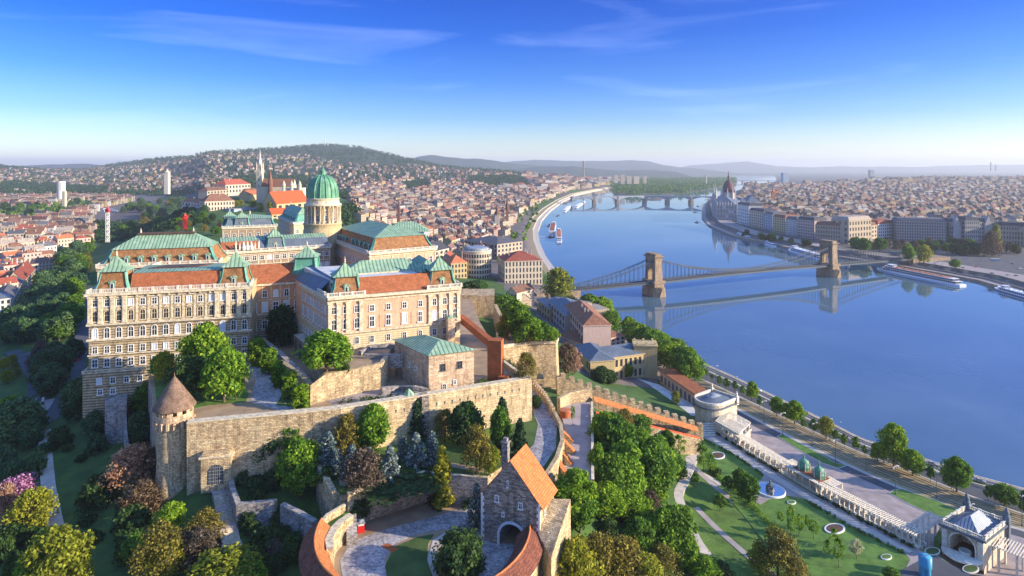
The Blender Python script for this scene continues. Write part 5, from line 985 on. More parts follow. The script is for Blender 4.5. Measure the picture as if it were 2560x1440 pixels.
# round pavilion
rc = Vector(xy(1778, 1060, 13)); rc = rc + Vector((1.5, 6.5)); rr = 7.6; RP = thing('round_pavilion', 'round ended white stone pavilion with blue grey cone roof and glass top', 'pavilion', (*rc, 8)); dx = Vector((.80, .60)).normalized(); a0 = math.degrees(math.atan2(dx.y, dx.x)); ey = Vector((-dx.y, dx.x))
prof = [rc + dx * 13 - ey * rr, rc + dx * 13 + ey * rr] + [rc + Vector((math.cos(R(a)), math.sin(R(a)))) * rr for a in np.linspace(a0 + 90, a0 + 270, 20)]
m = MB(); m.prism([tuple(p) for p in prof], 4, 22.6); m.obj('wall', MT['white_stone'], RP); m = MB(); big = inset([tuple(p) for p in prof], -.9); m.prism(big, 20.6, 21.2, bottom=True); m.obj('cornice', MT['zinc_dark'], RP)
m = MB(); ribbon(m, [tuple(p) for p in prof] + [tuple(prof[0])], .7, 22.6, 23.9); m.obj('parapet', MT['trim_white'], RP)
m = MB(); ins_ = inset([tuple(p) for p in prof], 1.0); hi2 = [tuple(rc + dx * 3 + (Vector(p) - rc - dx * 3) * .42) for p in ins_]; frustum(m, ins_, 22.8, hi2, 24.6, 0); m.obj('roof', MT['zinc_dark'], RP); m = MB(); hi3 = [tuple(rc + dx * 3 + (Vector(p) - rc - dx * 3) * .12) for p in ins_]; frustum(m, hi2, 24.6, hi3, 25.7, 0, 0); m.obj('skylight', MT['zinc'], RP)
for s_ in (-1, 1): c = rc + dx * 12.6 + ey * rr * s_; m = MB(); m.box(c.x, c.y, 20, 1.8, 1.8, 4.4, R(a0)); m.lathe(c.x, c.y, [(.7, 24.4), (.5, 24.9), (.7, 25.6), (.3, 26.2), (.35, 26.6), (.05, 27)], 8); m.obj('corner_statue', MT['trim_white'], RP)
# belvedere next to it
bq = pxl([(1790, 1078), (1848, 1112), (1876, 1082), (1815, 1050)], 12.2); BV = thing('belvedere', 'white pillared belvedere with slatted roof beside the round pavilion', 'belvedere', (*bq[0], 8)); m = MB(); m.prism(bq, 4, 13.4); m.obj('base', MT['white_stone'], BV)
fb = [Fac(bq[i], bq[(i + 1) % 4]) for i in range(4)]
for f in fb:
    for i in range(4): c = f.at(f.L * (i + .08) / 3.2, -.6); m = MB(); m.box(c.x, c.y, 13.4, .6, .6, 4.0, f.a); m.obj('pillar', MT['trim_white'], BV)
m = MB(); f = fb[0]; n = int(f.L / .8); dd = (Vector(bq[3]) - Vector(bq[0])); [m.beam((*(f.at(i * .8) - dd * .06), 17.6), (*(f.at(i * .8) + dd * 1.06), 17.6), .25, .22) for i in range(n + 1)]; [m.beam((*(Vector(bq[i])), 17.35), (*Vector(bq[(i + 1) % 4]), 17.35), .5, .35) for i in range(4)]; m.obj('slatted_roof', MT['trim_white'], BV); m = MB(); balustrade(m, bq, 13.4, .9, 3, True); m.obj('balustrade', MT['trim_white'], BV)
m = MB(); c = fb[0].at(fb[0].L * .45, .1); m.box(c.x, c.y, 14, 2.4, .12, 2.4, fb[0].a); m.obj('screen', MT['copper_plain'], BV)
for i in range(4): p0_, p1_ = xy(1748 - i * 3, 1062 + i * 4, 13), xy(1786, 1070 + i * 3, 13)
GS = thing('garden_steps', 'pale stone steps between the covered stair and the round pavilion', 'stairs', (*xy(1765, 1072, 13), 10)); m = MB()
for i in range(6): a, b = Vector(xy(1750, 1066 + i * 4, 13)), Vector(xy(1788, 1064 + i * 4, 13)); c = (a + b) / 2; m.box(c.x, c.y, 6, (b - a).length, 1.1, 8.4 - i * .38, math.atan2((b - a).y, (b - a).x))
m.obj('tread', MT['trim_white'], GS)
m = MB(); m.prism(pxl([(1690, 1118), (1738, 1098), (1752, 1118), (1712, 1138)], 14), 4, 14.5); o = m.obj('corner_bastion', MT['rubble_grey']); tag(o, 'low angular grey rubble bastion below the covered stair', 'bastion', 'old castle walls')
# arched pavilion
A_, B_, C_, D_ = Vector((152.4, 212.7)), Vector((159.9, 203.2)), Vector((175.7, 213.2)), Vector((168.6, 222.5)); AP = thing('arched_pavilion', 'white stone pavilion with great arched niche and glass pyramid roof', 'pavilion', (*((A_ + C_) / 2), 10)); af = Fac(A_, B_)
m = MB(); zt_ = 19.6; AL = af.L; x0 = AL / 2; ar = arc(7.2, 6.9, 12, x0=x0, z0=11.9)
def A3(x, z, o=0): c = af.at(x, o); return (c.x, c.y, z)
pts_ = ar[2:]; out = [(min(max(x0 + (x - x0) * 3, 0), AL), min(z + (z - 15) * 4, zt_)) if abs(x - x0) < 3.3 else ((AL if x > x0 else 0), zt_ if z > 16.5 else z) for x, z in pts_]; n = len(pts_)
m.add([A3(x, z) for x, z in pts_] + [A3(x, z) for x, z in out], [(i, n + i, n + i + 1, i + 1) for i in range(n - 1)]); m.quad(A3(x0 + 3.6, 9), A3(AL, 9), A3(AL, out[0][1]), A3(x0 + 3.6, pts_[0][1])); m.quad(A3(0, 9), A3(x0 - 3.6, 9), A3(x0 - 3.6, pts_[-1][1]), A3(0, out[-1][1]))
for p, q in ((B_, C_), (C_, D_), (D_, A_)): m.quad((*p, 7), (*q, 7), (*q, zt_), (*p, zt_))
m.obj('wall', MT['white_stone'], AP); m = MB(); dv = (D_ - A_).normalized() * 9; n = len(ar); m.add([A3(x, z) for x, z in ar] + [(A3(x, z)[0] + dv.x, A3(x, z)[1] + dv.y, z) for x, z in ar], [(i, (i + 1) % n, n + (i + 1) % n, n + i) for i in range(1, n)] + [tuple(range(n, 2 * n))]); m.obj('niche', MT['white_stone'], AP)
for k, (ww, oo) in enumerate(((1.3, .35), (.5, .6))):
    o2 = arc(7.2 + 2 * ww, 6.9 + ww, 12, x0=x0, z0=11.9); m = MB(); vs = [A3(x, z, oo) for x, z in o2] + [A3(x, z, oo) for x, z in ar] + [A3(x, z, 0) for x, z in o2] + [A3(x, z, 0) for x, z in ar]; m.add(vs, sum([[(i, i + 1, n + i + 1, n + i), (2 * n + i, 2 * n + i + 1, i + 1, i), (n + i, n + i + 1, 3 * n + i + 1, 3 * n + i)] for i in range(1, n - 1)], [])); m.obj('archivolt', MT['trim_white' if k else 'white_stone'], AP)
for x in (.9, AL - .9): m = MB(); m.box(*af.at(x, .2), 10, 1.6, 1.0, 8.6, af.a); m.obj('corner_pilaster', MT['trim_white'], AP)
apo = [tuple(A_), tuple(B_), tuple(C_), tuple(D_)]; m = MB(); m.prism(inset(apo, -.8), 19.0, 19.6, bottom=True); m.obj('cornice', MT['zinc_dark'], AP); m = MB(); balustrade(m, apo, 19.6, 1.3, 3.6, True); m.obj('balustrade', MT['trim_white'], AP); m = MB(); q = inset(apo, 1.3); m.prism(q, 19, 19.75); m.obj('roof_deck', MT['zinc_dark'], AP); m = MB(); q2 = inset(apo, 2.4); hip(m, q2, 19.8, 23.4, 0, k=.5); m.obj('glass_pyramid', MT['zinc'], AP)
for c in (C_, D_): m = MB(); m.box(c.x, c.y, 10, 2.0, 2.0, 12.2, af.a); m.lathe(c.x, c.y, [(1.0, 22.2), (.8, 22.8), (1.0, 23.5), (.45, 24.2), (.5, 24.7), (.1, 25.1)], 9); m.obj('corner_statue', MT['zinc_dark'], AP)
bf = Fac(B_, C_); [win(AP, *bf.at(x, .03), 14.5, bf.a, 'small', .9, 1.9) for x in (4, 7.5, 11, 14.5)]
c = af.at(x0, .5); m = MB(); m.lathe(c.x, c.y, [(5.9, 12.0), (5.9, 12.5), (.01, 12.5)], 32, a0=math.degrees(af.a) - 180, a1=math.degrees(af.a)); m.obj('apse_step', MT['trim_white'], AP); c = af.at(x0 + .5, -1.0); m = MB(); m.lathe(c.x, c.y, [(1.9, 12.3), (1.9, 13.1), (1.5, 13.1), (1.45, 12.8), (.01, 12.8)], 20); m.obj('basin', MT['trim_white'], AP)
# side pergolas of the arched pavilion
for lab, base, ax, L_, W_, k_ in (('short slatted pergola joining the long pergola to the arched pavilion', Vector(xy(2292, 1372, 12)) + Vector((3, 2)), (D_ - A_).normalized(), 17, 4.4, 4), ('wide slatted pergola on white posts right of the arched pavilion', B_ + (C_ - B_) * .25, (B_ - A_).normalized(), 24, 8, 5)):
    PQ = thing('side_pergola', lab, 'pergola', (*base, 12)); tr = Vector((-ax.y, ax.x)); tr = tr if (tr.x > 0) == (k_ == 5) else -tr; an = math.atan2(ax.y, ax.x)
    for i in range(k_):
        for off in (.3, W_): p = base + ax * L_ * (i + .5) / k_ + tr * off; m = MB(); m.box(p.x, p.y, 8, .6, .6, 8.3, an); m.obj('post', MT['trim_white'], PQ)
    m = MB(); n = int(L_ / .8); [m.beam((*(base + ax * i * .8 - tr * .8), 16.8), (*(base + ax * i * .8 + tr * (W_ + .8)), 16.8), .24, .22) for i in range(n)]; [m.beam((*(base + tr * o), 16.5), (*(base + ax * L_ + tr * o), 16.5), .35, .35) for o in (.3, W_)]; m.obj('slatted_roof', MT['trim_white'], PQ)
sheet('lawn', pxl([(2385, 1330), (2350, 1320), (2335, 1345), (2350, 1360)], 12), 12.1, 'grass_lawn', z0=6)
p = Vector(xy(2313, 1478, 10)); p = Vector(((2313 - CX) / F * 197, 197)); BD = thing('blue_drum', 'pale blue cylindrical tank on a narrower stand at the bottom edge', 'tank', (*p, 10)); m = MB(); m.lathe(p.x, p.y, [(1.9, 14.9), (1.9, 18.3), (.01, 18.35)], 28); m.obj('drum', MT['blue_paint'], BD); m = MB(); m.cyl(p.x + .5, p.y, 9, 14.6, 1.2, 16); m.box(p.x - 1.1, p.y, 9, 1.0, 1.4, 5.6); m.obj('stand', MT['blue_paint'], BD); m = MB(); m.beam((p.x - 1.9, p.y - .6, 18.4), (p.x + 1.7, p.y + .6, 18.4), .15, .1); m.obj('lid_seam', MT['iron'], BD)
# ---- draped paths and roads on the slopes
def drape(name, pxs, w, mat, n=40, dz=.12, zf=None):
    pp = [hit(u, v) for u, v in rs(pxs, n)]; pp = [p for p in pp if p is not None]; C2 = np.array([(p.x, p.y) for p in pp])
    for _ in range(2): C2[1:-1] = (C2[:-2] + C2[1:-1] * 2 + C2[2:]) / 4
    d = np.gradient(C2, axis=0); d /= np.maximum(np.hypot(*d.T), 1e-6)[:, None]; nn = np.stack([-d[:, 1], d[:, 0]], 1); rows = []; K_ = 5
    for k in range(K_): q = C2 + nn * w * (k / (K_ - 1) - .5); z = terr(q[:, 0], q[:, 1]); rows.append([(a, b, c) for (a, b), c in zip(q, z)])
    zm = np.max([[r[i][2] for r in rows] for i in range(len(C2))], axis=1); n = len(C2); rows = [[(r[i][0], r[i][1], r[i][2] * .25 + zm[i] * .75 + dz) for i in range(n)] for r in rows]; rows = [[(x, y, z - 1.5) for x, y, z in rows[0]]] + rows + [[(x, y, z - 1.5) for x, y, z in rows[-1]]]
    m = MB(); m.add([p for r in rows for p in r], [(j * n + i, j * n + i + 1, (j + 1) * n + i + 1, (j + 1) * n + i) for j in range(len(rows) - 1) for i in range(n - 1)], 0, False); o = m.obj(name, MT[mat]); struct(o); return C2
drape('path', [(112, 1078), (114, 1140), (122, 1230), (140, 1320), (158, 1350)], 4.2, 'paving_light')
drape('road', [(212, 690), (211, 760), (207, 840), (192, 920), (165, 990), (140, 1035), (108, 1062), (60, 1085), (-60, 1110)], 8, 'asphalt'); drape('road', [(30, 880), (70, 905), (95, 950), (90, 1010), (120, 1045)], 8, 'asphalt'); drape('road', [(-80, 940), (0, 900), (60, 890), (120, 872), (150, 868)], 9, 'asphalt'); drape('pavement', [(125, 1000), (112, 1020), (100, 1045)], 7, 'paving')
drape('path', [(1748, 1110), (1710, 1210), (1692, 1235), (1715, 1300), (1745, 1360), (1800, 1430), (1840, 1480)], 3.6, 'paving_light'); drape('path', [(1718, 1145), (1740, 1175), (1790, 1220), (1840, 1258), (1880, 1300), (1940, 1360)], 2.6, 'gravel'); drape('path', [(1738, 1140), (1716, 1145), (1728, 1170), (1775, 1195), (1840, 1240), (1905, 1285)], 2.2, 'paving_light')
drape('path', [(1740, 1270), (1800, 1330), (1880, 1400), (1950, 1450)], 2.4, 'gravel')
# obelisk
p = hit(108, 1036); OB = thing('obelisk', 'slender white obelisk monument on the traffic island', 'monument', p); m = MB(); m.box(p.x, p.y, p.z - .5, 4.4, 4.4, 1.1); m.box(p.x, p.y, p.z + .6, 2.6, 2.6, 1.4); m.obj('base', MT['frame_white'], OB); m = MB(); frustum(m, [(p.x + a, p.y + b) for a, b in ((-.8, -.8), (.8, -.8), (.8, .8), (-.8, .8))], p.z + 2, [(p.x + a, p.y + b) for a, b in ((-.3, -.3), (.3, -.3), (.3, .3), (-.3, .3))], p.z + 8, 0, 0); m.obj('shaft', MT['frame_white'], OB)
# lamps
def mk_lamp(h=9.5, dbl=True, first=[True]):
    e = bpy.data.objects.new('street_lamp', None); m = MB(); m.tube([(0, 0, 0), (0, 0, .9), (0, 0, h)], [.2, .11, .08], 7); m.lathe(0, 0, [(.28, 0), (.25, .8), (.12, 1.0)], 8); pole = m.mesh('pole', MT['iron']); hs = []
    for s in ((-1, 1) if dbl else (1,)):
        m = MB(); m.tube([(0, 0, h), (s * .7, 0, h + .45), (s * 1.3, 0, h + .2)], [.06, .05, .04], 5); m.lathe(s * 1.35, 0, [(.1, h + .25), (.3, h + .05), (.28, h - .2), (.02, h - .25)], 8); hs.append(m.mesh('lamp_head', MT['frame_white']))
    return pole, hs
LPa = mk_lamp(); LPb = mk_lamp(10.5, False)
def lamp(p, hpx, proto, base='tall dark street lamp', rot=.5, group='street lamps along the tram line'):
    s = hpx / F * p.y / (9.8 if proto is LPa else 10.8); o = bpy.data.objects.new('street_lamp', None); COL.objects.link(o); o.location = p; o.scale = (s, s, s); o.rotation_euler[2] = rot
    for nm, me in [('pole', proto[0])] + [('lamp_head', x) for x in proto[1]]: c = bpy.data.objects.new(nm, me); COL.objects.link(c); c.parent = o
    auto(o, base, 'street lamp', group, p)
for u, v, h, k in [(1790, 960, 46, 1), (1910, 1057, 55, 0), (1957, 1090, 58, 0), (2030, 1115, 56, 1), (2075, 1102, 55, 1), (2089, 1165, 66, 0), (2165, 1177, 56, 1), (2210, 1157, 62, 1), (2239, 1237, 72, 0), (2341, 1245, 66, 1), (2379, 1222, 40, 1), (2555, 1315, 75, 1), (1747, 965, 45, 1), (1690, 955, 42, 1), (1840, 975, 34, 1), (1995, 1040, 30, 1), (2100, 1085, 30, 1), (2430, 1320, 60, 0), (1605, 845, 34, 1), (1712, 905, 34, 1)]:
    p = P(u, v, 8); lamp(p, h, LPa if k == 0 else LPb, 'tall double headed street lamp' if k == 0 else 'single armed lamp post')
for u, v, z, h in [(1469, 1075, 42, 34), (910, 1000, 61, 26), (713, 1032, 61, 24), (1098, 1435, 38, 40), (670, 995, 61, 20), (1772, 1380, 14, 30), (1848, 1440, 13, 40), (2020, 1395, 12, 34), (1990, 1250, 12, 20), (2192, 1270, 8, 22), (2127, 1200, 8, 20)]: lamp(P(u, v, z), h, LPb, 'slim garden lamp', 2.0, 'garden lamps')
# ================================================================ BRIDGES, BOATS, FAR WATERFRONT
A0, T1_, T2_, B0 = Vector((66, 655)), Vector((162, 686)), Vector((425, 806)), Vector((590, 884)); ZD = 15.5
CB = thing('suspension_bridge', 'stone towered chain suspension bridge across the river', 'bridge', (T1_.x, T1_.y, 0))
m = MB(); zs = [13.5, ZD, ZD + 1.2, 12.5]; segs = [A0, T1_, T1_.lerp(T2_, .25), T1_.lerp(T2_, .5), T1_.lerp(T2_, .75), T2_, B0]; zz_ = [13.0, 15.6, 16.6, 17.0, 16.6, 15.2, 12.8]
for i in range(6): m.beam((*segs[i], zz_[i] - .5), (*segs[i + 1], zz_[i + 1] - .5), 14.5, 1.0)
m.obj('deck', MT['asphalt'], CB); m = MB(); m2 = MB()
for i in range(6):
    d = (segs[i + 1] - segs[i]).normalized(); n = Vector((-d.y, d.x))
    for s in (-1, 1):
        a, b = segs[i] + n * 7.4 * s, segs[i + 1] + n * 7.4 * s; m.beam((*a, zz_[i] - .8), (*b, zz_[i + 1] - .8), .5, 1.9); m.beam((*a, zz_[i] + 1.5), (*b, zz_[i + 1] + 1.5), .3, .25); k = int((b - a).length / 2.5)
        for j in range(k): q = a.lerp(b, j / k); z = zz_[i] + (zz_[i + 1] - zz_[i]) * j / k; m.box(q.x, q.y, z, .16, .16, 1.5)
        a, b = segs[i] + n * 4.6 * s, segs[i + 1] + n * 4.6 * s; m2.beam((*a, zz_[i] + .4), (*b, zz_[i + 1] + .4), .5, .9)
m.obj('railing', MT['bridge_iron'], CB); m2.obj('kerb_beam', MT['bridge_iron'], CB)
for c, ang in ((T1_, R(21)), (T2_, R(24.5))):
    dx = Vector((math.cos(ang), math.sin(ang))); ny = Vector((-dx.y, dx.x)); TW = bpy.data.objects.new('tower', None); COL.objects.link(TW); TW.parent = CB; b = wpos(CB); TW.location = (c.x - b[0], c.y - b[1], 0 - b[2])
    def q(a, b_): p = c + dx * a + ny * b_; return (p.x, p.y)
    m = MB(); base = [q(-6.5, -13), q(6.5, -13), q(7.5, -10), q(7.5, 10), q(6.5, 13), q(0, 17), q(-6.5, 13), q(-7.5, 10), q(-7.5, -10)]; base = [q(0, -17)] + base; frustum(m, inset(base, -1.0), -4, base, 9.5, 0); b2 = [q(-6.4, -11.5), q(6.4, -11.5), q(6.4, 11.5), q(-6.4, 11.5)]; frustum(m, base, 9.5, base, 10.5, 0, 0); m.prism(b2, 10.5, 15.0); m.prism(inset(b2, -1.0), 15.0, 17.5); m.obj('pier', MT['bridge_stone'], TW)
    m = MB()
    for s in (-1, 1): leg = [q(-5.0, s * 5.2), q(5.0, s * 5.2), q(5.0, s * 10.2), q(-5.0, s * 10.2)]; leg2 = [q(-4.4, s * 5.0), q(4.4, s * 5.0), q(4.4, s * 9.4), q(-4.4, s * 9.4)]; frustum(m, leg, 17.5, leg2, 41.5, 0); 
    ar = arc(9.6, 14, 10, 0, 17.5); n = len(ar)
    for a in (-4.4, 4.4): ps = ar[2:]; vs = [(*q(a, x), z) for x, z in ps] + [(*q(a, x), 41.5) for x, z in ps]; k = len(ps); m.add(vs, [(i, i + 1, k + i + 1, k + i) for i in range(k - 1)])
    ps = ar[2:]; vs = [(*q(-4.4, x), z) for x, z in ps] + [(*q(4.4, x), z) for x, z in ps]; k = len(ps); m.add(vs, [(i, i + 1, k + i + 1, k + i) for i in range(k - 1)]); m.obj('shaft', MT['bridge_stone'], TW)
    m = MB(); t0 = [q(-4.4, -9.6), q(4.4, -9.6), q(4.4, 9.6), q(-4.4, 9.6)]; m.prism(inset(t0, -.5), 40.6, 41.5, bottom=True); m.prism(inset(t0, -.2), 41.5, 43.2); frustum(m, inset(t0, -.6), 43.2, inset(t0, -1.9), 44.4, 0, 0); m.prism(inset(t0, -2.0), 44.4, 45.2, bottom=True); m.prism(inset(t0, .2), 45.2, 47.2); m.prism(inset(t0, -.3), 47.2, 47.8); m.obj('crown_cornice', MT['bridge_stone'], TW)
hang = []; 
for (a, b, za, zb_, zm, d0, d1) in ((A0, T1_, 14.5, 40.5, None, zz_[0], zz_[1]), (T1_, T2_, 40.5, 40.5, 18.8, zz_[1], zz_[5]), (T2_, B0, 40.5, 14.0, None, zz_[5], zz_[6])):
    d = (b - a).normalized(); n = Vector((-d.y, d.x)); L = (b - a).length; k = int(L / 5.6)
    for s in (-1, 1):
        P_ = []
        for i in range(k + 1):
            t = i / k; 
            if zm is not None: z = zm + (40.5 - zm) * (2 * t - 1) ** 2
            else: tt = t if zb_ > za else 1 - t; z = 14.8 + 25.7 * (tt * .55 + .45 * tt * tt)
            p = a.lerp(b, t) + n * 6.2 * s; P_.append((p.x, p.y, z)); dk = d0 + (d1 - d0) * t + (1.3 if zm else 0) * math.sin(math.pi * t)
            if 0 < i < k and z - dk > .6: hang.append((p.x, p.y, dk, z - dk))
        m = MB(); m.tube(P_, .38, 5); m.obj('chain', MT['bridge_iron'], CB); m = MB(); m.tube([(x, y, z + 1.5) for x, y, z in P_], .38, 5); m.obj('chain', MT['bridge_iron'], CB)
m = MB(); m.box(0, 0, 0, .34, .34, 1.0); hm_ = m.mesh('hanger', MT['bridge_iron']); hang.sort(key=lambda h: -h[3]); b = wpos(CB)
for x, y, z, h in hang[:96]: o = bpy.data.objects.new('hanger', hm_); COL.objects.link(o); o.parent = CB; o.location = (x - b[0], y - b[1], z - b[2]); o.scale = (1, 1, h + 1.4)
m = MB(); [m.box(x, y, z, .34, .34, h + 1.4) for x, y, z, h in hang[96:]]; o = m.obj('hanger', MT['bridge_iron'], CB); o['kind'] = 'stuff'
m = MB(); m.prism([(A0.x - 40, A0.y - 26), (A0.x + 8, A0.y - 9), (A0.x + 2, A0.y + 12), (A0.x - 46, A0.y - 2)], 2, 12.8); o = m.obj('bridge_abutment', MT['bridge_stone']); tag(o, 'near stone abutment of the chain bridge below the olive tree', 'abutment')
m = MB(); m.prism([(B0.x - 8, B0.y - 14), (B0.x + 60, B0.y + 6), (B0.x + 55, B0.y + 30), (B0.x - 12, B0.y + 10)], -3, 12.6); o = m.obj('bridge_abutment', MT['bridge_stone']); tag(o, 'far stone abutment of the chain bridge beside the cruise ships', 'abutment')
# arched bridge far upstream
MBR = thing('arched_bridge', 'low multi span arched bridge in front of the river island', 'bridge', (*P(1600, 508, 0).xy, 0)); ux = [1428, 1485, 1543, 1611, 1668, 1727, 1790, 1850]; Db = [2380, 2400, 2425, 2470, 2440, 2410, 2390, 2370]; pp = [Vector(((u - CX) / F * d, d)) for u, d in zip(ux, Db)]; zt_ = 29.5
for a, b in zip(pp[:-1], pp[1:]):
    d = (b - a).normalized(); n = Vector((-d.y, d.x)) * 11; L = (b - a).length; k = 12; m = MB(); top, bot = [], []
    for i in range(k + 1): t = i / k; q = a.lerp(b, t); top.append((q, zt_)); bot.append((q, 9 + (zt_ - 3.6 - 9) * math.sin(math.pi * t) ** .6))
    for s in (-1, 1): vs = [(*(q + n * s), z) for q, z in top] + [(*(q + n * s), z) for q, z in bot]; m.add(vs, [(i, i + 1, k + 2 + i, k + 1 + i) for i in range(k)])
    vs = [(*(q - n), z) for q, z in bot] + [(*(q + n), z) for q, z in bot]; m.add(vs, [(i, i + 1, k + 2 + i, k + 1 + i) for i in range(k)]); vs = [(*(q - n), z) for q, z in top] + [(*(q + n), z) for q, z in top]; m.add(vs, [(i, i + 1, k + 2 + i, k + 1 + i) for i in range(k)]); m.obj('arch_span', MT['zinc'], MBR)
for p in pp[1:-1]: m = MB(); m.box(p.x, p.y, -3, 11, 34, 16, .05); m.box(p.x, p.y, 13, 7, 25, 16.8, .05); m.obj('pier', MT['bridge_stone'], MBR)
FBR = thing('girder_bridge', 'distant flat girder bridge on thin piers beyond the river island', 'bridge', (*P(1890, 460, 0).xy, 0)); a, b = Q(1835, 452, 5600), Q(1945, 452, 5500); m = MB(); m.beam(a, b, 20, 5); m.obj('deck', MT['zinc_dark'], FBR)
for u in (1856, 1889, 1921): p = Q(u, 452, 5560); m = MB(); m.box(p.x, p.y, -3, 8, 20, p.z + 2); m.obj('pier', MT['bridge_stone'], FBR)
# far bank quay
RB = [(1757, 512), (1757, 546), (1775, 566), (1830, 590), (1870, 600), (1930, 612), (1975, 622), (2100, 645), (2200, 660), (2330, 683), (2450, 705), (2560, 738), (2900, 830)]
def off(pts, d):
    P_ = [Vector(p) for p in pts]; out = []
    for i, p in enumerate(P_): t = (P_[min(i + 1, len(P_) - 1)] - P_[max(i - 1, 0)]).normalized(); out.append(tuple(p + Vector((-t.y, t.x)) * d))
    return out
rb = [xy(u, v, 0) for u, v in RB]; o1, o2, o3 = off(rb, 9), off(rb, 26), off(rb, 60)
if sdist(RIV, np.array([o1[5][0]]), np.array([o1[5][1]]))[0] < 0: o1, o2, o3 = off(rb, -9), off(rb, -26), off(rb, -60)
rb0 = off(rb, 3 if o1 == off(rb, -9) else -3)
def prism_strip(name, a, b, z, mat, top, z0=-4):
    m = MB(); n = len(a); m.add([(*p, z) for p in a] + [(*p, z) for p in b] + [(*p, z0) for p in a] + [(*p, z0) for p in b], sum([[(i, i + 1, 2 * n + i + 1, 2 * n + i), (n + i, n + i + 1, 3 * n + i + 1, 3 * n + i)] for i in range(n - 1)], []), 0); m.add([(*p, z) for p in a] + [(*p, z) for p in b], [(i, i + 1, n + i + 1, n + i) for i in range(n - 1)], 1); o = m.obj(name, [MT[mat], MT[top]]); struct(o)
prism_strip('quay', rb0, o1, 3, 'bridge_stone', 'paving'); prism_strip('road', o1, o2, 4.5, 'bridge_stone', 'asphalt'); prism_strip('embankment', o2, o3, 8.2, 'bridge_stone', 'paving')
# near bank upstream: lower quay, road, green strip
lb = [xy(u, v, 0) for u, v in [(1430, 727), (1390, 688), (1360, 645), (1345, 608), (1342, 580), (1352, 552), (1375, 527), (1405, 505), (1440, 488), (1490, 477), (1530, 470)]]; sg = -1
if sdist(RIV, *[np.array([c]) for c in off(lb, 8 * sg)[4]])[0] < 0: sg = 1
prism_strip('lower_quay', off(lb, -3 * sg), off(lb, 9 * sg), 3, 'white_stone', 'paving_light'); prism_strip('road', off(lb, 9 * sg), off(lb, 24 * sg), 6.5, 'white_stone', 'track_bed'); prism_strip('kerb', off(lb, 24 * sg), off(lb, 26 * sg), 8, 'white_stone', 'kerb'); prism_strip('lawn', off(lb, 26 * sg), off(lb, 42 * sg), 7.8, 'kerb', 'grass_lawn'); prism_strip('road', off(lb, 42 * sg), off(lb, 58 * sg), 7.9, 'kerb', 'gravel')
# boats
def hull(m, L, B, z0, z1, bow=.18, mat=0, x0=0):
    prof = [(-L / 2, -.40 * B), (-L / 2, .40 * B), (-L / 2 + .06 * L, .5 * B), (L / 2 - bow * L, .5 * B), (L / 2 - bow * .4 * L, .32 * B), (L / 2, 0), (L / 2 - bow * .4 * L, -.32 * B), (L / 2 - bow * L, -.5 * B), (-L / 2 + .06 * L, -.5 * B)]
    m.prism([(x + x0, y) for x, y in prof], z0, z1, mat)
def ship(name, label, pa, pb, beam, decks, funnel=False, hullm='boat_white', roofm='boat_white', grp='river boats', dh=2.7, cat='ship', seats=True):
    a, b = Vector(xy(*pa, 0)), Vector(xy(*pb, 0)); d = b - a; L = d.length; c = (a + b) / 2; ang = math.atan2(d.y, d.x); ca, sa = math.cos(ang), math.sin(ang); S = thing(name, label, cat, (c.x, c.y, 0), grp); S.rotation_euler[2] = ang
    def add(nm, m, mats, par=None): o = bpy.data.objects.new(nm, m.mesh(nm, mats)); COL.objects.link(o); o.parent = par or S; return o
    m = MB(); hull(m, L, beam, -.6, 1.0, .16, 1); hull(m, L * .995, beam * .99, 1.0, 2.2, .16, 0); add('hull', m, [MT['boat_white'], MT[hullm]])
    z = 2.2; l = L * .86
    for k in range(decks):
        m = MB(); hull(m, l, beam * .86, z, z + dh - .35, .07, 1, -L * .02); add('cabin', m, [MT['boat_white'], MT['glass']]); 
        m = MB(); hull(m, l * 1.03, beam * .97, z + dh - .35, z + dh, .08, 0, -L * .02); n = int(l / 3.2)
        for i in range(n):
            for s in (-1, 1): m.box(-L * .02 - l * .47 + i * l * .92 / n, s * beam * .435, z, .5, .12, dh - .35)
        add('deck', m, [MT['boat_white']]); z += dh; l *= .93
    m = MB(); hull(m, l * .96, beam * .8, z, z + .12, .07, 0, -L * .02); 
    if seats:
        for i in range(int(l / 4)): m.box(-l * .4 + i * 4 * .8, random.uniform(-.3, .3) * beam, z + .1, 1.6, 1.2, .7, random.random(), 0)
    add('sun_deck', m, [MT[roofm]])
    m = MB(); m.box(L * .30, 0, z, L * .07, beam * .6, 2.4); m.box(L * .30, 0, z + 2.4, L * .08, beam * .68, .25); w_ = add('wheelhouse', m, [MT['boat_white']]); m = MB(); m.box(L * .30, 0, z + 1.0, L * .072, beam * .62, .9); add('pane', m, [MT['glass']], w_)
    if funnel: m = MB(); m.cyl(-L * .02, 0, z, z + 5, .9, 12); add('funnel', m, [MT['boat_hull']])
    m = MB(); m.tube([(L * .25, 0, z), (L * .25, 0, z + 6)], .1, 5); add('mast', m, [MT['boat_white']]); return S
ship('cruise_ship', 'long white river cruise ship with orange sun deck moored by the square', (2408, 716), (2192, 672), 12.5, 2, roofm='deck_orange')
ship('paddle_steamer', 'white paddle steamer with black funnel at the far right edge', (2640, 765), (2486, 722), 10, 1, True, 'boat_hull')
ship('cruise_ship', 'white cruise ship with many deck umbrellas behind the far bridge tower', (2058, 650), (1972, 625), 13, 2)
ship('tour_boat', 'white double deck tour boat moored near the parliament', (1874, 598), (1841, 588), 9, 1)
ship('tour_boat', 'white tour boat seen stern on at the near quay pontoons', (1398, 606), (1397, 578), 11, 2, roofm='deck_orange')
ship('tour_boat', 'white and red boat moored behind the stern on tour boat', (1378, 590), (1385, 560), 13, 2, roofm='terracotta')
ship('tour_boat', 'slim white boat moored at the near quay before the arched bridge', (1410, 530), (1425, 515), 12, 1)
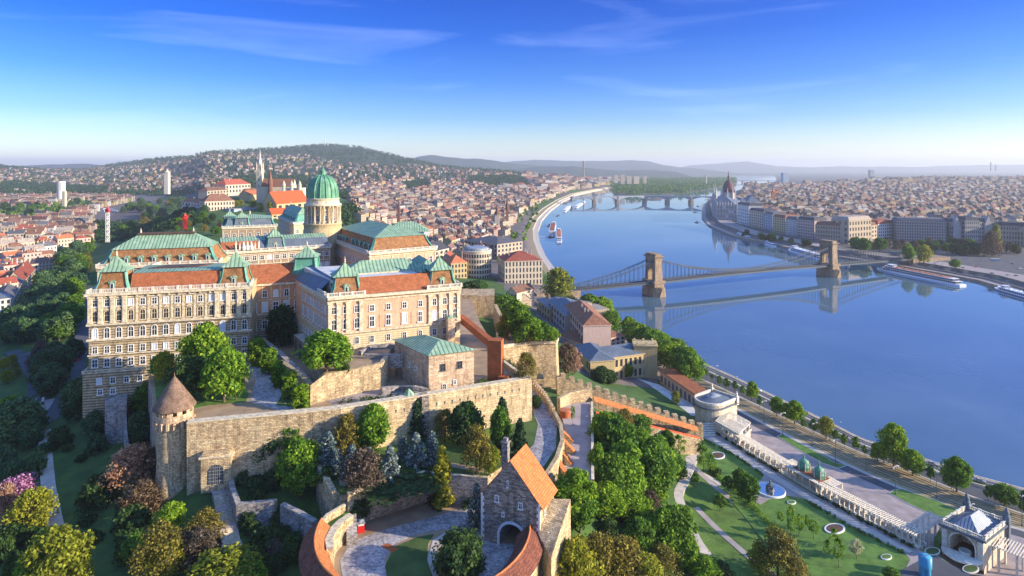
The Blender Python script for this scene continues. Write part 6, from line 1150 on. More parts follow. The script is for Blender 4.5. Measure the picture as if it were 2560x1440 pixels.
ship('tour_boat', 'white boat nearest to the arched bridge pier', (1438, 520), (1462, 504), 14, 1)
ship('tour_boat', 'small white boat by the far waterfront pontoon', (1938, 617), (1912, 610), 6, 1, seats=False)
def pontoon(pa, pb, label, bank):
    a, b = Vector(xy(*pa, 0)), Vector(xy(*pb, 0)); T = thing('pontoon', label, 'pontoon', (*a, 0), 'mooring pontoons'); m = MB(); d = (b - a); m.beam((*a, .3), (*b, .3), 6, 1.4); m.obj('float', MT['boat_hull'], T); c = Vector(xy(*bank, 2)); m = MB(); m.beam((*((a + b) / 2), 1.6), (*c, 3.2), 1.6, .3); m.obj('gangway', MT['zinc'], T); m = MB(); c = (a + b) / 2; m.box(c.x, c.y, 1, 4, 3, 2.4, math.atan2(d.y, d.x)); m.obj('cabin', MT['boat_hull'], T)
for i, (a, b, c) in enumerate([((1366, 592), (1384, 594), (1344, 594)), ((1370, 567), (1378, 560), (1347, 562)), ((1392, 541), (1398, 538), (1368, 535)), ((1738, 557), (1746, 556), (1768, 560)), ((1734, 531), (1742, 530), (1758, 531)), ((1741, 516), (1747, 516), (1758, 516)), ((1764, 500), (1778, 496), (1785, 495))]):
    pontoon(a, b, 'dark mooring pontoon ' + ('below the stern on tour boat', 'beside the red and white boat', 'alone at the near quay bend', 'nearest below the parliament quay', 'second in front of the parliament quay', 'third in front of the parliament quay', 'by the parliament end of the arched bridge')[i], c)
# parliament
p0 = Vector(xy(1793, 547, 10)); p1 = Vector(xy(1842, 549, 10)); pb_ = Vector(xy(1778, 523, 10)); ax = (pb_ - p0).normalized() if False else (pb_ - p0).normalized(); L_ = 300.; W_ = (p1 - p0).length
PL = thing('parliament', 'pale gothic parliament with dark red dome and many spires', 'building', (*p0, 5)); q2_, q3_ = p1 + ax * L_ + Vector((35, 0)), p0 + ax * L_; body = [tuple(p0), tuple(p1), tuple(q2_), tuple(q3_)]
m = MB(); m.prism(body, 2, 47); m.obj('wall', MT['gothic'] if 'gothic' in MT else render_wall('gothic', (.52, .47, .42), .4), PL); m = MB(); hip(m, body, 47, 66, 0, k=.5); m.obj('roof', MT['zinc_dark'], PL)
f = Fac(p0, p1); s = Fac(q3_, p0); m = MB()
for fc_, n in ((f, 7), (s, 34)):
    for i in range(n + 1): c = fc_.at(fc_.L * i / n, .6); m.box(c.x, c.y, 2, 2, 2, 47, fc_.a); m.lathe(c.x, c.y, [(1.3, 49), (.05, 58)], 4, smooth=False)
m.obj('pinnacle', MT['gothic'], PL)
for zz0 in (14, 27, 38): f.wins(PL, f.xs(7), zz0, 'arch', 2.6, 7)
for zz0 in (14, 30): s.wins(PL, s.xs(24), zz0, 'arch', 3.2, 8)
def spire(x, y, z0, z1, zt, r, root=PL, mat='gothic', n=8): m = MB(); m.lathe(x, y, [(r, z0), (r, z1), (r * 1.15, z1 + .3), (r * .9, z1 + 1), (r * .35, z1 + (zt - z1) * .55), (.15, zt)], n, smooth=False); m.obj('spire', MT[mat], root)
for u, v, d in ((1784, 459, 1790), (1789, 457, 1700), (1801, 478, 1760), (1813, 487, 1600), (1838, 489, 1590)): p = Q(u, v, d); spire(p.x, p.y, 2, p.z - 36, p.z, 5.0 if u < 1800 else 3.0)
p = Q(1821, 450, 1760); m = MB(); r = 17; m.lathe(p.x, p.y, [(r + 1, 40), (r + 1, 70), (r + 2, 71), (r, 72)], 16, smooth=False); m.obj('dome_drum', MT['gothic'], PL); m = MB(); m.lathe(p.x, p.y, [(r, 71), (r * 1.0, 80), (r * .9, 90), (r * .72, 98), (r * .45, 105), (2.6, 109), (2.4, 116), (3.2, 117), (1.2, 124), (.3, 136)], 16, smooth=False); m.obj('dome_shell', MT['terracotta'] if False else plain('dome_red', (.13, .05, .055), .7), PL)
for a in range(8): an = a * math.pi / 4 + .3; spire(p.x + 19 * math.cos(an), p.y + 19 * math.sin(an), 50, 76, 88, 1.8)
for u0, u1, v0, d in ((1842, 1878, 512, 1780), (1868, 1902, 505, 1850)):
    a, b = Q(u0, v0, d), Q(u1, v0, d); m = MB(); q = [(a.x, d), (b.x, d), (b.x, d + 60), (a.x, d + 60)]; m.prism(q, 4, a.z, 0); hip(m, q, a.z, a.z + 20, 1, k=.4); m.obj('side_wing', [MT['gothic'], MT['zinc_dark']], PL)
# waterfront buildings
m = MB(); m.add([(-.5, 0, 0), (.5, 0, 0), (.5, 0, 1), (-.5, 0, 1)], [(0, 1, 2, 3)]); WQ = m.mesh('window', MT['glass'])
for k, c in (('w_cream', (.60, .50, .38)), ('w_yellow', (.62, .47, .24)), ('w_white', (.68, .66, .62)), ('w_grey', (.42, .40, .38)), ('w_pink', (.55, .38, .30)), ('w_ochre', (.50, .36, .20)), ('w_tan', (.52, .42, .30)), ('w_blue', (.42, .50, .58)), ('w_rose', (.62, .46, .40)), ('w_sand', (.66, .56, .42))): render_wall(k, c, .35, rnd=.15)
for k, c in (('r_red', (.38, .10, .06)), ('r_brown', (.24, .12, .08)), ('r_grey', (.16, .16, .18)), ('r_dark', (.09, .09, .11)), ('r_orange', (.55, .18, .08)), ('r_rust', (.32, .15, .09)), ('r_pale', (.42, .36, .30)), ('r_green', (.14, .30, .24))): tiles(k, c, 1.0, .8, .4, .15, .2)
def block(label, a, b, depth, z0, zt, wall, roof, rh, rows, cols, cat='building', grp=None, kind='hip', side=0, wf=.5, hf=.6, flush=False, ch=2, name='apartment_building', own=True, rng=random):
    """town building: front a->b, flat windows set in the wall as parts"""
    f = Fac(a, b); q = [tuple(f.at(0)), tuple(f.at(f.L)), tuple(f.at(f.L, -depth)), tuple(f.at(0, -depth))]; c = f.at(f.L / 2, -depth / 2); r = thing(name, label, cat, (c.x, c.y, z0), grp)
    m = MB(); m.prism(q, z0 - 6, zt, 0); m.prism(inset(q, -.5), zt, zt + .6, 0, bottom=True)
    wo = m.obj('wall', MT[wall], r); m = MB()
    if kind == 'hip': hip(m, q, zt + .6, zt + .6 + rh, 0, over=.5, k=.5)
    elif kind == 'gable': gable(m, q, zt + .6, zt + .6 + rh, 0, 1)
    elif kind == 'mansard': hi = inset(q, 3); frustum(m, q, zt + .6, hi, zt + .6 + rh, 0, 0)
    else: m.prism(inset(q, 1), zt + .5, zt + 1.1, 0); m.box(c.x, c.y, zt + 1, f.L * .3, depth * .3, 2.2, f.a)
    m.obj('roof', [MT[roof], MT[wall]], r)
    for i in range(ch): cc = f.at(f.L * rng.uniform(.15, .85), -depth * rng.uniform(.3, .7)); chimney(r, cc.x, cc.y, zt, zt + rh + 1.6, 1.2, wall)
    fh = (zt - z0) / rows; b0_ = wpos(r)
    def wset(fc, n):
        cw = fc.L / n
        for k in range(rows):
            for i in range(n):
                p = fc.at((i + .5) * cw, .06); o = bpy.data.objects.new('window', WQ); COL.objects.link(o); o.parent = r; o.location = (p.x - b0_[0], p.y - b0_[1], z0 + fh * (k + .22) - b0_[2]); o.rotation_euler[2] = fc.a; o.scale = (cw * wf, 1, fh * hf)
    if cols: wset(f, cols)
    if side: wset(Fac(q[3], q[0]), side)
    return r
FR = [((1843, 558), (1872, 565), 510, 'w_white', 'r_dark', 6, 6, 'pale blue white ornate corner house next to the parliament'), ((1873, 566), (1909, 573), 525, 'w_cream', 'r_dark', 6, 7, 'cream waterfront apartment house with dark mansard, second from the parliament'), ((1910, 573), (1931, 578), 533, 'w_blue', 'r_grey', 6, 5, 'narrow grey blue waterfront house'),
      ((1932, 580), (1963, 585), 541, 'w_yellow', 'r_rust', 6, 7, 'yellow ochre waterfront house'), ((1964, 587), (1992, 591), 546, 'w_white', 'r_grey', 8, 8, 'white modern waterfront block with balcony bands'), ((1993, 592), (2036, 598), 547, 'w_rose', 'r_dark', 6, 10, 'lilac white waterfront house with dark roof'),
      ((2038, 604), (2121, 610), 561, 'w_tan', 'r_brown', 4, 13, 'long tan academy wing with arched storeys'), ((2122, 611), (2178, 606), 546, 'w_tan', 'r_pale', 4, 8, 'tall tan academy centre block with loggia'), ((2179, 605), (2192, 603), 560, 'w_tan', 'r_brown', 4, 2, 'short tan academy end wing'),
      ((2195, 601), (2238, 598), 556, 'w_white', 'r_red', 5, 8, 'white house with red roof behind the academy'), ((2242, 602), (2366, 606), 551, 'w_grey', 'r_grey', 7, 20, 'long modern grey glass office block on the square'), ((2374, 606), (2412, 607), 552, 'w_grey', 'r_dark', 5, 8, 'left wing of the grey gabled palace on the square'), ((2413, 608), (2448, 608), 548, 'w_grey', 'r_dark', 5, 7, 'central part of the grey gabled palace on the square'), ((2449, 607), (2490, 606), 552, 'w_grey', 'r_dark', 5, 8, 'right wing of the grey gabled palace on the square'),
      ((2500, 610), (2580, 614), 562, 'w_tan', 'r_dark', 4, 11, 'classical tan building with pediment at the far right edge'), ((2585, 616), (2680, 622), 560, 'w_cream', 'r_brown', 5, 10, 'cream building beyond the right edge of the square')]
for a, b, vt, wl, rf, rows, cols, lab in FR:
    pa, pb = P(*a, 8), P(*b, 8); zt = H - (vt - HOR) / F * (pa.y + pb.y) / 2; block(lab, pa, pb, 34, 8, zt - 3, wl, rf, 6, rows, cols, grp='waterfront buildings', kind='mansard', side=3, wf=.45, hf=.58, ch=2)
for u, v in ((2392, 545), (2431, 540), (2470, 545)):
    a, b = P(u - 9, 607, 8), P(u + 9, 607, 8); zt = H - (v - HOR) / F * a.y; f = Fac(a, b); m = MB(); m.add([(*f.at(0, .8), zt - 14), (*f.at(f.L, .8), zt - 14), (*f.at(f.L / 2, .8), zt + 3), (*f.at(0, -12), zt - 14), (*f.at(f.L, -12), zt - 14), (*f.at(f.L / 2, -12), zt + 3)], [(0, 1, 2), (0, 3, 5, 2), (1, 4, 5, 2)], 0); m.prism([tuple(f.at(0, .8)), tuple(f.at(f.L, .8)), tuple(f.at(f.L, -1)), tuple(f.at(0, -1))], 8, zt - 14); o = m.obj('gable_front', MT['w_grey']); tag(o, 'tall pointed gable front of the grey palace, %s' % {2392: 'left one', 2431: 'middle one', 2470: 'right one'}[u], 'gable', 'gables of the grey palace')
# portico
f = Fac(P(2545, 613, 8), P(2590, 615, 8)); m = MB(); m.prism([tuple(f.at(0)), tuple(f.at(f.L)), tuple(f.at(f.L, 6)), tuple(f.at(0, 6))], 34, 37); m.add([(*f.at(0, 6), 37), (*f.at(f.L, 6), 37), (*f.at(f.L / 2, 6), 44)], [(0, 1, 2)]); [m.box(*f.at(f.L * (i + .5) / 6, 5), 8, 1.8, 1.8, 26, f.a) for i in range(6)]; o = m.obj('portico', MT['w_tan']); tag(o, 'columned portico with pediment at the right edge', 'portico')
# ================================================================ SINGLE BUILDINGS OF THE CITY
def pb(u0, v0, u1, v1, z, vt):
    """front corners on the ground seen at the two pixels, eave height from pixel row vt over the first corner"""
    a, b = P(u0, v0, z), P(u1, v1, z); return a, b, H - (vt - HOR) / F * a.y
def B_(label, u0, v0, u1, v1, z, vt, depth, wall, roof, rh, rows, cols, kind='hip', side=4, grp='town houses by the river', **k):
    a, b, zt = pb(u0, v0, u1, v1, z, vt); return block(label, a, b, depth, z, zt, wall, roof, rh, rows, cols, grp=grp, kind=kind, side=side, **k)
B_('cream corner palace with red hipped roof facing the bridge head', 1262, 716, 1356, 712, 9, 655, 42, 'w_sand', 'r_red', 9, 4, 11, side=8, hf=.7, wf=.42, ch=4)
B_('long grey blue block behind the cream corner palace', 1243, 655, 1306, 645, 10, 612, 70, 'w_tan', 'r_grey', 7, 4, 7, side=10, grp='town houses by the river')
B_('yellow house with scarlet roof left of the round fronted office', 1128, 712, 1168, 708, 11, 660, 26, 'w_yellow', 'r_orange', 8, 4, 5, ch=1)
B_('house with dark maroon roof behind the yellow house', 1098, 690, 1132, 690, 12, 655, 40, 'w_cream', 'r_red', 9, 3, 4, kind='gable')
B_('pale gable house with blue grey roof beside the palace corner', 1085, 665, 1122, 655, 14, 630, 30, 'w_sand', 'r_dark', 10, 3, 3, kind='gable')
a, b = P(-60, 812, 25), P(28, 800, 25); block('white town house with blue grey roof at the left edge above the park trees', a, b, 22, 25, 25 + 17, 'w_white', 'zinc_dark', 5, 4, 6, grp='houses of the western district', side=0, ch=3)
a, b = P(28, 800, 25), P(58, 735, 25); block('narrow cream house range with grey roof beside the white town house', a, b, 14, 25, 38, 'w_cream', 'r_grey', 5, 4, 8, grp='houses of the western district', kind='gable', side=0, ch=3)
a, b = P(58, 735, 25), P(88, 700, 25); block('steep maroon roofed house at the edge of the park trees', a, b, 14, 25, 36, 'w_tan', 'r_red', 10, 3, 7, grp='houses of the western district', kind='gable', side=0, ch=2)
# round fronted office
a, b = P(1166, 712, 10), P(1226, 700, 10); c = (a + b) / 2 + Vector((-3, 16, 0)); RO = thing('round_office', 'modern round fronted cream office block with window grid', 'building', (c.x, c.y, 10), 'town houses by the river'); r_ = 17.5; zt = 46
m = MB(); m.lathe(c.x, c.y, [(r_, 2), (r_, zt)], 40, cap=True); m.obj('wall', MT['w_sand'], RO); m = MB(); m.lathe(c.x, c.y, [(r_ - 3, zt), (r_ - 3.5, zt + 3), (r_ - 6, zt + 4)], 30, cap=True, smooth=False); m.obj('roof', MT['zinc'], RO)
m = MB(); m.lathe(c.x, c.y, [(r_ + .4, zt - .6), (r_ + .5, zt), (r_ + .3, zt + .4), (r_ - 2, zt + .4)], 40); m.obj('cornice', MT['trim'], RO)
for k in range(5):
    for i in range(17):
        an = R(-178 + i * 10.5); x, y = c.x + (r_ + .03) * math.cos(an), c.y + (r_ + .03) * math.sin(an); o = bpy.data.objects.new('window', WQ); COL.objects.link(o); o.parent = RO; w_ = wpos(RO); o.location = (x - w_[0], y - w_[1], 13.5 + k * 6.3 - w_[2]); o.rotation_euler[2] = an + math.pi / 2; o.scale = (2.0, 1, 4.0)
B_('long apartment block with red tiled roof beside the quay grove', 1455, 905, 1562, 880, 9, 862, 30, 'w_rose', 'r_rust', 6, 4, 9, side=0, ch=3)
a, b = P(1412, 838, 10), P(1458, 905, 9); block('side range of the red roofed apartment block facing the castle hill', a, b, 20, 9, 34, 'w_rose', 'r_rust', 6, 4, 9, grp='town houses by the river', ch=3)
a, b = P(1372, 812, 11), P(1412, 858, 10); block('blue roofed house with balconies between two apartment blocks', a, b, 22, 9, 31, 'w_grey', 'zinc_dark', 5, 4, 6, grp='town houses by the river', ch=2)
a, b = P(1342, 790, 12), P(1374, 822, 11); block('slate roofed ochre house at the end of the row', a, b, 26, 9, 27, 'w_ochre', 'zinc_dark', 4, 3, 5, grp='town houses by the river', ch=2)
a, b = P(1405, 800, 9), P(1470, 835, 9); block('flat roofed block with chimneys behind the row', a, b, 20, 9, 27, 'w_tan', 'r_pale', 1, 3, 6, grp='town houses by the river', kind='flat', ch=5)
# grey roofed hall by the quay grove
a, b = P(1475, 955, 11), P(1640, 938, 9); GR = 'low cream hall with blue grey seamed roofs and tower end'
H1 = block(GR, a, b, 20, 9, 24, 'w_yellow', 'zinc_dark', 4.5, 2, 14, grp='town houses by the river', hf=.6, ch=0)
a, b = P(1437, 908, 13), P(1476, 960, 11); block('blue roofed side wing of the low cream hall', a, b, 16, 10, 24.5, 'w_yellow', 'zinc_dark', 4, 2, 8, grp='town houses by the river', ch=0)
m = MB(); p = xy(1612, 935, 9); m.box(p[0], p[1], 4, 15, 12, 25, R(-8)); m.box(p[0], p[1], 29, 16, 13, .8, R(-8)); [m.box(p[0] + dx, p[1] + dy, 29.8, 1.2, 1.2, 1.5) for dx in (-6, 0, 6) for dy in (-4.5, 4.5)]; o = m.obj('corner_pavilion', MT['w_yellow']); tag(o, 'yellow stone corner pavilion of the low cream hall', 'building', 'town houses by the river')
sheet('courtyard', pxl([(1520, 978), (1590, 945), (1650, 962), (1730, 1010), (1745, 1040), (1650, 1030)], 9.4), 9.4, 'concrete', z0=0); TERR.append((pxl([(1520, 978), (1590, 945), (1650, 962), (1730, 1010), (1745, 1040), (1650, 1030)], 9.4), 9.4))
for i, (t0, t1) in enumerate(((0, .2), (.32, .5))): m = MB(); m.prism(pxl([(1520 + 30 * i, 975 + 15 * i), (1580 + 30 * i, 955 + 14 * i), (1600 + 30 * i, 962 + 14 * i), (1545 + 30 * i, 985 + 14 * i)], 9.5), 9.2, 9.7); struct(m.obj('lawn', MT['grass_dark']))
a, b = Vector(xy(1650, 955, 9)), Vector(xy(1740, 1020, 9)); ar_ = Fac(a, b); m = MB(); m.prism([tuple(ar_.at(0)), tuple(ar_.at(ar_.L)), tuple(ar_.at(ar_.L, -9)), tuple(ar_.at(0, -9))], 2, 16.5); o = m.obj('arcade_hall', MT['palace_salmon']); tag(o, 'long low arcade with dark bays leading to the round pavilion', 'arcade')
for x in ar_.xs(9): m = MB(); c = ar_.at(x, .03); m.add([(c.x + ar_.d.x * q, c.y + ar_.d.y * q, 9.5 + z) for q, z in arc(3.0, 4.6)], [tuple(range(11))]); m.obj('bay', MT['iron'], o)
m = MB(); m.prism([tuple(ar_.at(-1, .8)), tuple(ar_.at(ar_.L, .8)), tuple(ar_.at(ar_.L, -9.5)), tuple(ar_.at(-1, -9.5))], 16.5, 17.0, bottom=True); m.obj('roof', MT['terracotta'], o)
B_('pale gabled house by the olive tree', 1292, 770, 1335, 758, 14, 735, 12, 'w_sand', 'r_brown', 5, 2, 0, kind='gable', side=3, ch=1)
B_('dark roofed house below the east wall', 1262, 752, 1290, 768, 14, 738, 16, 'w_tan', 'r_dark', 6, 2, 3, kind='gable', side=3, ch=1)
# old town
OG = 'hilltop old town buildings'
B_('large cream ministry building with brown roof and arcades on the hill edge', 512, 541, 586, 537, 66, 505, 26, 'w_sand', 'r_brown', 12, 3, 10, grp=OG, side=5, ch=2)
B_('white wing with purple roof left of the cream ministry building', 455, 524, 515, 530, 68, 505, 16, 'w_white', 'r_rust', 7, 2, 8, kind='gable', grp=OG, ch=1)
B_('tan gabled warehouse like building behind the ministry', 588, 520, 668, 512, 72, 492, 30, 'w_yellow', 'r_brown', 12, 2, 0, kind='gable', grp=OG, side=0, ch=0, long_=None) if False else None
a, b, zt = pb(622, 522, 700, 515, 70, 488); block('large pale tan gabled building behind the grey museum', a, b, 22, 70, zt, 'w_yellow', 'r_orange', 8, 2, 0, kind='gable', grp=OG, ch=0)
a, b, zt = pb(585, 522, 625, 520, 70, 487); r = block('tan building with tall blank gable left of the large tan building', b + Vector((0, 0, 0)), b + Vector((8, 26, 0)), 24, 70, zt, 'w_yellow', 'r_brown', 10, 2, 0, kind='gable', grp=OG, ch=0)
a, b, zt = pb(692, 536, 772, 528, 70, 512); block('big building with bright scarlet tiled roof left of the dome', a, b, 30, 70, zt, 'w_yellow', 'scarlet_tiles', 20, 2, 5, kind='gable', grp=OG, ch=0)
a, b, zt = pb(680, 552, 740, 548, 66, 538); block('lower building with vermilion roof in front of the scarlet roof', a, b, 18, 66, zt, 'w_yellow', 'scarlet_tiles', 9, 2, 4, kind='gable', grp=OG, ch=0)
a, b, zt = pb(585, 545, 692, 536, 64, 524); block('flat pale grey museum building under the tan building', a, b, 22, 64, zt, 'w_blue', 'r_pale', 1, 1, 4, kind='flat', grp=OG, ch=0, wf=.3)
a, b, zt = pb(564, 482, 626, 478, 86, 463); block('big building with curved red brown roof left of the gothic spire', a, b, 34, 84, zt, 'w_cream', 'r_red', 13, 2, 8, grp=OG, ch=2)
a, b, zt = pb(518, 492, 572, 488, 80, 478); block('brown roofed house below the curved red roof', a, b, 22, 78, zt, 'w_tan', 'r_brown', 8, 2, 7, grp=OG, ch=2)
# gothic church
D0 = 1080.; cx0 = (650 - CX) / F * D0; CH = thing('gothic_church', 'gothic church with tall white openwork spire on the hilltop', 'church', (cx0, D0, 90)); zb_ = Q(650, 478, D0).z
m = MB(); s4 = [(cx0 - 4.6, D0 - 4.6), (cx0 + 4.6, D0 - 4.6), (cx0 + 4.6, D0 + 4.6), (cx0 - 4.6, D0 + 4.6)]; m.prism(s4, zb_ - 25, Q(650, 425, D0).z); m.lathe(cx0, D0, [(4.6, Q(650, 425, D0).z), (4.2, Q(650, 412, D0).z)], 8, smooth=False); m.obj('tower', MT['trim'], CH); m = MB(); z1_ = Q(650, 412, D0).z; z2_ = Q(650, 374, D0).z; m.lathe(cx0, D0, [(4.6, z1_), (3.0, z1_ + 6), (1.3, z1_ + 16), (.15, z2_)], 8, smooth=False); [m.lathe(cx0 + a * 4.3, D0 + b * 4.3, [(.9, z1_ - 10), (.8, z1_ - 2), (.05, z1_ + 6)], 6) for a in (-1, 1) for b in (-1, 1)]; m.obj('spire', MT['trim_white'], CH)
for i, (x, z) in enumerate(((0, 8), (0, 20), (0, 31))): win(CH, cx0, D0 - 4.65, zb_ + z - 2, 0, 'arch', 2.2, 7)
nv = [(cx0 + 5, D0 - 6), (cx0 + 60, D0 - 2), (cx0 + 60, D0 + 16), (cx0 + 5, D0 + 12)]; m = MB(); m.prism(nv, 70, Q(690, 466, D0).z); gable(m, nv, Q(690, 466, D0).z, Q(690, 447, D0).z, 1, 0); m.obj('nave', [MT['trim'], MT['r_rust']], CH); m = MB(); c1 = cx0 + 22; m.lathe(c1, D0 - 8, [(4, 75), (4, Q(0, 452, D0).z), (.1, Q(0, 425, D0).z)], 8, smooth=False); m.obj('side_turret', MT['r_brown'], CH)
NR = thing('bastion_terrace', 'white neo romanesque bastion with pale cone turrets right of the gothic church', 'bastion', (cx0 + 75, D0 - 30, 80)); m = MB(); m.prism([(cx0 + 50, D0 - 25), (cx0 + 84, D0 - 20), (cx0 + 84, D0 - 5), (cx0 + 50, D0 - 8)], 60, Q(0, 470, D0 - 25).z); m.obj('wall', MT['trim_white'], NR)
for x in (52, 66, 80): m = MB(); m.lathe(cx0 + x, D0 - 24, [(3, 60), (3, Q(0, 462, D0).z), (3.4, Q(0, 462, D0).z), (.1, Q(0, 450, D0).z)], 10, smooth=False); m.obj('turret', MT['trim'], NR)
def slim(name, label, cat, u, v0, v1, D, w, mat='trim_white', spire=0, n=4, grp=None):
    a, b = Q(u, v0, D), Q(u, v1, D); T = thing(name, label, cat, (a.x, a.y, a.z), grp); r = w / 2 / F * D * (1.41 if n == 4 else 1); m = MB(); zt = b.z if not spire else a.z + (b.z - a.z) * (1 - spire); m.lathe(a.x, D, [(r, a.z - 20), (r, zt)], n, smooth=n > 8, cap=True, a0=45, a1=405); m.obj('shaft', MT[mat], T)
    if spire: m = MB(); m.lathe(a.x, D, [(r * 1.1, zt), (r * .5, zt + (b.z - zt) * .4), (.05, b.z)], 8, smooth=False); m.obj('spire', MT['r_brown' if spire > .3 else 'trim'], T)
    return T
slim('church_tower', 'pale square ruined church tower on the old town edge', 'tower', 418, 458, 422, 1100, 10, spire=.25)
T = slim('hotel_tower', 'round white hotel tower in the western valley', 'tower', 153, 480, 453, 1750, 18, 'w_white', n=20); [win(T, (153 - CX) / F * 1750 + 10.6 * math.cos(R(a)), 1750 + 10.6 * math.sin(R(a)), 78 + k * 5, R(a + 90), 'house', 2.2, 2.2) for a in (-60, -90, -120, -150) for k in range(5)]
slim('tower_block', 'slim cream tower block under the round hotel tower', 'tower', 161, 496, 478, 1500, 7, 'w_sand')
slim('television_tower', 'white lattice television tower on the highest hilltop', 'tower', 812, 362, 349, 6300, 3, 'trim_white', n=6); slim('mast', 'thin radio mast beside the television tower', 'mast', 818, 364, 356, 6350, 1, 'iron', n=4)
slim('chimney_stack', 'tall pale chimney on the plain left of the arched bridge', 'chimney', 1459, 440, 402, 4600, 4, 'bridge_stone', n=12); slim('chimney_stack', 'very distant chimney at the far right horizon, taller one', 'chimney', 2477, 424, 405, 9000, 2.5, 'bridge_stone', n=10); slim('chimney_stack', 'very distant chimney at the far right horizon, shorter one', 'chimney', 2489, 424, 412, 9200, 2.5, 'bridge_stone', n=10)
slim('church_tower', 'slim red brick spire by the riverside in the water town', 'tower', 1268, 565, 480, 1330, 7, 'r_rust', .5); slim('church_tower', 'pair tower with orange cone roof in the water town', 'tower', 1243, 555, 512, 1250, 12, 'w_sand', .55); slim('church_tower', 'tall thin brown spire left of the water town', 'tower', 997, 535, 498, 1150, 6, 'r_rust', .6)
slim('office_tower', 'blue grey slab tower on the plain behind the parliament', 'tower', 1962, 460, 432, 4200, 14, 'w_blue'); slim('office_tower', 'brown slab tower far on the eastern plain', 'tower', 2178, 450, 425, 6000, 10, 'w_grey'); slim('office_tower', 'pale round tower on the wooded island', 'tower', 1765, 452, 437, 4600, 4, 'w_cream', n=10)
for i, (u, v0, v1, w) in enumerate([(1420, 452, 441, 16), (1540, 450, 438, 9), (1556, 452, 437, 10), (1572, 452, 440, 12), (1590, 452, 441, 14), (1612, 451, 440, 8), (1213, 462, 440, 14), (1375, 455, 446, 12), (1500, 448, 440, 8)]): slim('apartment_slab', 'distant cream apartment slab on the northern plain, %s from the left' % ['third', 'fifth', 'sixth', 'seventh', 'eighth', 'ninth', 'first', 'second', 'fourth'][i], 'building', u, v0, v1, 3900, w, 'w_sand', grp='distant apartment slabs')
# cranes
def crane(label, u, v0, v1, D, jib, col, hd, lattice):
    a, b = Q(u, v0, D), Q(u, v1, D); T = thing('tower_crane', label, 'crane', (a.x, D, a.z), 'tower cranes'); w = 1.9 * D / 500; m = MB(); hgt = b.z - a.z; n = int(hgt / (w * 1.2)); cs = [(-.5, -.5), (.5, -.5), (.5, .5), (-.5, .5)]
    for x, y in cs: m.beam((a.x + x * w, D + y * w, a.z), (a.x + x * w, D + y * w, b.z), .32 * w / 1.9, .32 * w / 1.9)
    for i in range(n):
        z0, z1 = a.z + hgt * i / n, a.z + hgt * (i + 1) / n
        for j in range(4): p, q = cs[j], cs[(j + 1) % 4]; p, q = (p, q) if i % 2 else (q, p); m.beam((a.x + p[0] * w, D + p[1] * w, z0), (a.x + q[0] * w, D + q[1] * w, z1), .2 * w / 1.9, .2 * w / 1.9)
    m.obj('mast', MT[lattice], T); m = MB(); m.box(a.x, D, b.z, w * 1.4, w * 1.4, w * 1.4); m.lathe(a.x, D, [(w * .7, b.z + w * 1.4), (.1, b.z + w * 3)], 4, smooth=False); m.obj('slewing_head', MT['red_paint' if hd else col], T)
    m = MB(); L, an = jib; c, s = math.cos(an), math.sin(an)
    for o in (-.3, .3): m.beam((a.x - s * o * w, D + c * o * w, b.z + w), (a.x + c * L, D + s * L, b.z + w * .8), .28 * w / 1.9, .28 * w / 1.9)
    m.beam((a.x, D, b.z + w * 1.9), (a.x + c * L, D + s * L, b.z + w * 1.0), .28 * w / 1.9, .28 * w / 1.9); k = int(abs(L) / 2.2)
    for i in range(k): t0, t1 = i / k, (i + 1) / k; m.beam((a.x + c * L * t0, D + s * L * t0, b.z + w), (a.x + c * L * t1, D + s * L * t1, b.z + w * (1.9 - .9 * t1)), .2 * w / 1.9, .2 * w / 1.9)
    m.obj('jib', MT[lattice], T); m = MB(); m.beam((a.x, D, b.z + w), (a.x - c * L * .35, D - s * L * .35, b.z + w), .8, .6); m.box(a.x - c * L * .35, D - s * L * .35, b.z, 2.4, 2, 2.2, an); m.obj('counter_jib', MT[col], T)
crane('white lattice tower crane with red slewing head left of the palace', 269, 606, 530, 430, (16, R(-35)), 'frame_white', True, 'frame_white'); crane('small red crane mast behind the left palace block', 463, 575, 548, 560, (9, R(100)), 'red_paint', True, 'red_paint'); crane('orange tower crane behind the parliament', 1933, 520, 487, 1900, (30, R(20)), 'deck_orange', False, 'deck_orange')
# ================================================================ SCATTERED HOUSES
rng = random.Random(3)
def pin(poly, u, v):
    ins = False; n = len(poly)
    for i in range(n):
        x0, y0 = poly[i]; x1, y1 = poly[(i + 1) % n]
        if (y0 > v) != (y1 > v) and u < x0 + (v - y0) * (x1 - x0) / (y1 - y0): ins = not ins
    return ins
R_LEFT = [(-400, 470), (-400, 900), (-20, 800), (26, 745), (60, 705), (95, 690), (140, 640), (205, 628), (225, 590), (218, 545), (250, 520), (330, 505), (300, 470)]
PARK = [[(-400, 575), (-10, 562), (60, 560), (120, 548), (200, 535), (240, 520), (230, 505), (140, 515), (60, 522), (-400, 535)], [(0, 455), (130, 462), (260, 470), (250, 486), (100, 482), (0, 478)], [(840, 540), (885, 520), (900, 548), (870, 580)], [(1000, 460), (1060, 455), (1080, 470), (1020, 482)], [(1170, 442), (1300, 440), (1330, 470), (1230, 472), (1170, 460)]]
R_WATER = [(880, 470), (872, 560), (930, 575), (1000, 590), (1080, 625), (1098, 650), (1100, 700), (1130, 700), (1240, 690), (1255, 640), (1300, 640), (1318, 640), (1312, 600), (1318, 560), (1345, 528), (1378, 505), (1412, 480), (1440, 468), (1200, 462), (1000, 455)]
R_OLD = [(395, 470), (640, 462), (760, 470), (770, 500), (690, 510), (600, 515), (480, 505), (440, 500), (330, 488)]
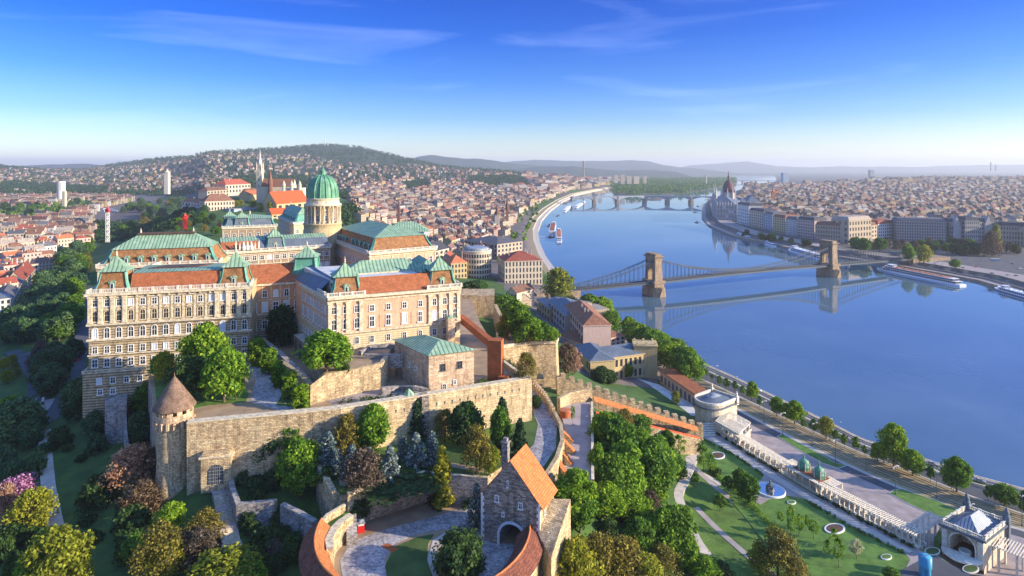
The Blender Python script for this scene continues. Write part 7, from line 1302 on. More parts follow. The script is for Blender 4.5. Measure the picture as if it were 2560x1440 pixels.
R_PEST = [(1800, 520), (1845, 500), (1870, 468), (1945, 470), (2700, 424), (2900, 424), (2900, 640), (2560, 596), (2500, 590), (2370, 585), (2240, 582), (2190, 585), (2120, 590), (2036, 580), (1963, 565), (1910, 555), (1850, 545)]
KEEP = [[(492, 484), (590, 484), (590, 545), (450, 545), (450, 500)], [(580, 440), (775, 440), (775, 560), (560, 560)], [(1235, 590), (1362, 600), (1362, 730), (1090, 730), (1090, 620), (1125, 620), (1125, 650), (1235, 650)]]
HS = []
def scatter(region, D0, D1, th, cw, cd, hr, gap=1.0, skip=.05, avoid=PARK, foot=(.82, .95), us=None, jit=.12, walls=None, roofs=None, kinds=('gable', 'hip', 'gable', 'flat'), street=(3, 2), rgn='', z_over=None, small=False):
    us_ = [p[0] for p in region] + [0]; X0 = min((u - CX) / F * d for u in us_ for d in (D0, D1)); X1 = max((u - CX) / F * d for u in us_ for d in (D0, D1)); ca, sa = math.cos(th), math.sin(th); R_ = math.hypot(max(abs(X0), abs(X1)), D1); ii = []
    cx, cy = (X0 + X1) / 2, (D0 + D1) / 2; ext = math.hypot(X1 - X0, D1 - D0) / 2 + 50; nx, ny = int(ext / cw), int(ext / cd); pts = []
    for i in range(-nx, nx + 1):
        for j in range(-ny, ny + 1):
            a = i * cw + (i // street[0]) * cw * .45 * gap; b = j * cd + (j // street[1]) * cd * .75 * gap; x = cx + a * ca - b * sa; y = cy + a * sa + b * ca
            if D0 < y < D1 and X0 < x < X1: pts.append((x + rng.uniform(-1, 1) * cw * jit, y + rng.uniform(-1, 1) * cd * jit, i // street[0], j // street[1]))
    if not pts: return
    A = np.array(pts); Zt = terr(A[:, 0], A[:, 1]); sr = np.maximum(sdist(RIV, A[:, 0], A[:, 1]), -1e9)
    for (x, y, bi, bj), z, s in zip(pts, Zt, sr):
        u, v = CX + F * x / y, HOR + F * (H - z) / y
        if s < 62 or not pin(region, u, v) or any(pin(q, u, v) for q in avoid) or rng.random() < skip: continue
        h = rng.uniform(*hr) * (1 + .25 * math.sin(bi * 2.3 + bj * 1.7)); hu = v - h / y * F
        if any(pin(q, u, v) for q in KEEP): continue
        HS.append(dict(x=x, y=y, z=z, w=cw * rng.uniform(*foot), d=cd * rng.uniform(*foot), a=th + (math.pi / 2 if rng.random() < .25 and not small else 0) * 0 + rng.uniform(-.05, .05) + (rng.uniform(-.6, .6) if small else 0), h=h, k=rng.choice(kinds), wc=rng.choice(walls), rc=rng.choice(roofs), u=u, v=v, rg=rgn, s=h / y * cw / y))
WL = ['w_cream', 'w_yellow', 'w_white', 'w_pink', 'w_tan', 'w_sand', 'w_rose', 'w_sand', 'w_cream']; RL = ['r_red', 'r_brown', 'r_rust', 'r_rust', 'r_grey', 'r_brown', 'r_orange', 'r_pale']; RP_ = ['r_rust', 'r_brown', 'r_grey', 'r_pale', 'r_red', 'r_dark', 'r_rust', 'r_pale']
scatter(R_LEFT, 430, 900, R(62), 21, 15, (11, 17), walls=WL, roofs=RL, rgn='l'); scatter(R_LEFT, 900, 2300, R(20), 24, 17, (11, 20), walls=WL, roofs=RL, rgn='l')
scatter(R_OLD, 900, 1500, R(75), 17, 13, (7, 11), walls=WL, roofs=['r_red', 'r_rust', 'r_brown', 'r_rust'], kinds=('gable', 'gable', 'hip'), rgn='o', skip=.2)
scatter(R_WATER, 560, 1250, R(72), 19, 14, (11, 19), walls=WL, roofs=RL, rgn='w'); scatter(R_WATER, 1250, 3400, R(50), 24, 17, (11, 21), walls=WL, roofs=RL, rgn='w')
scatter(R_PEST, 1180, 1900, R(24), 25, 20, (17, 25), gap=.6, street=(4, 3), walls=WL, roofs=RP_, kinds=('hip', 'gable', 'flat', 'hip'), rgn='p', jit=.05); scatter(R_PEST, 1900, 3600, R(20), 25, 19, (16, 26), walls=WL, roofs=RP_, kinds=('hip', 'gable', 'flat'), rgn='p', skip=.12); scatter(R_PEST, 3600, 7500, R(10), 44, 32, (15, 32), walls=WL, roofs=RP_, kinds=('hip', 'flat', 'flat'), rgn='p', skip=.35)
R_N = [(1180, 436), (1420, 444), (1760, 438), (1700, 455), (1540, 458), (1420, 482), (1330, 500), (1200, 480)]; scatter(R_N, 2800, 7000, R(30), 48, 34, (10, 26), walls=WL, roofs=RP_, rgn='n', skip=.3)
R_HILL = [(-400, 425), (0, 425), (200, 424), (300, 418), (430, 403), (480, 398), (520, 388), (600, 384), (760, 388), (880, 410), (960, 412), (1040, 414), (1100, 420), (1200, 428), (1300, 440), (1200, 470), (900, 480), (760, 475), (400, 480), (-400, 482)]
scatter(R_HILL, 1500, 3200, R(35), 26, 30, (7, 13), foot=(.45, .7), walls=WL, roofs=RL, kinds=('hip', 'gable'), small=True, rgn='h', skip=.25, jit=.3); scatter(R_HILL, 3200, 5600, R(15), 38, 46, (8, 14), foot=(.4, .65), walls=WL, roofs=RL, kinds=('hip', 'gable'), small=True, rgn='h', skip=.38, jit=.4)
HS.sort(key=lambda h: -h['s']); print('houses', len(HS))
WCOL = {'w_cream': (.60, .50, .38), 'w_yellow': (.62, .47, .24), 'w_white': (.70, .68, .64), 'w_pink': (.55, .38, .30), 'w_tan': (.52, .42, .30), 'w_sand': (.66, .56, .42), 'w_rose': (.62, .46, .40)}
RCOL = {'r_red': (.38, .10, .06), 'r_brown': (.24, .12, .08), 'r_grey': (.16, .16, .18), 'r_dark': (.09, .09, .11), 'r_orange': (.55, .18, .08), 'r_rust': (.32, .15, .09), 'r_pale': (.42, .36, .30)}
WN = {'w_cream': 'cream', 'w_yellow': 'yellow', 'w_white': 'white', 'w_pink': 'pinkish', 'w_tan': 'tan', 'w_sand': 'sand', 'w_rose': 'rose'}; RN = {'r_red': 'red', 'r_brown': 'brown', 'r_grey': 'grey', 'r_dark': 'dark', 'r_orange': 'orange', 'r_rust': 'rust', 'r_pale': 'pale'}
NH = 250
for i, h in enumerate(HS[:NH]):
    ca, sa = math.cos(h['a']), math.sin(h['a']); a = Vector((h['x'] - h['w'] / 2 * ca + h['d'] / 2 * sa, h['y'] - h['w'] / 2 * sa - h['d'] / 2 * ca)); b = a + Vector((ca, sa)) * h['w']
    if ca < 0: pass
    big = i < 90; rows = max(2, int(h['h'] / 4.2)); r = block(None, a, b, h['d'], h['z'], h['z'] + h['h'], h['wc'], h['rc'], rng.uniform(3.5, 6), rows, 5 if big else 4, kind=h['k'], side=3 if big else 0, ch=3 if big else 1, name='town_house', wf=.4, hf=.5, rng=rng)
    if h['a'] > R(45):   # the long gable end faces the camera: give it windows as well
        pass
    auto(r, '%s house with %s %s roof' % (WN[h['wc']], RN[h['rc']], {'gable': 'gabled', 'hip': 'hipped', 'flat': 'flat'}[h['k']]), 'house', {'l': 'houses of the western district', 'o': 'houses of the old town', 'w': 'houses of the water town', 'p': 'houses of the flat city', 'n': 'houses of the north', 'h': 'hillside houses'}[h['rg']], (h['x'], h['y'], h['z']))
def mass(lst, name):
    m = MB()
    for h in lst:
        far = h['y'] > 2600; jw = rng.uniform(.8, 1.15); wc = mul3(WCOL[h['wc']], jw * (.58 if h['rg'] == 'p' else .68)); rc = mul3(RCOL[h['rc']], rng.uniform(.32, .85)); g_ = sum(rc) / 3; rc = tuple(x * .65 + g_ * .35 for x in rc); ca, sa = math.cos(h['a']), math.sin(h['a']); hw, hd = h['w'] / 2, h['d'] / 2
        q = [(h['x'] + a * ca - b * sa, h['y'] + a * sa + b * ca) for a, b in ((-hw, -hd), (hw, -hd), (hw, hd), (-hw, hd))]; z0, z1 = h['z'] - 3, h['z'] + h['h']; rh = 0 if h['k'] == 'flat' else min(hw, hd) * .75; vs = [(*p, z0) for p in q] + [(*p, z1) for p in q]; m.add(vs, [(0, 1, 5, 4), (1, 2, 6, 5), (2, 3, 7, 6), (3, 0, 4, 7)], 0, c=wc)
        if h['k'] == 'flat': m.add(vs[4:], [(0, 1, 2, 3)], 1, c=rc)
        else:
            k = 0 if h['k'] == 'gable' else .5 * min(hd / hw, .9); a = Vector(q[0]).lerp(Vector(q[3]), .5); b = Vector(q[1]).lerp(Vector(q[2]), .5); ra, rb = a.lerp(b, k), b.lerp(a, k); T = [*vs[4:], (*ra, z1 + rh), (*rb, z1 + rh)]; m.add(T, [(0, 1, 5, 4), (2, 3, 4, 5)], 1, c=rc); m.add(T, [(1, 2, 5), (3, 0, 4)], 0 if k == 0 else 1, c=wc if k == 0 else rc)
        if not far:
            for _ in range(2): t = rng.uniform(-.7, .7); m.box(h['x'] + ca * hw * t, h['y'] + sa * hw * t, z1, 1.6, 1.2, rh + 1.8, h['a'], 0, c=wc)
            if h['y'] < 2000 and rng.random() < .6: m.box(h['x'] + rng.uniform(-.3, .3) * h['w'], h['y'] + rng.uniform(-.3, .3) * h['d'], z1, 3.5, 2.6, rh * .7 + 1, h['a'], 1, c=rc)
    w_ = N('mass_wall'); ac = w_.n('ShaderNodeAttribute', attribute_name='Col').outputs[0]; uv = w_.co('UV'); br = w_.n('ShaderNodeTexBrick', {'Vector': uv, 'Color1': (.12, .12, .15, 1), 'Color2': (.25, .25, .3, 1), 'Mortar': (1, 1, 1, 1), 'Scale': 1., 'Mortar Size': 1.05, 'Brick Width': 3.4, 'Row Height': 3.7, 'Mortar Smooth': .05}); br.offset = 0
    w_.set('Base Color', w_.mix(1, ac, br.outputs[0], 'MULTIPLY')); w_.set('Roughness', .9)
    r_ = N('mass_roof'); ac = r_.n('ShaderNodeAttribute', attribute_name='Col').outputs[0]; r_.set('Base Color', r_.mix(1, ac, r_.ramp(r_.noise(r_.co('Object'), .25, 5, .8), [(.3, (.6, .6, .6)), (.7, (1.35, 1.3, 1.3))]), 'MULTIPLY')); r_.set('Roughness', .85)
    o = m.obj(name, [w_.mat, r_.mat]); o['kind'] = 'stuff'; o['label'] = 'packed mass of small distant city houses'
mass(HS[NH:], 'distant_buildings')
# ================================================================ TREES
def leaf_mesh(name, mat, cl, per, size, sq=1.0, seed=0, up=.3, flat=1.0):
    """cl: clumps (x, y, z, r); per leaves on each, as small quads facing outwards"""
    r = np.random.RandomState(seed); n = len(cl) * per; C = np.repeat(np.array(cl, float), per, 0); d = r.normal(size=(n, 3)); d[:, 2] *= .9; d[:, 2] += up; d /= np.linalg.norm(d, axis=1)[:, None]; pos = C[:, :3] + d * (C[:, 3] * r.uniform(.55, 1.1, n))[:, None] * [1, 1, flat]
    nn = d + r.normal(size=(n, 3)) * .55; nn /= np.linalg.norm(nn, axis=1)[:, None]; t = np.cross(nn, r.normal(size=(n, 3))); t /= np.linalg.norm(t, axis=1)[:, None]; b = np.cross(nn, t); s = (size * r.uniform(.6, 1.35, n))[:, None]
    v = np.stack([pos - t * s - b * s * sq * .6, pos + t * s - b * s * sq * .6, pos + t * s * .7 + b * s * sq, pos - t * s * .7 + b * s * sq], 1).reshape(-1, 3); me = bpy.data.meshes.new(name)
    me.vertices.add(4 * n); me.vertices.foreach_set('co', v.astype(np.float32).ravel()); me.loops.add(4 * n); me.loops.foreach_set('vertex_index', np.arange(4 * n, dtype=np.int32)); me.polygons.add(n); me.polygons.foreach_set('loop_start', np.arange(0, 4 * n, 4, dtype=np.int32)); me.polygons.foreach_set('loop_total', np.full(n, 4, dtype=np.int32)); me.materials.append(MT[mat]); me.update(calc_edges=True); return me
def trunk_mesh(h, r, limbs, spread, seed, mat='bark', low=.35):
    rr = random.Random(seed); m = MB(); m.tube([(0, 0, -.6), (0, 0, 0), (rr.uniform(-.1, .1) * h * .3, 0, h * .4), (0, rr.uniform(-.1, .1) * h * .3, h * .8)], [r * 1.3, r, r * .7, r * .25], 7)
    for i in range(limbs): a = i * 2.4 + rr.random(); z = h * rr.uniform(low, .65); L = spread * rr.uniform(.6, .95); m.tube([(0, 0, z), (L * .5 * math.cos(a), L * .5 * math.sin(a), z + L * .35), (L * math.cos(a), L * math.sin(a), z + L * .8)], [r * .45, r * .28, r * .08], 5)
    return m.mesh('trunk', MT[mat])
def clumps(n, w, h0, h1, shape, seed, rc=.22):
    r = random.Random(seed); out = []
    while len(out) < n:
        t = r.random(); a = r.random() * 6.283; prof = {'round': math.sin(math.pi * min(max(t * .86 + .12, 0), 1)) ** .65, 'cone': (1 - t) ** .8 * .95 + .05, 'col': math.sin(math.pi * (t * .8 + .15)) ** .4 * .9, 'egg': math.sin(math.pi * (t * .8 + .2) ** 1.0) ** .7, 'bush': math.sqrt(max(0, 1 - t * t * .9)), 'wide': math.sin(math.pi * (t * .6 + .35)) ** .6}[shape]
        q = prof * (r.random() ** .35) * w / 2 * r.uniform(.72, 1.05); out.append((q * math.cos(a), q * math.sin(a), h0 + (h1 - h0) * t, w * rc * r.uniform(.55, 1.1) * (.5 + .5 * prof)))
    return out
TP = {}
def proto(key, mat, W, Hh, shape, n, per, size, base=.25, seeds=3, limbs=7, trunk=.35, tm='bark', rc=.2, **k):
    TP[key] = []
    for s in range(seeds):
        cl = clumps(n, W, Hh * base, Hh * .95, shape, s * 7 + len(key), rc); TP[key].append((leaf_mesh('crown', MT and mat, cl, per, size, seed=s, **k), trunk_mesh(Hh, trunk, limbs, W * .36, s, tm), W, Hh))
proto('b', 'leaf_bright', 10, 13, 'egg', 94, 87, 0.266); proto('m', 'leaf_mid', 10, 12, 'round', 94, 87, 0.266); proto('d', 'leaf_dark', 10, 11, 'round', 81, 87, 0.281, base=.15); proto('e', 'leaf_teal', 10, 11, 'round', 87, 79, 0.281, base=.12)
proto('o', 'leaf_olive', 11, 11, 'wide', 114, 37, 0.192, base=.2, limbs=14, rc=.16); proto('y', 'leaf_yellow', 10, 11, 'round', 101, 46, 0.222, base=.2, limbs=12, rc=.17); proto('w', 'leaf_twig', 10, 9, 'wide', 94, 40, 0.192, base=.1, limbs=16, rc=.16); proto('k', 'leaf_rose', 10, 9, 'wide', 101, 37, 0.207, base=.2, limbs=14, rc=.16); proto('p', 'leaf_lilac', 11, 8, 'bush', 81, 60, 0.222, base=.1, seeds=1)
proto('c', 'needle', 7, 14, 'cone', 135, 49, 0.252, base=.06, limbs=0, rc=.15, up=-.1); proto('s', 'needle_blue', 7, 12, 'cone', 114, 43, 0.252, base=.04, limbs=0, rc=.16, up=0); proto('t', 'leaf_yellow', 5.5, 14, 'cone', 121, 49, 0.207, base=.03, seeds=1, rc=.18); proto('g', 'leaf_bright', 6, 12, 'col', 81, 65, 0.222, base=.05, seeds=2)
proto('n', 'leaf_mid', 4, 6, 'egg', 35, 49, 0.163, base=.35, seeds=3, limbs=4, trunk=.12); proto('r', 'leaf_bright', 4, 7.5, 'egg', 29, 31, 0.148, base=.35, seeds=3, limbs=5, trunk=.10, rc=.2); proto('l', 'blossom', 5, 6, 'round', 40, 37, 0.148, base=.35, seeds=1, limbs=6, trunk=.12); proto('h', 'leaf_dark', 6, 3.4, 'bush', 48, 58, 0.192, base=.02, seeds=3, limbs=0, trunk=.1); proto('j', 'leaf_teal', 6, 3.6, 'bush', 48, 58, 0.192, base=.02, seeds=2, limbs=0, trunk=.1)
TN = {'b': ('broadleaf_tree', 'vivid green leafy tree', 'tree', 'leafy trees'), 'm': ('broadleaf_tree', 'green leafy tree', 'tree', 'leafy trees'), 'd': ('broadleaf_tree', 'dark leafy tree', 'tree', 'leafy trees'), 'e': ('broadleaf_tree', 'shaded blue green tree', 'tree', 'leafy trees'), 'o': ('budding_tree', 'olive brown budding tree', 'tree', 'budding trees'), 'y': ('budding_tree', 'yellow green spring tree', 'tree', 'budding trees'), 'w': ('bare_tree', 'bare twiggy grey brown tree', 'tree', 'bare trees'), 'k': ('blossom_tree', 'rosy brown budding tree', 'tree', 'blossom trees'), 'p': ('lilac_bush', 'lilac pink blossoming tree', 'tree', 'blossom trees'),
      'c': ('conifer', 'dark conifer', 'tree', 'conifers'), 's': ('blue_spruce', 'silvery blue spruce', 'tree', 'conifers'), 't': ('conifer', 'tall pointed yellow green tree', 'tree', 'conifers'), 'g': ('conifer', 'slim bright green columnar tree', 'tree', 'conifers'), 'n': ('young_tree', 'small round young tree', 'tree', 'young trees'), 'r': ('sapling', 'thin light green sapling', 'tree', 'young trees'), 'l': ('blossom_tree', 'pale blossoming sapling', 'tree', 'blossom trees'), 'h': ('shrub', 'dark rounded shrub', 'shrub', 'shrubs'), 'j': ('shrub', 'blue green shrub', 'shrub', 'shrubs')}
tr = random.Random(11); NT = {}
def plant(k, p, w, h, rot=None):
    cr, tk, W, Hh = tr.choice(TP[k]); nm, base, cat, grp = TN[k]; o = bpy.data.objects.new(nm, None); COL.objects.link(o); o.location = p; o.scale = (w / W, w / W, h / Hh); o.rotation_euler[2] = tr.random() * 6.28 if rot is None else rot
    for n, me in (('crown', cr), ('trunk', tk)):
        if n == 'trunk' and k in 'hj': continue
        c = bpy.data.objects.new(n, me); COL.objects.link(c); c.parent = o
    auto(o, base, cat, grp, p); NT[k] = NT.get(k, 0) + 1; return o
def T(k, u, v, wpx, hpx, z=None):
    """tree standing where pixel (u, v) meets the ground, crown wpx wide and hpx tall in the frame"""
    p = P(u, v, z) if z is not None else hit(u, v)
    if p is None: return
    if z is None and p.z > 55 and v > 1062 and 480 < u < 1330:
        dw = np.interp(u, [470, 850, 960, 1326], WALLD) - 4.5; zz_ = 46.8 if u > 790 else float(terr((u - CX) / F * dw, dw)[0]); p = Vector(((u - CX) / F * dw, dw, zz_))
    s = p.y / F; plant(k, p, wpx * s, hpx * s)
L_ = '''e 45 1110 120 110|b 25 1092 80 100|e 75 1118 60 70|y 140 1500 145 180|b 95 1495 100 130|y 190 1480 70 90|p 42 1268 104 72|y 80 1335 104 112|k 14 1320 52 110|h 40 1360 90 50|h 110 1370 70 45|h 245 1255 90 60|k 330 1222 116 104|w 350 1290 110 80|h 330 1335 90 60|b 428 1330 70 72|w 495 1372 110 60|o 512 1352 96 72|h 330 1392 84 56|m 335 1398 70 60|o 398 1448 130 134|y 412 1440 90 90|w 500 1420 100 90|y 560 1500 190 112|b 620 1490 90 90|h 655 1385 80 54|h 640 1260 50 30|h 700 1300 60 30|
e 320 1010 70 124|m 362 1062 62 100|y 412 960 60 80|b 400 945 50 58|e 352 1112 66 80|w 385 1190 60 70|h 340 1130 50 36|d 300 1000 50 40|h 200 1010 60 40|e 190 1050 70 100|h 150 1110 60 36|j 240 1130 50 40|j 110 1140 40 30|e 235 1090 50 60|
b 515 962 112 152|b 560 1006 104 138|d 478 998 90 104|m 590 1000 40 60|g 645 915 44 70|g 672 935 44 66|g 695 968 40 66|g 724 998 42 72|g 752 1022 46 62|m 640 905 40 60|d 702 866 72 100|b 816 962 122 106|m 800 950 60 70|h 855 985 40 20|
d 690 1170 92 100|m 730 1150 70 80|b 752 1245 104 142|h 700 1190 60 30|h 640 1170 60 30|h 610 1200 40 28|s 822 1176 62 98|s 845 1190 50 70|s 808 1150 40 60|o 868 1120 74 106|b 932 1112 82 122|m 915 1100 60 90|c 1045 1102 60 108|o 1112 1106 60 80|d 1160 1112 92 102|m 1175 1118 60 90|c 1255 1122 64 130|m 1250 1130 50 110|c 1300 1140 52 96|o 1316 1040 58 72|d 1340 1020 30 30|
s 880 1192 52 82|s 922 1196 50 78|s 975 1204 58 92|s 1040 1172 62 92|s 1080 1160 50 84|s 1008 1150 44 60|o 1190 1186 84 118|y 1225 1190 60 70|t 1105 1262 72 150|w 906 1296 106 96|d 895 1300 60 70|h 1150 1440 120 70|d 1150 1425 116 90|s 1192 1318 54 112|h 1100 1262 60 24|h 1180 1262 60 30|h 820 1215 50 24|y 880 1215 26 30|h 985 1215 200 14|
b 1440 1310 116 134|m 1450 1330 80 100|y 1440 1500 120 150|o 1500 1470 120 130|o 1560 1480 130 130|y 1610 1500 110 110|o 1660 1450 90 80|m 1690 1400 100 130|b 1660 1392 90 120|b 1510 1160 84 128|m 1545 1200 100 150|b 1565 1265 110 160|m 1530 1270 90 130|m 1500 1110 60 70|b 1600 1150 70 80|m 1625 1255 110 150|b 1650 1215 90 110|w 1620 1300 80 70|h 1580 1330 70 30|h 1520 1340 60 36|m 1600 1100 60 60|o 1560 1095 60 70|b 1495 1240 50 130|b 1700 1345 60 80|o 1945 1450 120 120|y 1900 1440 60 80|b 1760 1450 70 60|o 1990 1460 70 60|h 1800 1440 60 30|m 1600 1390 80 90|h 1540 1390 80 40|b 1720 1430 60 90|
m 1262 800 60 62|m 1290 846 74 92|b 1330 862 62 66|m 1358 866 44 52|o 1268 846 54 60|w 1310 860 40 40|m 1240 790 40 50|y 1395 772 82 100|o 1425 800 60 60|y 1445 812 60 60|m 1475 812 66 74|b 1505 812 64 70|b 1528 838 52 62|b 1572 836 42 44|m 1510 800 50 50|b 1600 882 72 72|m 1585 868 60 60|b 1640 905 80 80|m 1620 890 60 70|b 1672 930 76 78|m 1690 922 60 74|b 1722 962 74 92|m 1705 950 60 80|b 1660 898 60 60|
w 1415 935 66 74|k 1432 930 50 60|d 1505 958 52 40|d 1525 960 40 34|m 1572 946 22 34|h 1180 735 60 30|m 1200 730 40 30|o 1130 690 30 30|y 1690 1012 24 34|r 1432 1062 14 50|
n 1766 945 10 24|n 1780 953 10 18|n 1799 965 14 26|n 1816 975 18 30|n 1837 980 15 28|n 1857 990 16 26|b 1880 1002 30 48|n 1899 1018 16 28|b 1942 1040 32 48|b 1965 1050 26 42|b 1987 1060 44 58|n 2010 1072 16 24|n 2035 1085 24 38|y 2065 1097 40 55|n 2090 1105 20 30|n 2111 1120 18 36|n 2140 1130 22 38|n 2161 1140 17 27|b 2194 1155 32 48|b 2234 1172 66 112|m 2245 1160 40 70|b 2281 1189 54 64|n 2326 1205 22 40|b 2392 1230 66 86|n 2470 1252 22 38|m 2512 1265 58 50|m 2562 1290 30 60|
r 1977 1358 26 98|r 1997 1340 28 56|r 2015 1325 22 40|r 2034 1347 32 48|r 2070 1397 26 48|r 2087 1369 28 48|r 2097 1420 30 78|l 2141 1398 36 48|m 2230 1452 40 30|r 1951 1312 22 34|m 1669 1130 34 54|r 1697 1150 34 64|m 1744 1134 32 38|r 1759 1178 38 64|r 1780 1190 28 56|n 1737 1218 22 38|n 1820 1228 32 38|m 1852 1236 42 62|m 1872 1262 54 72|n 1800 1278 34 44|n 1625 1105 26 44|n 1655 1110 24 36|h 1790 1185 30 14|h 1700 1190 40 24|'''
for ln in L_.replace('\n', '').split('|'):
    if ln.strip(): k, *a = ln.split(); T(k, *map(float, a))
# shaded valley left of the palace and other groves, each tree on its own
def grove(poly, n, kinds, w, seed, ar=1.05, zf=None):
    r = random.Random(seed); us_ = [p[0] for p in poly]; vs_ = [p[1] for p in poly]; c = 0; t = 0; done = []
    while c < n and t < n * 60:
        t += 1; u, v = r.uniform(min(us_), max(us_)), r.uniform(min(vs_), max(vs_))
        if not pin(poly, u, v): continue
        ww = w * (.6 + .4 * (v - min(vs_)) / max(1, max(vs_) - min(vs_))) * r.uniform(.75, 1.2)
        if any(math.hypot(u - a, (v - b) * 1.6) < ww * .5 for a, b in done): continue
        done.append((u, v)); T(r.choice(kinds), u, v, ww, ww * ar); c += 1
grove([(0, 870), (0, 835), (50, 810), (85, 745), (115, 715), (160, 660), (225, 610), (218, 640), (198, 700), (188, 800), (172, 850), (100, 870)], 52, 'eeeem', 58, 1); grove([(215, 610), (240, 590), (232, 640), (222, 700), (216, 690)], 7, 'oy', 22, 31)
grove([(60, 900), (190, 880), (170, 960), (120, 1000), (80, 960)], 12, 'ewed', 66, 2); grove([(10, 900), (52, 890), (45, 950), (5, 1000)], 6, 'yyo', 34, 20)
grove([(-10, 1180), (95, 1150), (100, 1230), (0, 1250)], 5, 'hje', 60, 3); grove([(150, 1120), (300, 1150), (380, 1280), (300, 1420), (180, 1340)], 6, 'hhj', 46, 4, .5)
grove([(590, 1280), (740, 1330), (740, 1440), (610, 1440)], 9, 'hhw', 66, 5, .7); grove([(600, 1170), (700, 1175), (700, 1230), (600, 1235)], 7, 'hhj', 44, 6, .6)
grove([(0, 1380), (60, 1400), (60, 1440), (0, 1440)], 3, 'hj', 60, 7)
grove([(1238, 770), (1290, 800), (1350, 860), (1390, 880), (1340, 880), (1250, 850)], 16, 'mmbo', 44, 8); grove([(1490, 1040), (1600, 1110), (1690, 1200), (1690, 1290), (1600, 1340), (1500, 1300)], 14, 'bmm', 78, 9); grove([(1400, 1380), (1620, 1380), (1700, 1440), (1400, 1500)], 7, 'oym', 90, 10)
grove([(330, 560), (430, 500), (520, 540), (500, 560), (420, 555), (330, 600), (285, 600)], 26, 'dmoe', 26, 12); grove([(430, 545), (500, 545), (560, 560), (545, 590), (440, 590)], 16, 'dmow', 24, 21); grove([(580, 548), (690, 545), (690, 556), (560, 562)], 8, 'dm', 18, 22); grove([(590, 515), (680, 512), (690, 530), (600, 530)], 5, 'y', 24, 23)
grove([(330, 500), (460, 505), (500, 535), (400, 545), (300, 540)], 20, 'dme', 22, 13)
grove([(2130, 620), (2240, 618), (2560, 622), (2560, 640), (2400, 640), (2230, 632)], 26, 'mwdwd', 34, 14); grove([(1860, 585), (1930, 598), (2030, 612), (2030, 620), (1930, 608), (1860, 594)], 12, 'dmd', 18, 15)
for a in ('m 2140 628 34 34', 'm 2160 632 34 36', 'm 2200 630 34 34', 'b 2270 655 28 46', 'y 2310 662 36 50', 'b 2388 672 24 24', 'w 2480 640 50 60', 'y 2490 632 24 70'): k, *b = a.split(); T(k, *map(float, b), z=8.3)
grove([(1310, 600), (1322, 575), (1355, 545), (1385, 520), (1340, 530), (1318, 560)], 8, 'mb', 12, 16); grove(PARK[0][:], 60, 'mdem', 24, 17)
# hedges
def hedge(label, pxs, w, h, z=None, mat='leaf_mid', n=None):
    pts = [P(u, v, z) if z else hit(u, v) for u, v in rs(pxs, 24)]; cl = []; L = sum((b - a).length for a, b in zip(pts[:-1], pts[1:])); n = n or int(L * 1.6)
    for i in range(n): t = tr.random() * (len(pts) - 1.001); j = int(t); p = pts[j].lerp(pts[j + 1], t - j); cl.append((p.x + tr.uniform(-.4, .4) * w, p.y + tr.uniform(-.4, .4) * w, p.z + h * tr.uniform(.1, .7), w * .45))
    c = pts[len(pts) // 2]; cl = [(a - c.x, b - c.y, d - c.z, e) for a, b, d, e in cl]; o = bpy.data.objects.new('hedge', leaf_mesh('hedge', mat, cl, 16, .22, seed=5)); COL.objects.link(o); o.location = c; tag(o, label, 'hedge', 'clipped hedges')
hedge('clipped yellow green hedge along the sunlit ward retaining wall', [(885, 1224), (960, 1200), (1062, 1168)], 2.4, 2.0, 47, 'leaf_olive'); hedge('dark hedge on the plateau along the curtain wall below the stone hall', [(960, 1000), (1080, 972), (1200, 962), (1310, 940)], 2.6, 1.8, 61, 'leaf_mid'); hedge('dark hedge along the plateau railing left of the ticket kiosk', [(845, 1008), (900, 1004), (950, 998)], 2, 1.6, 61, 'leaf_dark')
hedge('long low hedge along the garden promenade', [(1760, 1100), (1850, 1148), (1910, 1190)], 1.2, .9, 12, 'leaf_mid'); hedge('long low hedge bordering the big lawn along the promenade', [(2010, 1250), (2130, 1320), (2262, 1385)], 1.2, .9, 12, 'leaf_mid'); hedge('dark planting along the foot of the upper pergola', [(1795, 1088), (1870, 1135), (1945, 1182)], 1.4, 1.3, 12, 'leaf_dark'); hedge('dark planting along the foot of the lower pergola', [(2040, 1238), (2160, 1305), (2285, 1372)], 1.4, 1.2, 12, 'leaf_dark')
hedge('green hedge band between the garden paths', [(1745, 1150), (1790, 1190), (1850, 1235), (1905, 1290), (1950, 1340)], 2.2, 1.1, None, 'leaf_bright'); hedge('dark ivy strip right of the lift tower', [(1262, 905), (1290, 922), (1318, 940)], 2.2, 1.4, 61, 'leaf_dark')
hedge('pink flowering hedge on the old town slope', [(375, 512), (420, 520), (480, 530)], 8, 4, None, 'leaf_lilac', 40)
# far woods as one mass
def woods(name, pts, size, mat, per=9, seed=0):
    me = leaf_mesh(name, mat, pts, per, size, seed=seed); o = bpy.data.objects.new(name, me); COL.objects.link(o); o['kind'] = 'stuff'; return o
wr = np.random.RandomState(5)
def inpx(poly, D0, D1, n, r0, r1, fn=None, hz=.5):
    out = []; us_ = [p[0] for p in poly]; k = 0
    D = np.sqrt(wr.uniform(D0 ** 2, D1 ** 2, n)); U = wr.uniform(min(us_), max(us_), n); X = (U - CX) / F * D; Z_ = terr(X, D); V = HOR + F * (H - Z_) / D
    for x, d, z, u, v in zip(X, D, Z_, U, V):
        if pin(poly, u, v) and z > 2: r = wr.uniform(r0, r1); out.append((x, d, z + r * hz, r))
    return out
hillp = [(-500, 400), (300, 400), (520, 375), (820, 355), (1100, 400), (1300, 425), (1340, 500), (860, 500), (760, 482), (400, 490), (-500, 500)]
w1 = inpx(hillp, 1300, 3400, 9500, 6, 11) + inpx(hillp, 3400, 7000, 11000, 10, 18); woods('distant_woods', w1, 3.4, 'leaf_dark', 12, 1)
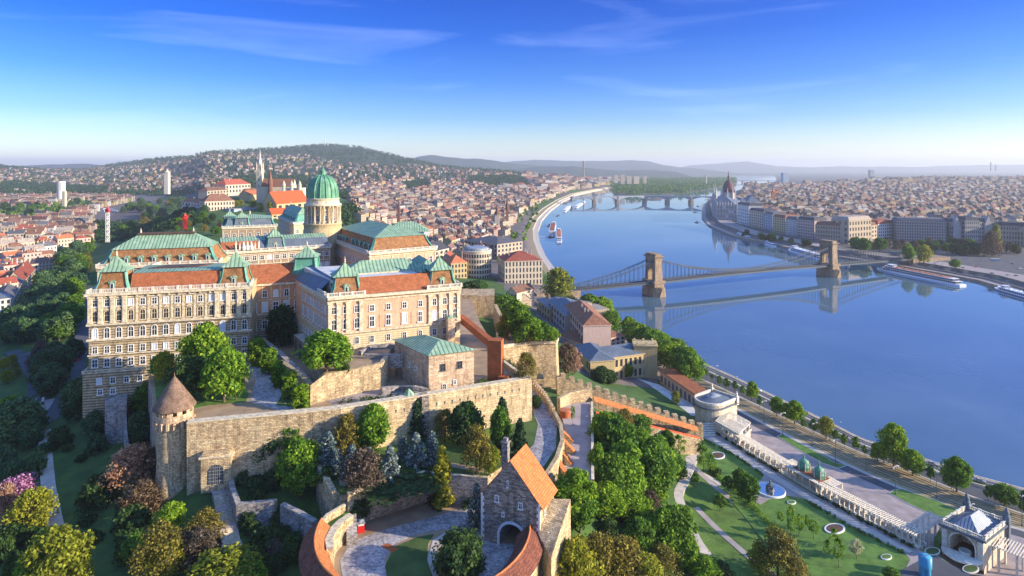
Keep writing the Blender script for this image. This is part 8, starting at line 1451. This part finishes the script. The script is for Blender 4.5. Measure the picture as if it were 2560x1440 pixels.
isl = [(1525, 492), (1525, 455), (1600, 440), (1850, 438), (1845, 462), (1780, 478), (1700, 490)]; woods('island_woods', inpx(isl, 2450, 7000, 2600, 12, 20, hz=.7), 4.2, 'leaf_mid', 14, 2)
cityp = R_WATER; woods('city_greenery', inpx(cityp, 700, 3300, 1300, 4, 7, hz=.9) + inpx(R_LEFT, 700, 2300, 1100, 5, 8, hz=.9) + inpx(R_PEST, 1300, 8000, 1700, 6, 12, hz=.9) + inpx(R_N, 2800, 8000, 1800, 9, 16), 2.6, 'leaf_mid', 12, 3)
woods('park_woods', sum([inpx(q, 900, 4000, 2500, 7, 11, hz=.8) for q in PARK[1:]], []) + inpx([(220, 560), (300, 500), (470, 500), (500, 560), (330, 600), (250, 610)], 480, 1300, 900, 4, 6, hz=.7), 1.8, 'leaf_dark', 26, 4)
print('trees', NT, sum(NT.values()))
# ================================================================ VEHICLES
def car_meshes():
    m = MB(); pr = [(-2.1, .35), (2.1, .35), (2.15, .75), (1.9, .95), (1.0, 1.02), (-1.6, 1.02), (-2.15, .9)]; k = len(pr); vs = [(x, y, z) for y in (-.85, .85) for x, z in pr]; m.add(vs, [tuple(range(k))[::-1], tuple(range(k, 2 * k))] + [(i, (i + 1) % k, k + (i + 1) % k, k + i) for i in range(k)]); body = m
    m = MB(); lo = [(-1.5, -.8), (1.0, -.8), (1.0, .8), (-1.5, .8)]; hi = [(-1.1, -.66), (.35, -.66), (.35, .66), (-1.1, .66)]; frustum(m, lo, 1.0, hi, 1.42, 0); cab = m; m = MB(); m.prism(hi, 1.42, 1.47); return body, cab, m
cb, cc_, cr_2 = car_meshes(); CARC = {'white': 'boat_white', 'silver': 'zinc', 'black': 'iron', 'red': 'red_paint', 'blue': 'blue_paint'}; CMs = {k: (cb.mesh('body', MT[v]), cr_2.mesh('roof', MT[v])) for k, v in CARC.items()}; cabm = cc_.mesh('cabin_glass', MT['glass']); wmb = MB(); wmb.tube([(0, -.1, 0), (0, .1, 0)], .34, 10); wmb.add([(.34 * math.cos(a * .628), s, .34 * math.sin(a * .628)) for s in (-.1, .1) for a in range(10)], [tuple(range(10)), tuple(range(10, 20))]); whm = wmb.mesh('wheel', MT['iron'])
def car(p, ang, col):
    o = bpy.data.objects.new('car', None); COL.objects.link(o); o.location = p; o.rotation_euler[2] = ang
    for nm, me in (('body', CMs[col][0]), ('roof', CMs[col][1]), ('cabin_glass', cabm)): c = bpy.data.objects.new(nm, me); COL.objects.link(c); c.parent = o
    for x in (-1.3, 1.3):
        for y in (-.8, .8): c = bpy.data.objects.new('wheel', whm); COL.objects.link(c); c.parent = o; c.location = (x, y, .34)
    auto(o, col + ' car', 'car', 'cars on the roads', p)
cr3 = random.Random(4)
for u, v, z, a in [(208, 765, 37.6, 1.5), (208, 774, 37.4, 1.5), (205, 870, 34.6, 1.5), (192, 905, 33, 1.3), (14, 918, 27.3, 1.2), (100, 1000, 29, 1.0), (160, 990, 31, 1.1)]: p = hit(u, v); p.z += .15; car(p, a + R(10), cr3.choice(list(CARC)))
for u, v in [(2338, 660), (2345, 655), (2360, 665), (2390, 640), (2408, 670), (2420, 645), (2455, 652), (2480, 684), (2520, 688), (2540, 690), (2500, 640), (2300, 645), (2440, 668), (2530, 660), (2425, 630), (2550, 672)]: p = P(u, v, 8.35); car(p, R(-20) + cr3.choice([0, 0, .4, 1.2]), cr3.choice(list(CARC)))
for u, v, z in [(2010, 1032, 3.5), (2450, 1205, 3.5), (1895, 1000 - 22, 3.5), (2330, 1162, 3.5)]: p = P(u, v, z); car(p, R(-35), cr3.choice(['white', 'silver', 'black']))
p = P(2488, 652, 8.4); BS = thing('city_bus', 'blue city bus on the square at the bridge', 'bus', p); BS.rotation_euler[2] = R(-8)
for nm, m_, mt in (('body', (0, 0, .5, 12, 2.6, 1.3), 'blue_paint'), ('window_band', (0, 0, 1.8, 11.8, 2.55, .8), 'glass'), ('roof', (0, 0, 2.6, 12, 2.6, .4), 'boat_white')): m = MB(); m.box(*m_); o = bpy.data.objects.new(nm, m.mesh(nm, MT[mt])); COL.objects.link(o); o.parent = BS
for x in (-4, 4):
    for y in (-1.2, 1.2): c = bpy.data.objects.new('wheel', whm); COL.objects.link(c); c.parent = BS; c.location = (x, y, .45); c.scale = (1.4, 1.4, 1.4)
# statue on the bastion
p = Vector(xy(1370, 857, 63)); m = MB(); m.box(p.x, p.y + 1, 62.5, 1.6, 1.6, 1.8); m.lathe(p.x, p.y + 1, [(.6, 64.3), (.45, 65.2), (.6, 66.2), (.25, 67.0), (.32, 67.5), (.05, 67.9)], 8); m.beam((p.x, p.y + 1, 66.3), (p.x + 1.2, p.y + 1, 67.4), .2, .2); o = m.obj('statue', MT['iron']); tag(o, 'dark standing statue on the corner of the big bastion', 'statue')
# ---------------------------------------------------------------- far ridges (blue hills on the horizon)
def ridge(pts, D, depth, name):
    m = MB(); n = len(pts); us = [p[0] for p in pts]; vv = [p[1] for p in pts]; U = np.arange(us[0], us[-1] + 1, 12.); V = np.interp(U, us, vv) + np.sin(U * .05) * .5 + np.sin(U * .13 + 1) * .35
    top = [Q(u, v, D) for u, v in zip(U, V)]; k = len(top)
    vs = [(p.x, p.y - depth, 6) for p in top] + [(p.x, p.y - depth * .5, 6 + (p.z - 6) * .55) for p in top] + [tuple(p) for p in top] + [(p.x, p.y + depth, 6) for p in top]
    m.add(vs, [(r * k + i, r * k + i + 1, (r + 1) * k + i + 1, (r + 1) * k + i) for r in range(3) for i in range(k - 1)], 0, True)
    o = m.obj(name, MT['ridge']); struct(o)
plain('ridge', (.055, .075, .055), .95, .3, .002)
ridge([(-1500, 420), (-600, 416), (-200, 419), (0, 419), (50, 415), (130, 411), (200, 409), (260, 413), (330, 420)], 9000, 1500, 'hills')
ridge([(1000, 418), (1040, 392), (1075, 387), (1110, 392), (1160, 396), (1200, 397), (1250, 404), (1300, 410), (1380, 418), (1420, 424)], 9500, 1600, 'hills')
ridge([(1180, 420), (1230, 408), (1290, 402), (1340, 400), (1400, 401), (1460, 403), (1530, 402), (1570, 400), (1620, 403), (1660, 412), (1700, 418), (1760, 423)], 14000, 2500, 'hills')
ridge([(1270, 424), (1310, 420), (1370, 416), (1430, 415), (1480, 422), (1540, 426), (1640, 425), (1700, 430)], 8200, 900, 'hills')
ridge([(1690, 421), (1730, 413), (1800, 408), (1850, 405), (1870, 404), (1900, 408), (1940, 415), (2000, 418), (2100, 416), (2300, 417), (2420, 413), (2560, 411), (2700, 412), (3400, 418)], 21000, 3000, 'hills')
# ---------------------------------------------------------------- haze
hb = MB(); hb.box(0, 11000, -9, 46000, 46000, 475); hz = bpy.data.objects.new('haze', hb.mesh('haze', [])); COL.objects.link(hz)
hm = bpy.data.materials.new('haze'); hm.use_nodes = True; ht = hm.node_tree; ht.nodes.remove(ht.nodes['Principled BSDF'])
vp = ht.nodes.new('ShaderNodeVolumePrincipled'); vp.inputs['Color'].default_value = (.86, .92, 1.0, 1); vp.inputs['Density'].default_value = 6e-5; vp.inputs['Anisotropy'].default_value = .2
ht.links.new(vp.outputs[0], ht.nodes['Material Output'].inputs['Volume']); hz.data.materials.append(hm); hz['kind'] = 'stuff'
hz.visible_shadow = True
# ---------------------------------------------------------------- labels of repeated things
LMK = [(60, 560, 'in the western district'), (120, 700, 'low in the western district'), (270, 560, 'near the construction crane'), (110, 850, 'by the shaded road'), (60, 1100, 'near the lilac blossom'), (250, 1200, 'on the grassy slope'),
 (430, 1150, 'by the round tower'), (560, 1300, 'by the outer stair'), (520, 900, 'in the palace garden'), (690, 930, 'along the courtyard wall'), (780, 1150, 'inside the outer ward'), (950, 1120, 'below the long curtain wall'), (1080, 1120, 'in the ward garden'), (1280, 1080, 'beside the ward lane'), (1150, 1350, 'in the barbican court'),
 (1290, 1300, 'by the gatehouse'), (1450, 1250, 'below the ramp'), (1560, 1150, 'on the wooded bank'), (1660, 1400, 'on the lower garden slope'), (1760, 1150, 'above the garden lawn'), (1900, 1250, 'around the fountain'), (2060, 1350, 'on the big lawn'), (2250, 1430, 'near the blue drum'), (2000, 1060, 'on the riverside walk'), (2350, 1200, 'on the southern riverside walk'), (1800, 960, 'where the riverside walk begins'),
 (1700, 900, 'in the quay grove'), (1560, 840, 'along the quay'), (1500, 920, 'by the grey roofed hall'), (1420, 760, 'near the bridgehead'), (1290, 800, 'under the palace bank'), (1290, 640, 'in the riverside blocks'), (1180, 600, 'in the water town'), (1000, 520, 'behind the great dome'), (1100, 470, 'below the hills'), (1250, 480, 'in the northern suburb'),
 (900, 440, 'right of the dome'), (600, 430, 'behind the gothic spire'), (350, 430, 'on the western slope'), (100, 470, 'in the western valley'), (250, 500, 'below the white tower block'), (600, 500, 'in the hilltop old town'), (450, 480, 'on the old town edge'), (420, 560, 'behind the palace'), (1450, 480, 'near the arched bridge'), (1650, 470, 'on the river island'), (1840, 540, 'beside the parliament'),
 (1950, 570, 'on the far waterfront'), (2100, 560, 'behind the far waterfront'), (2300, 560, 'behind the square'), (2500, 540, 'far right in the city'), (2100, 500, 'amid the flat city'), (2400, 490, 'in the eastern flat city'), (1950, 480, 'behind the parliament'), (2280, 640, 'on the bridge square'), (2450, 650, 'beside the far tram lines')]
def _ord(i): return '%d%s' % (i, 'th' if 10 <= i % 100 <= 20 else {1: 'st', 2: 'nd', 3: 'rd'}.get(i % 10, 'th'))
_g = {}
for o, base, p in AUTO:
    l = min(LMK, key=lambda t: math.hypot(t[0] - p[0], (t[1] - p[1]) * 1.5))[2]; _g.setdefault((base, l), []).append((p[0], o))
for (base, l), ls in _g.items():
    ls.sort(key=lambda t: t[0])
    for i, (x, o) in enumerate(ls): o['label'] = base + ' ' + l + ('' if len(ls) == 1 else ', %s from the left' % _ord(i + 1))
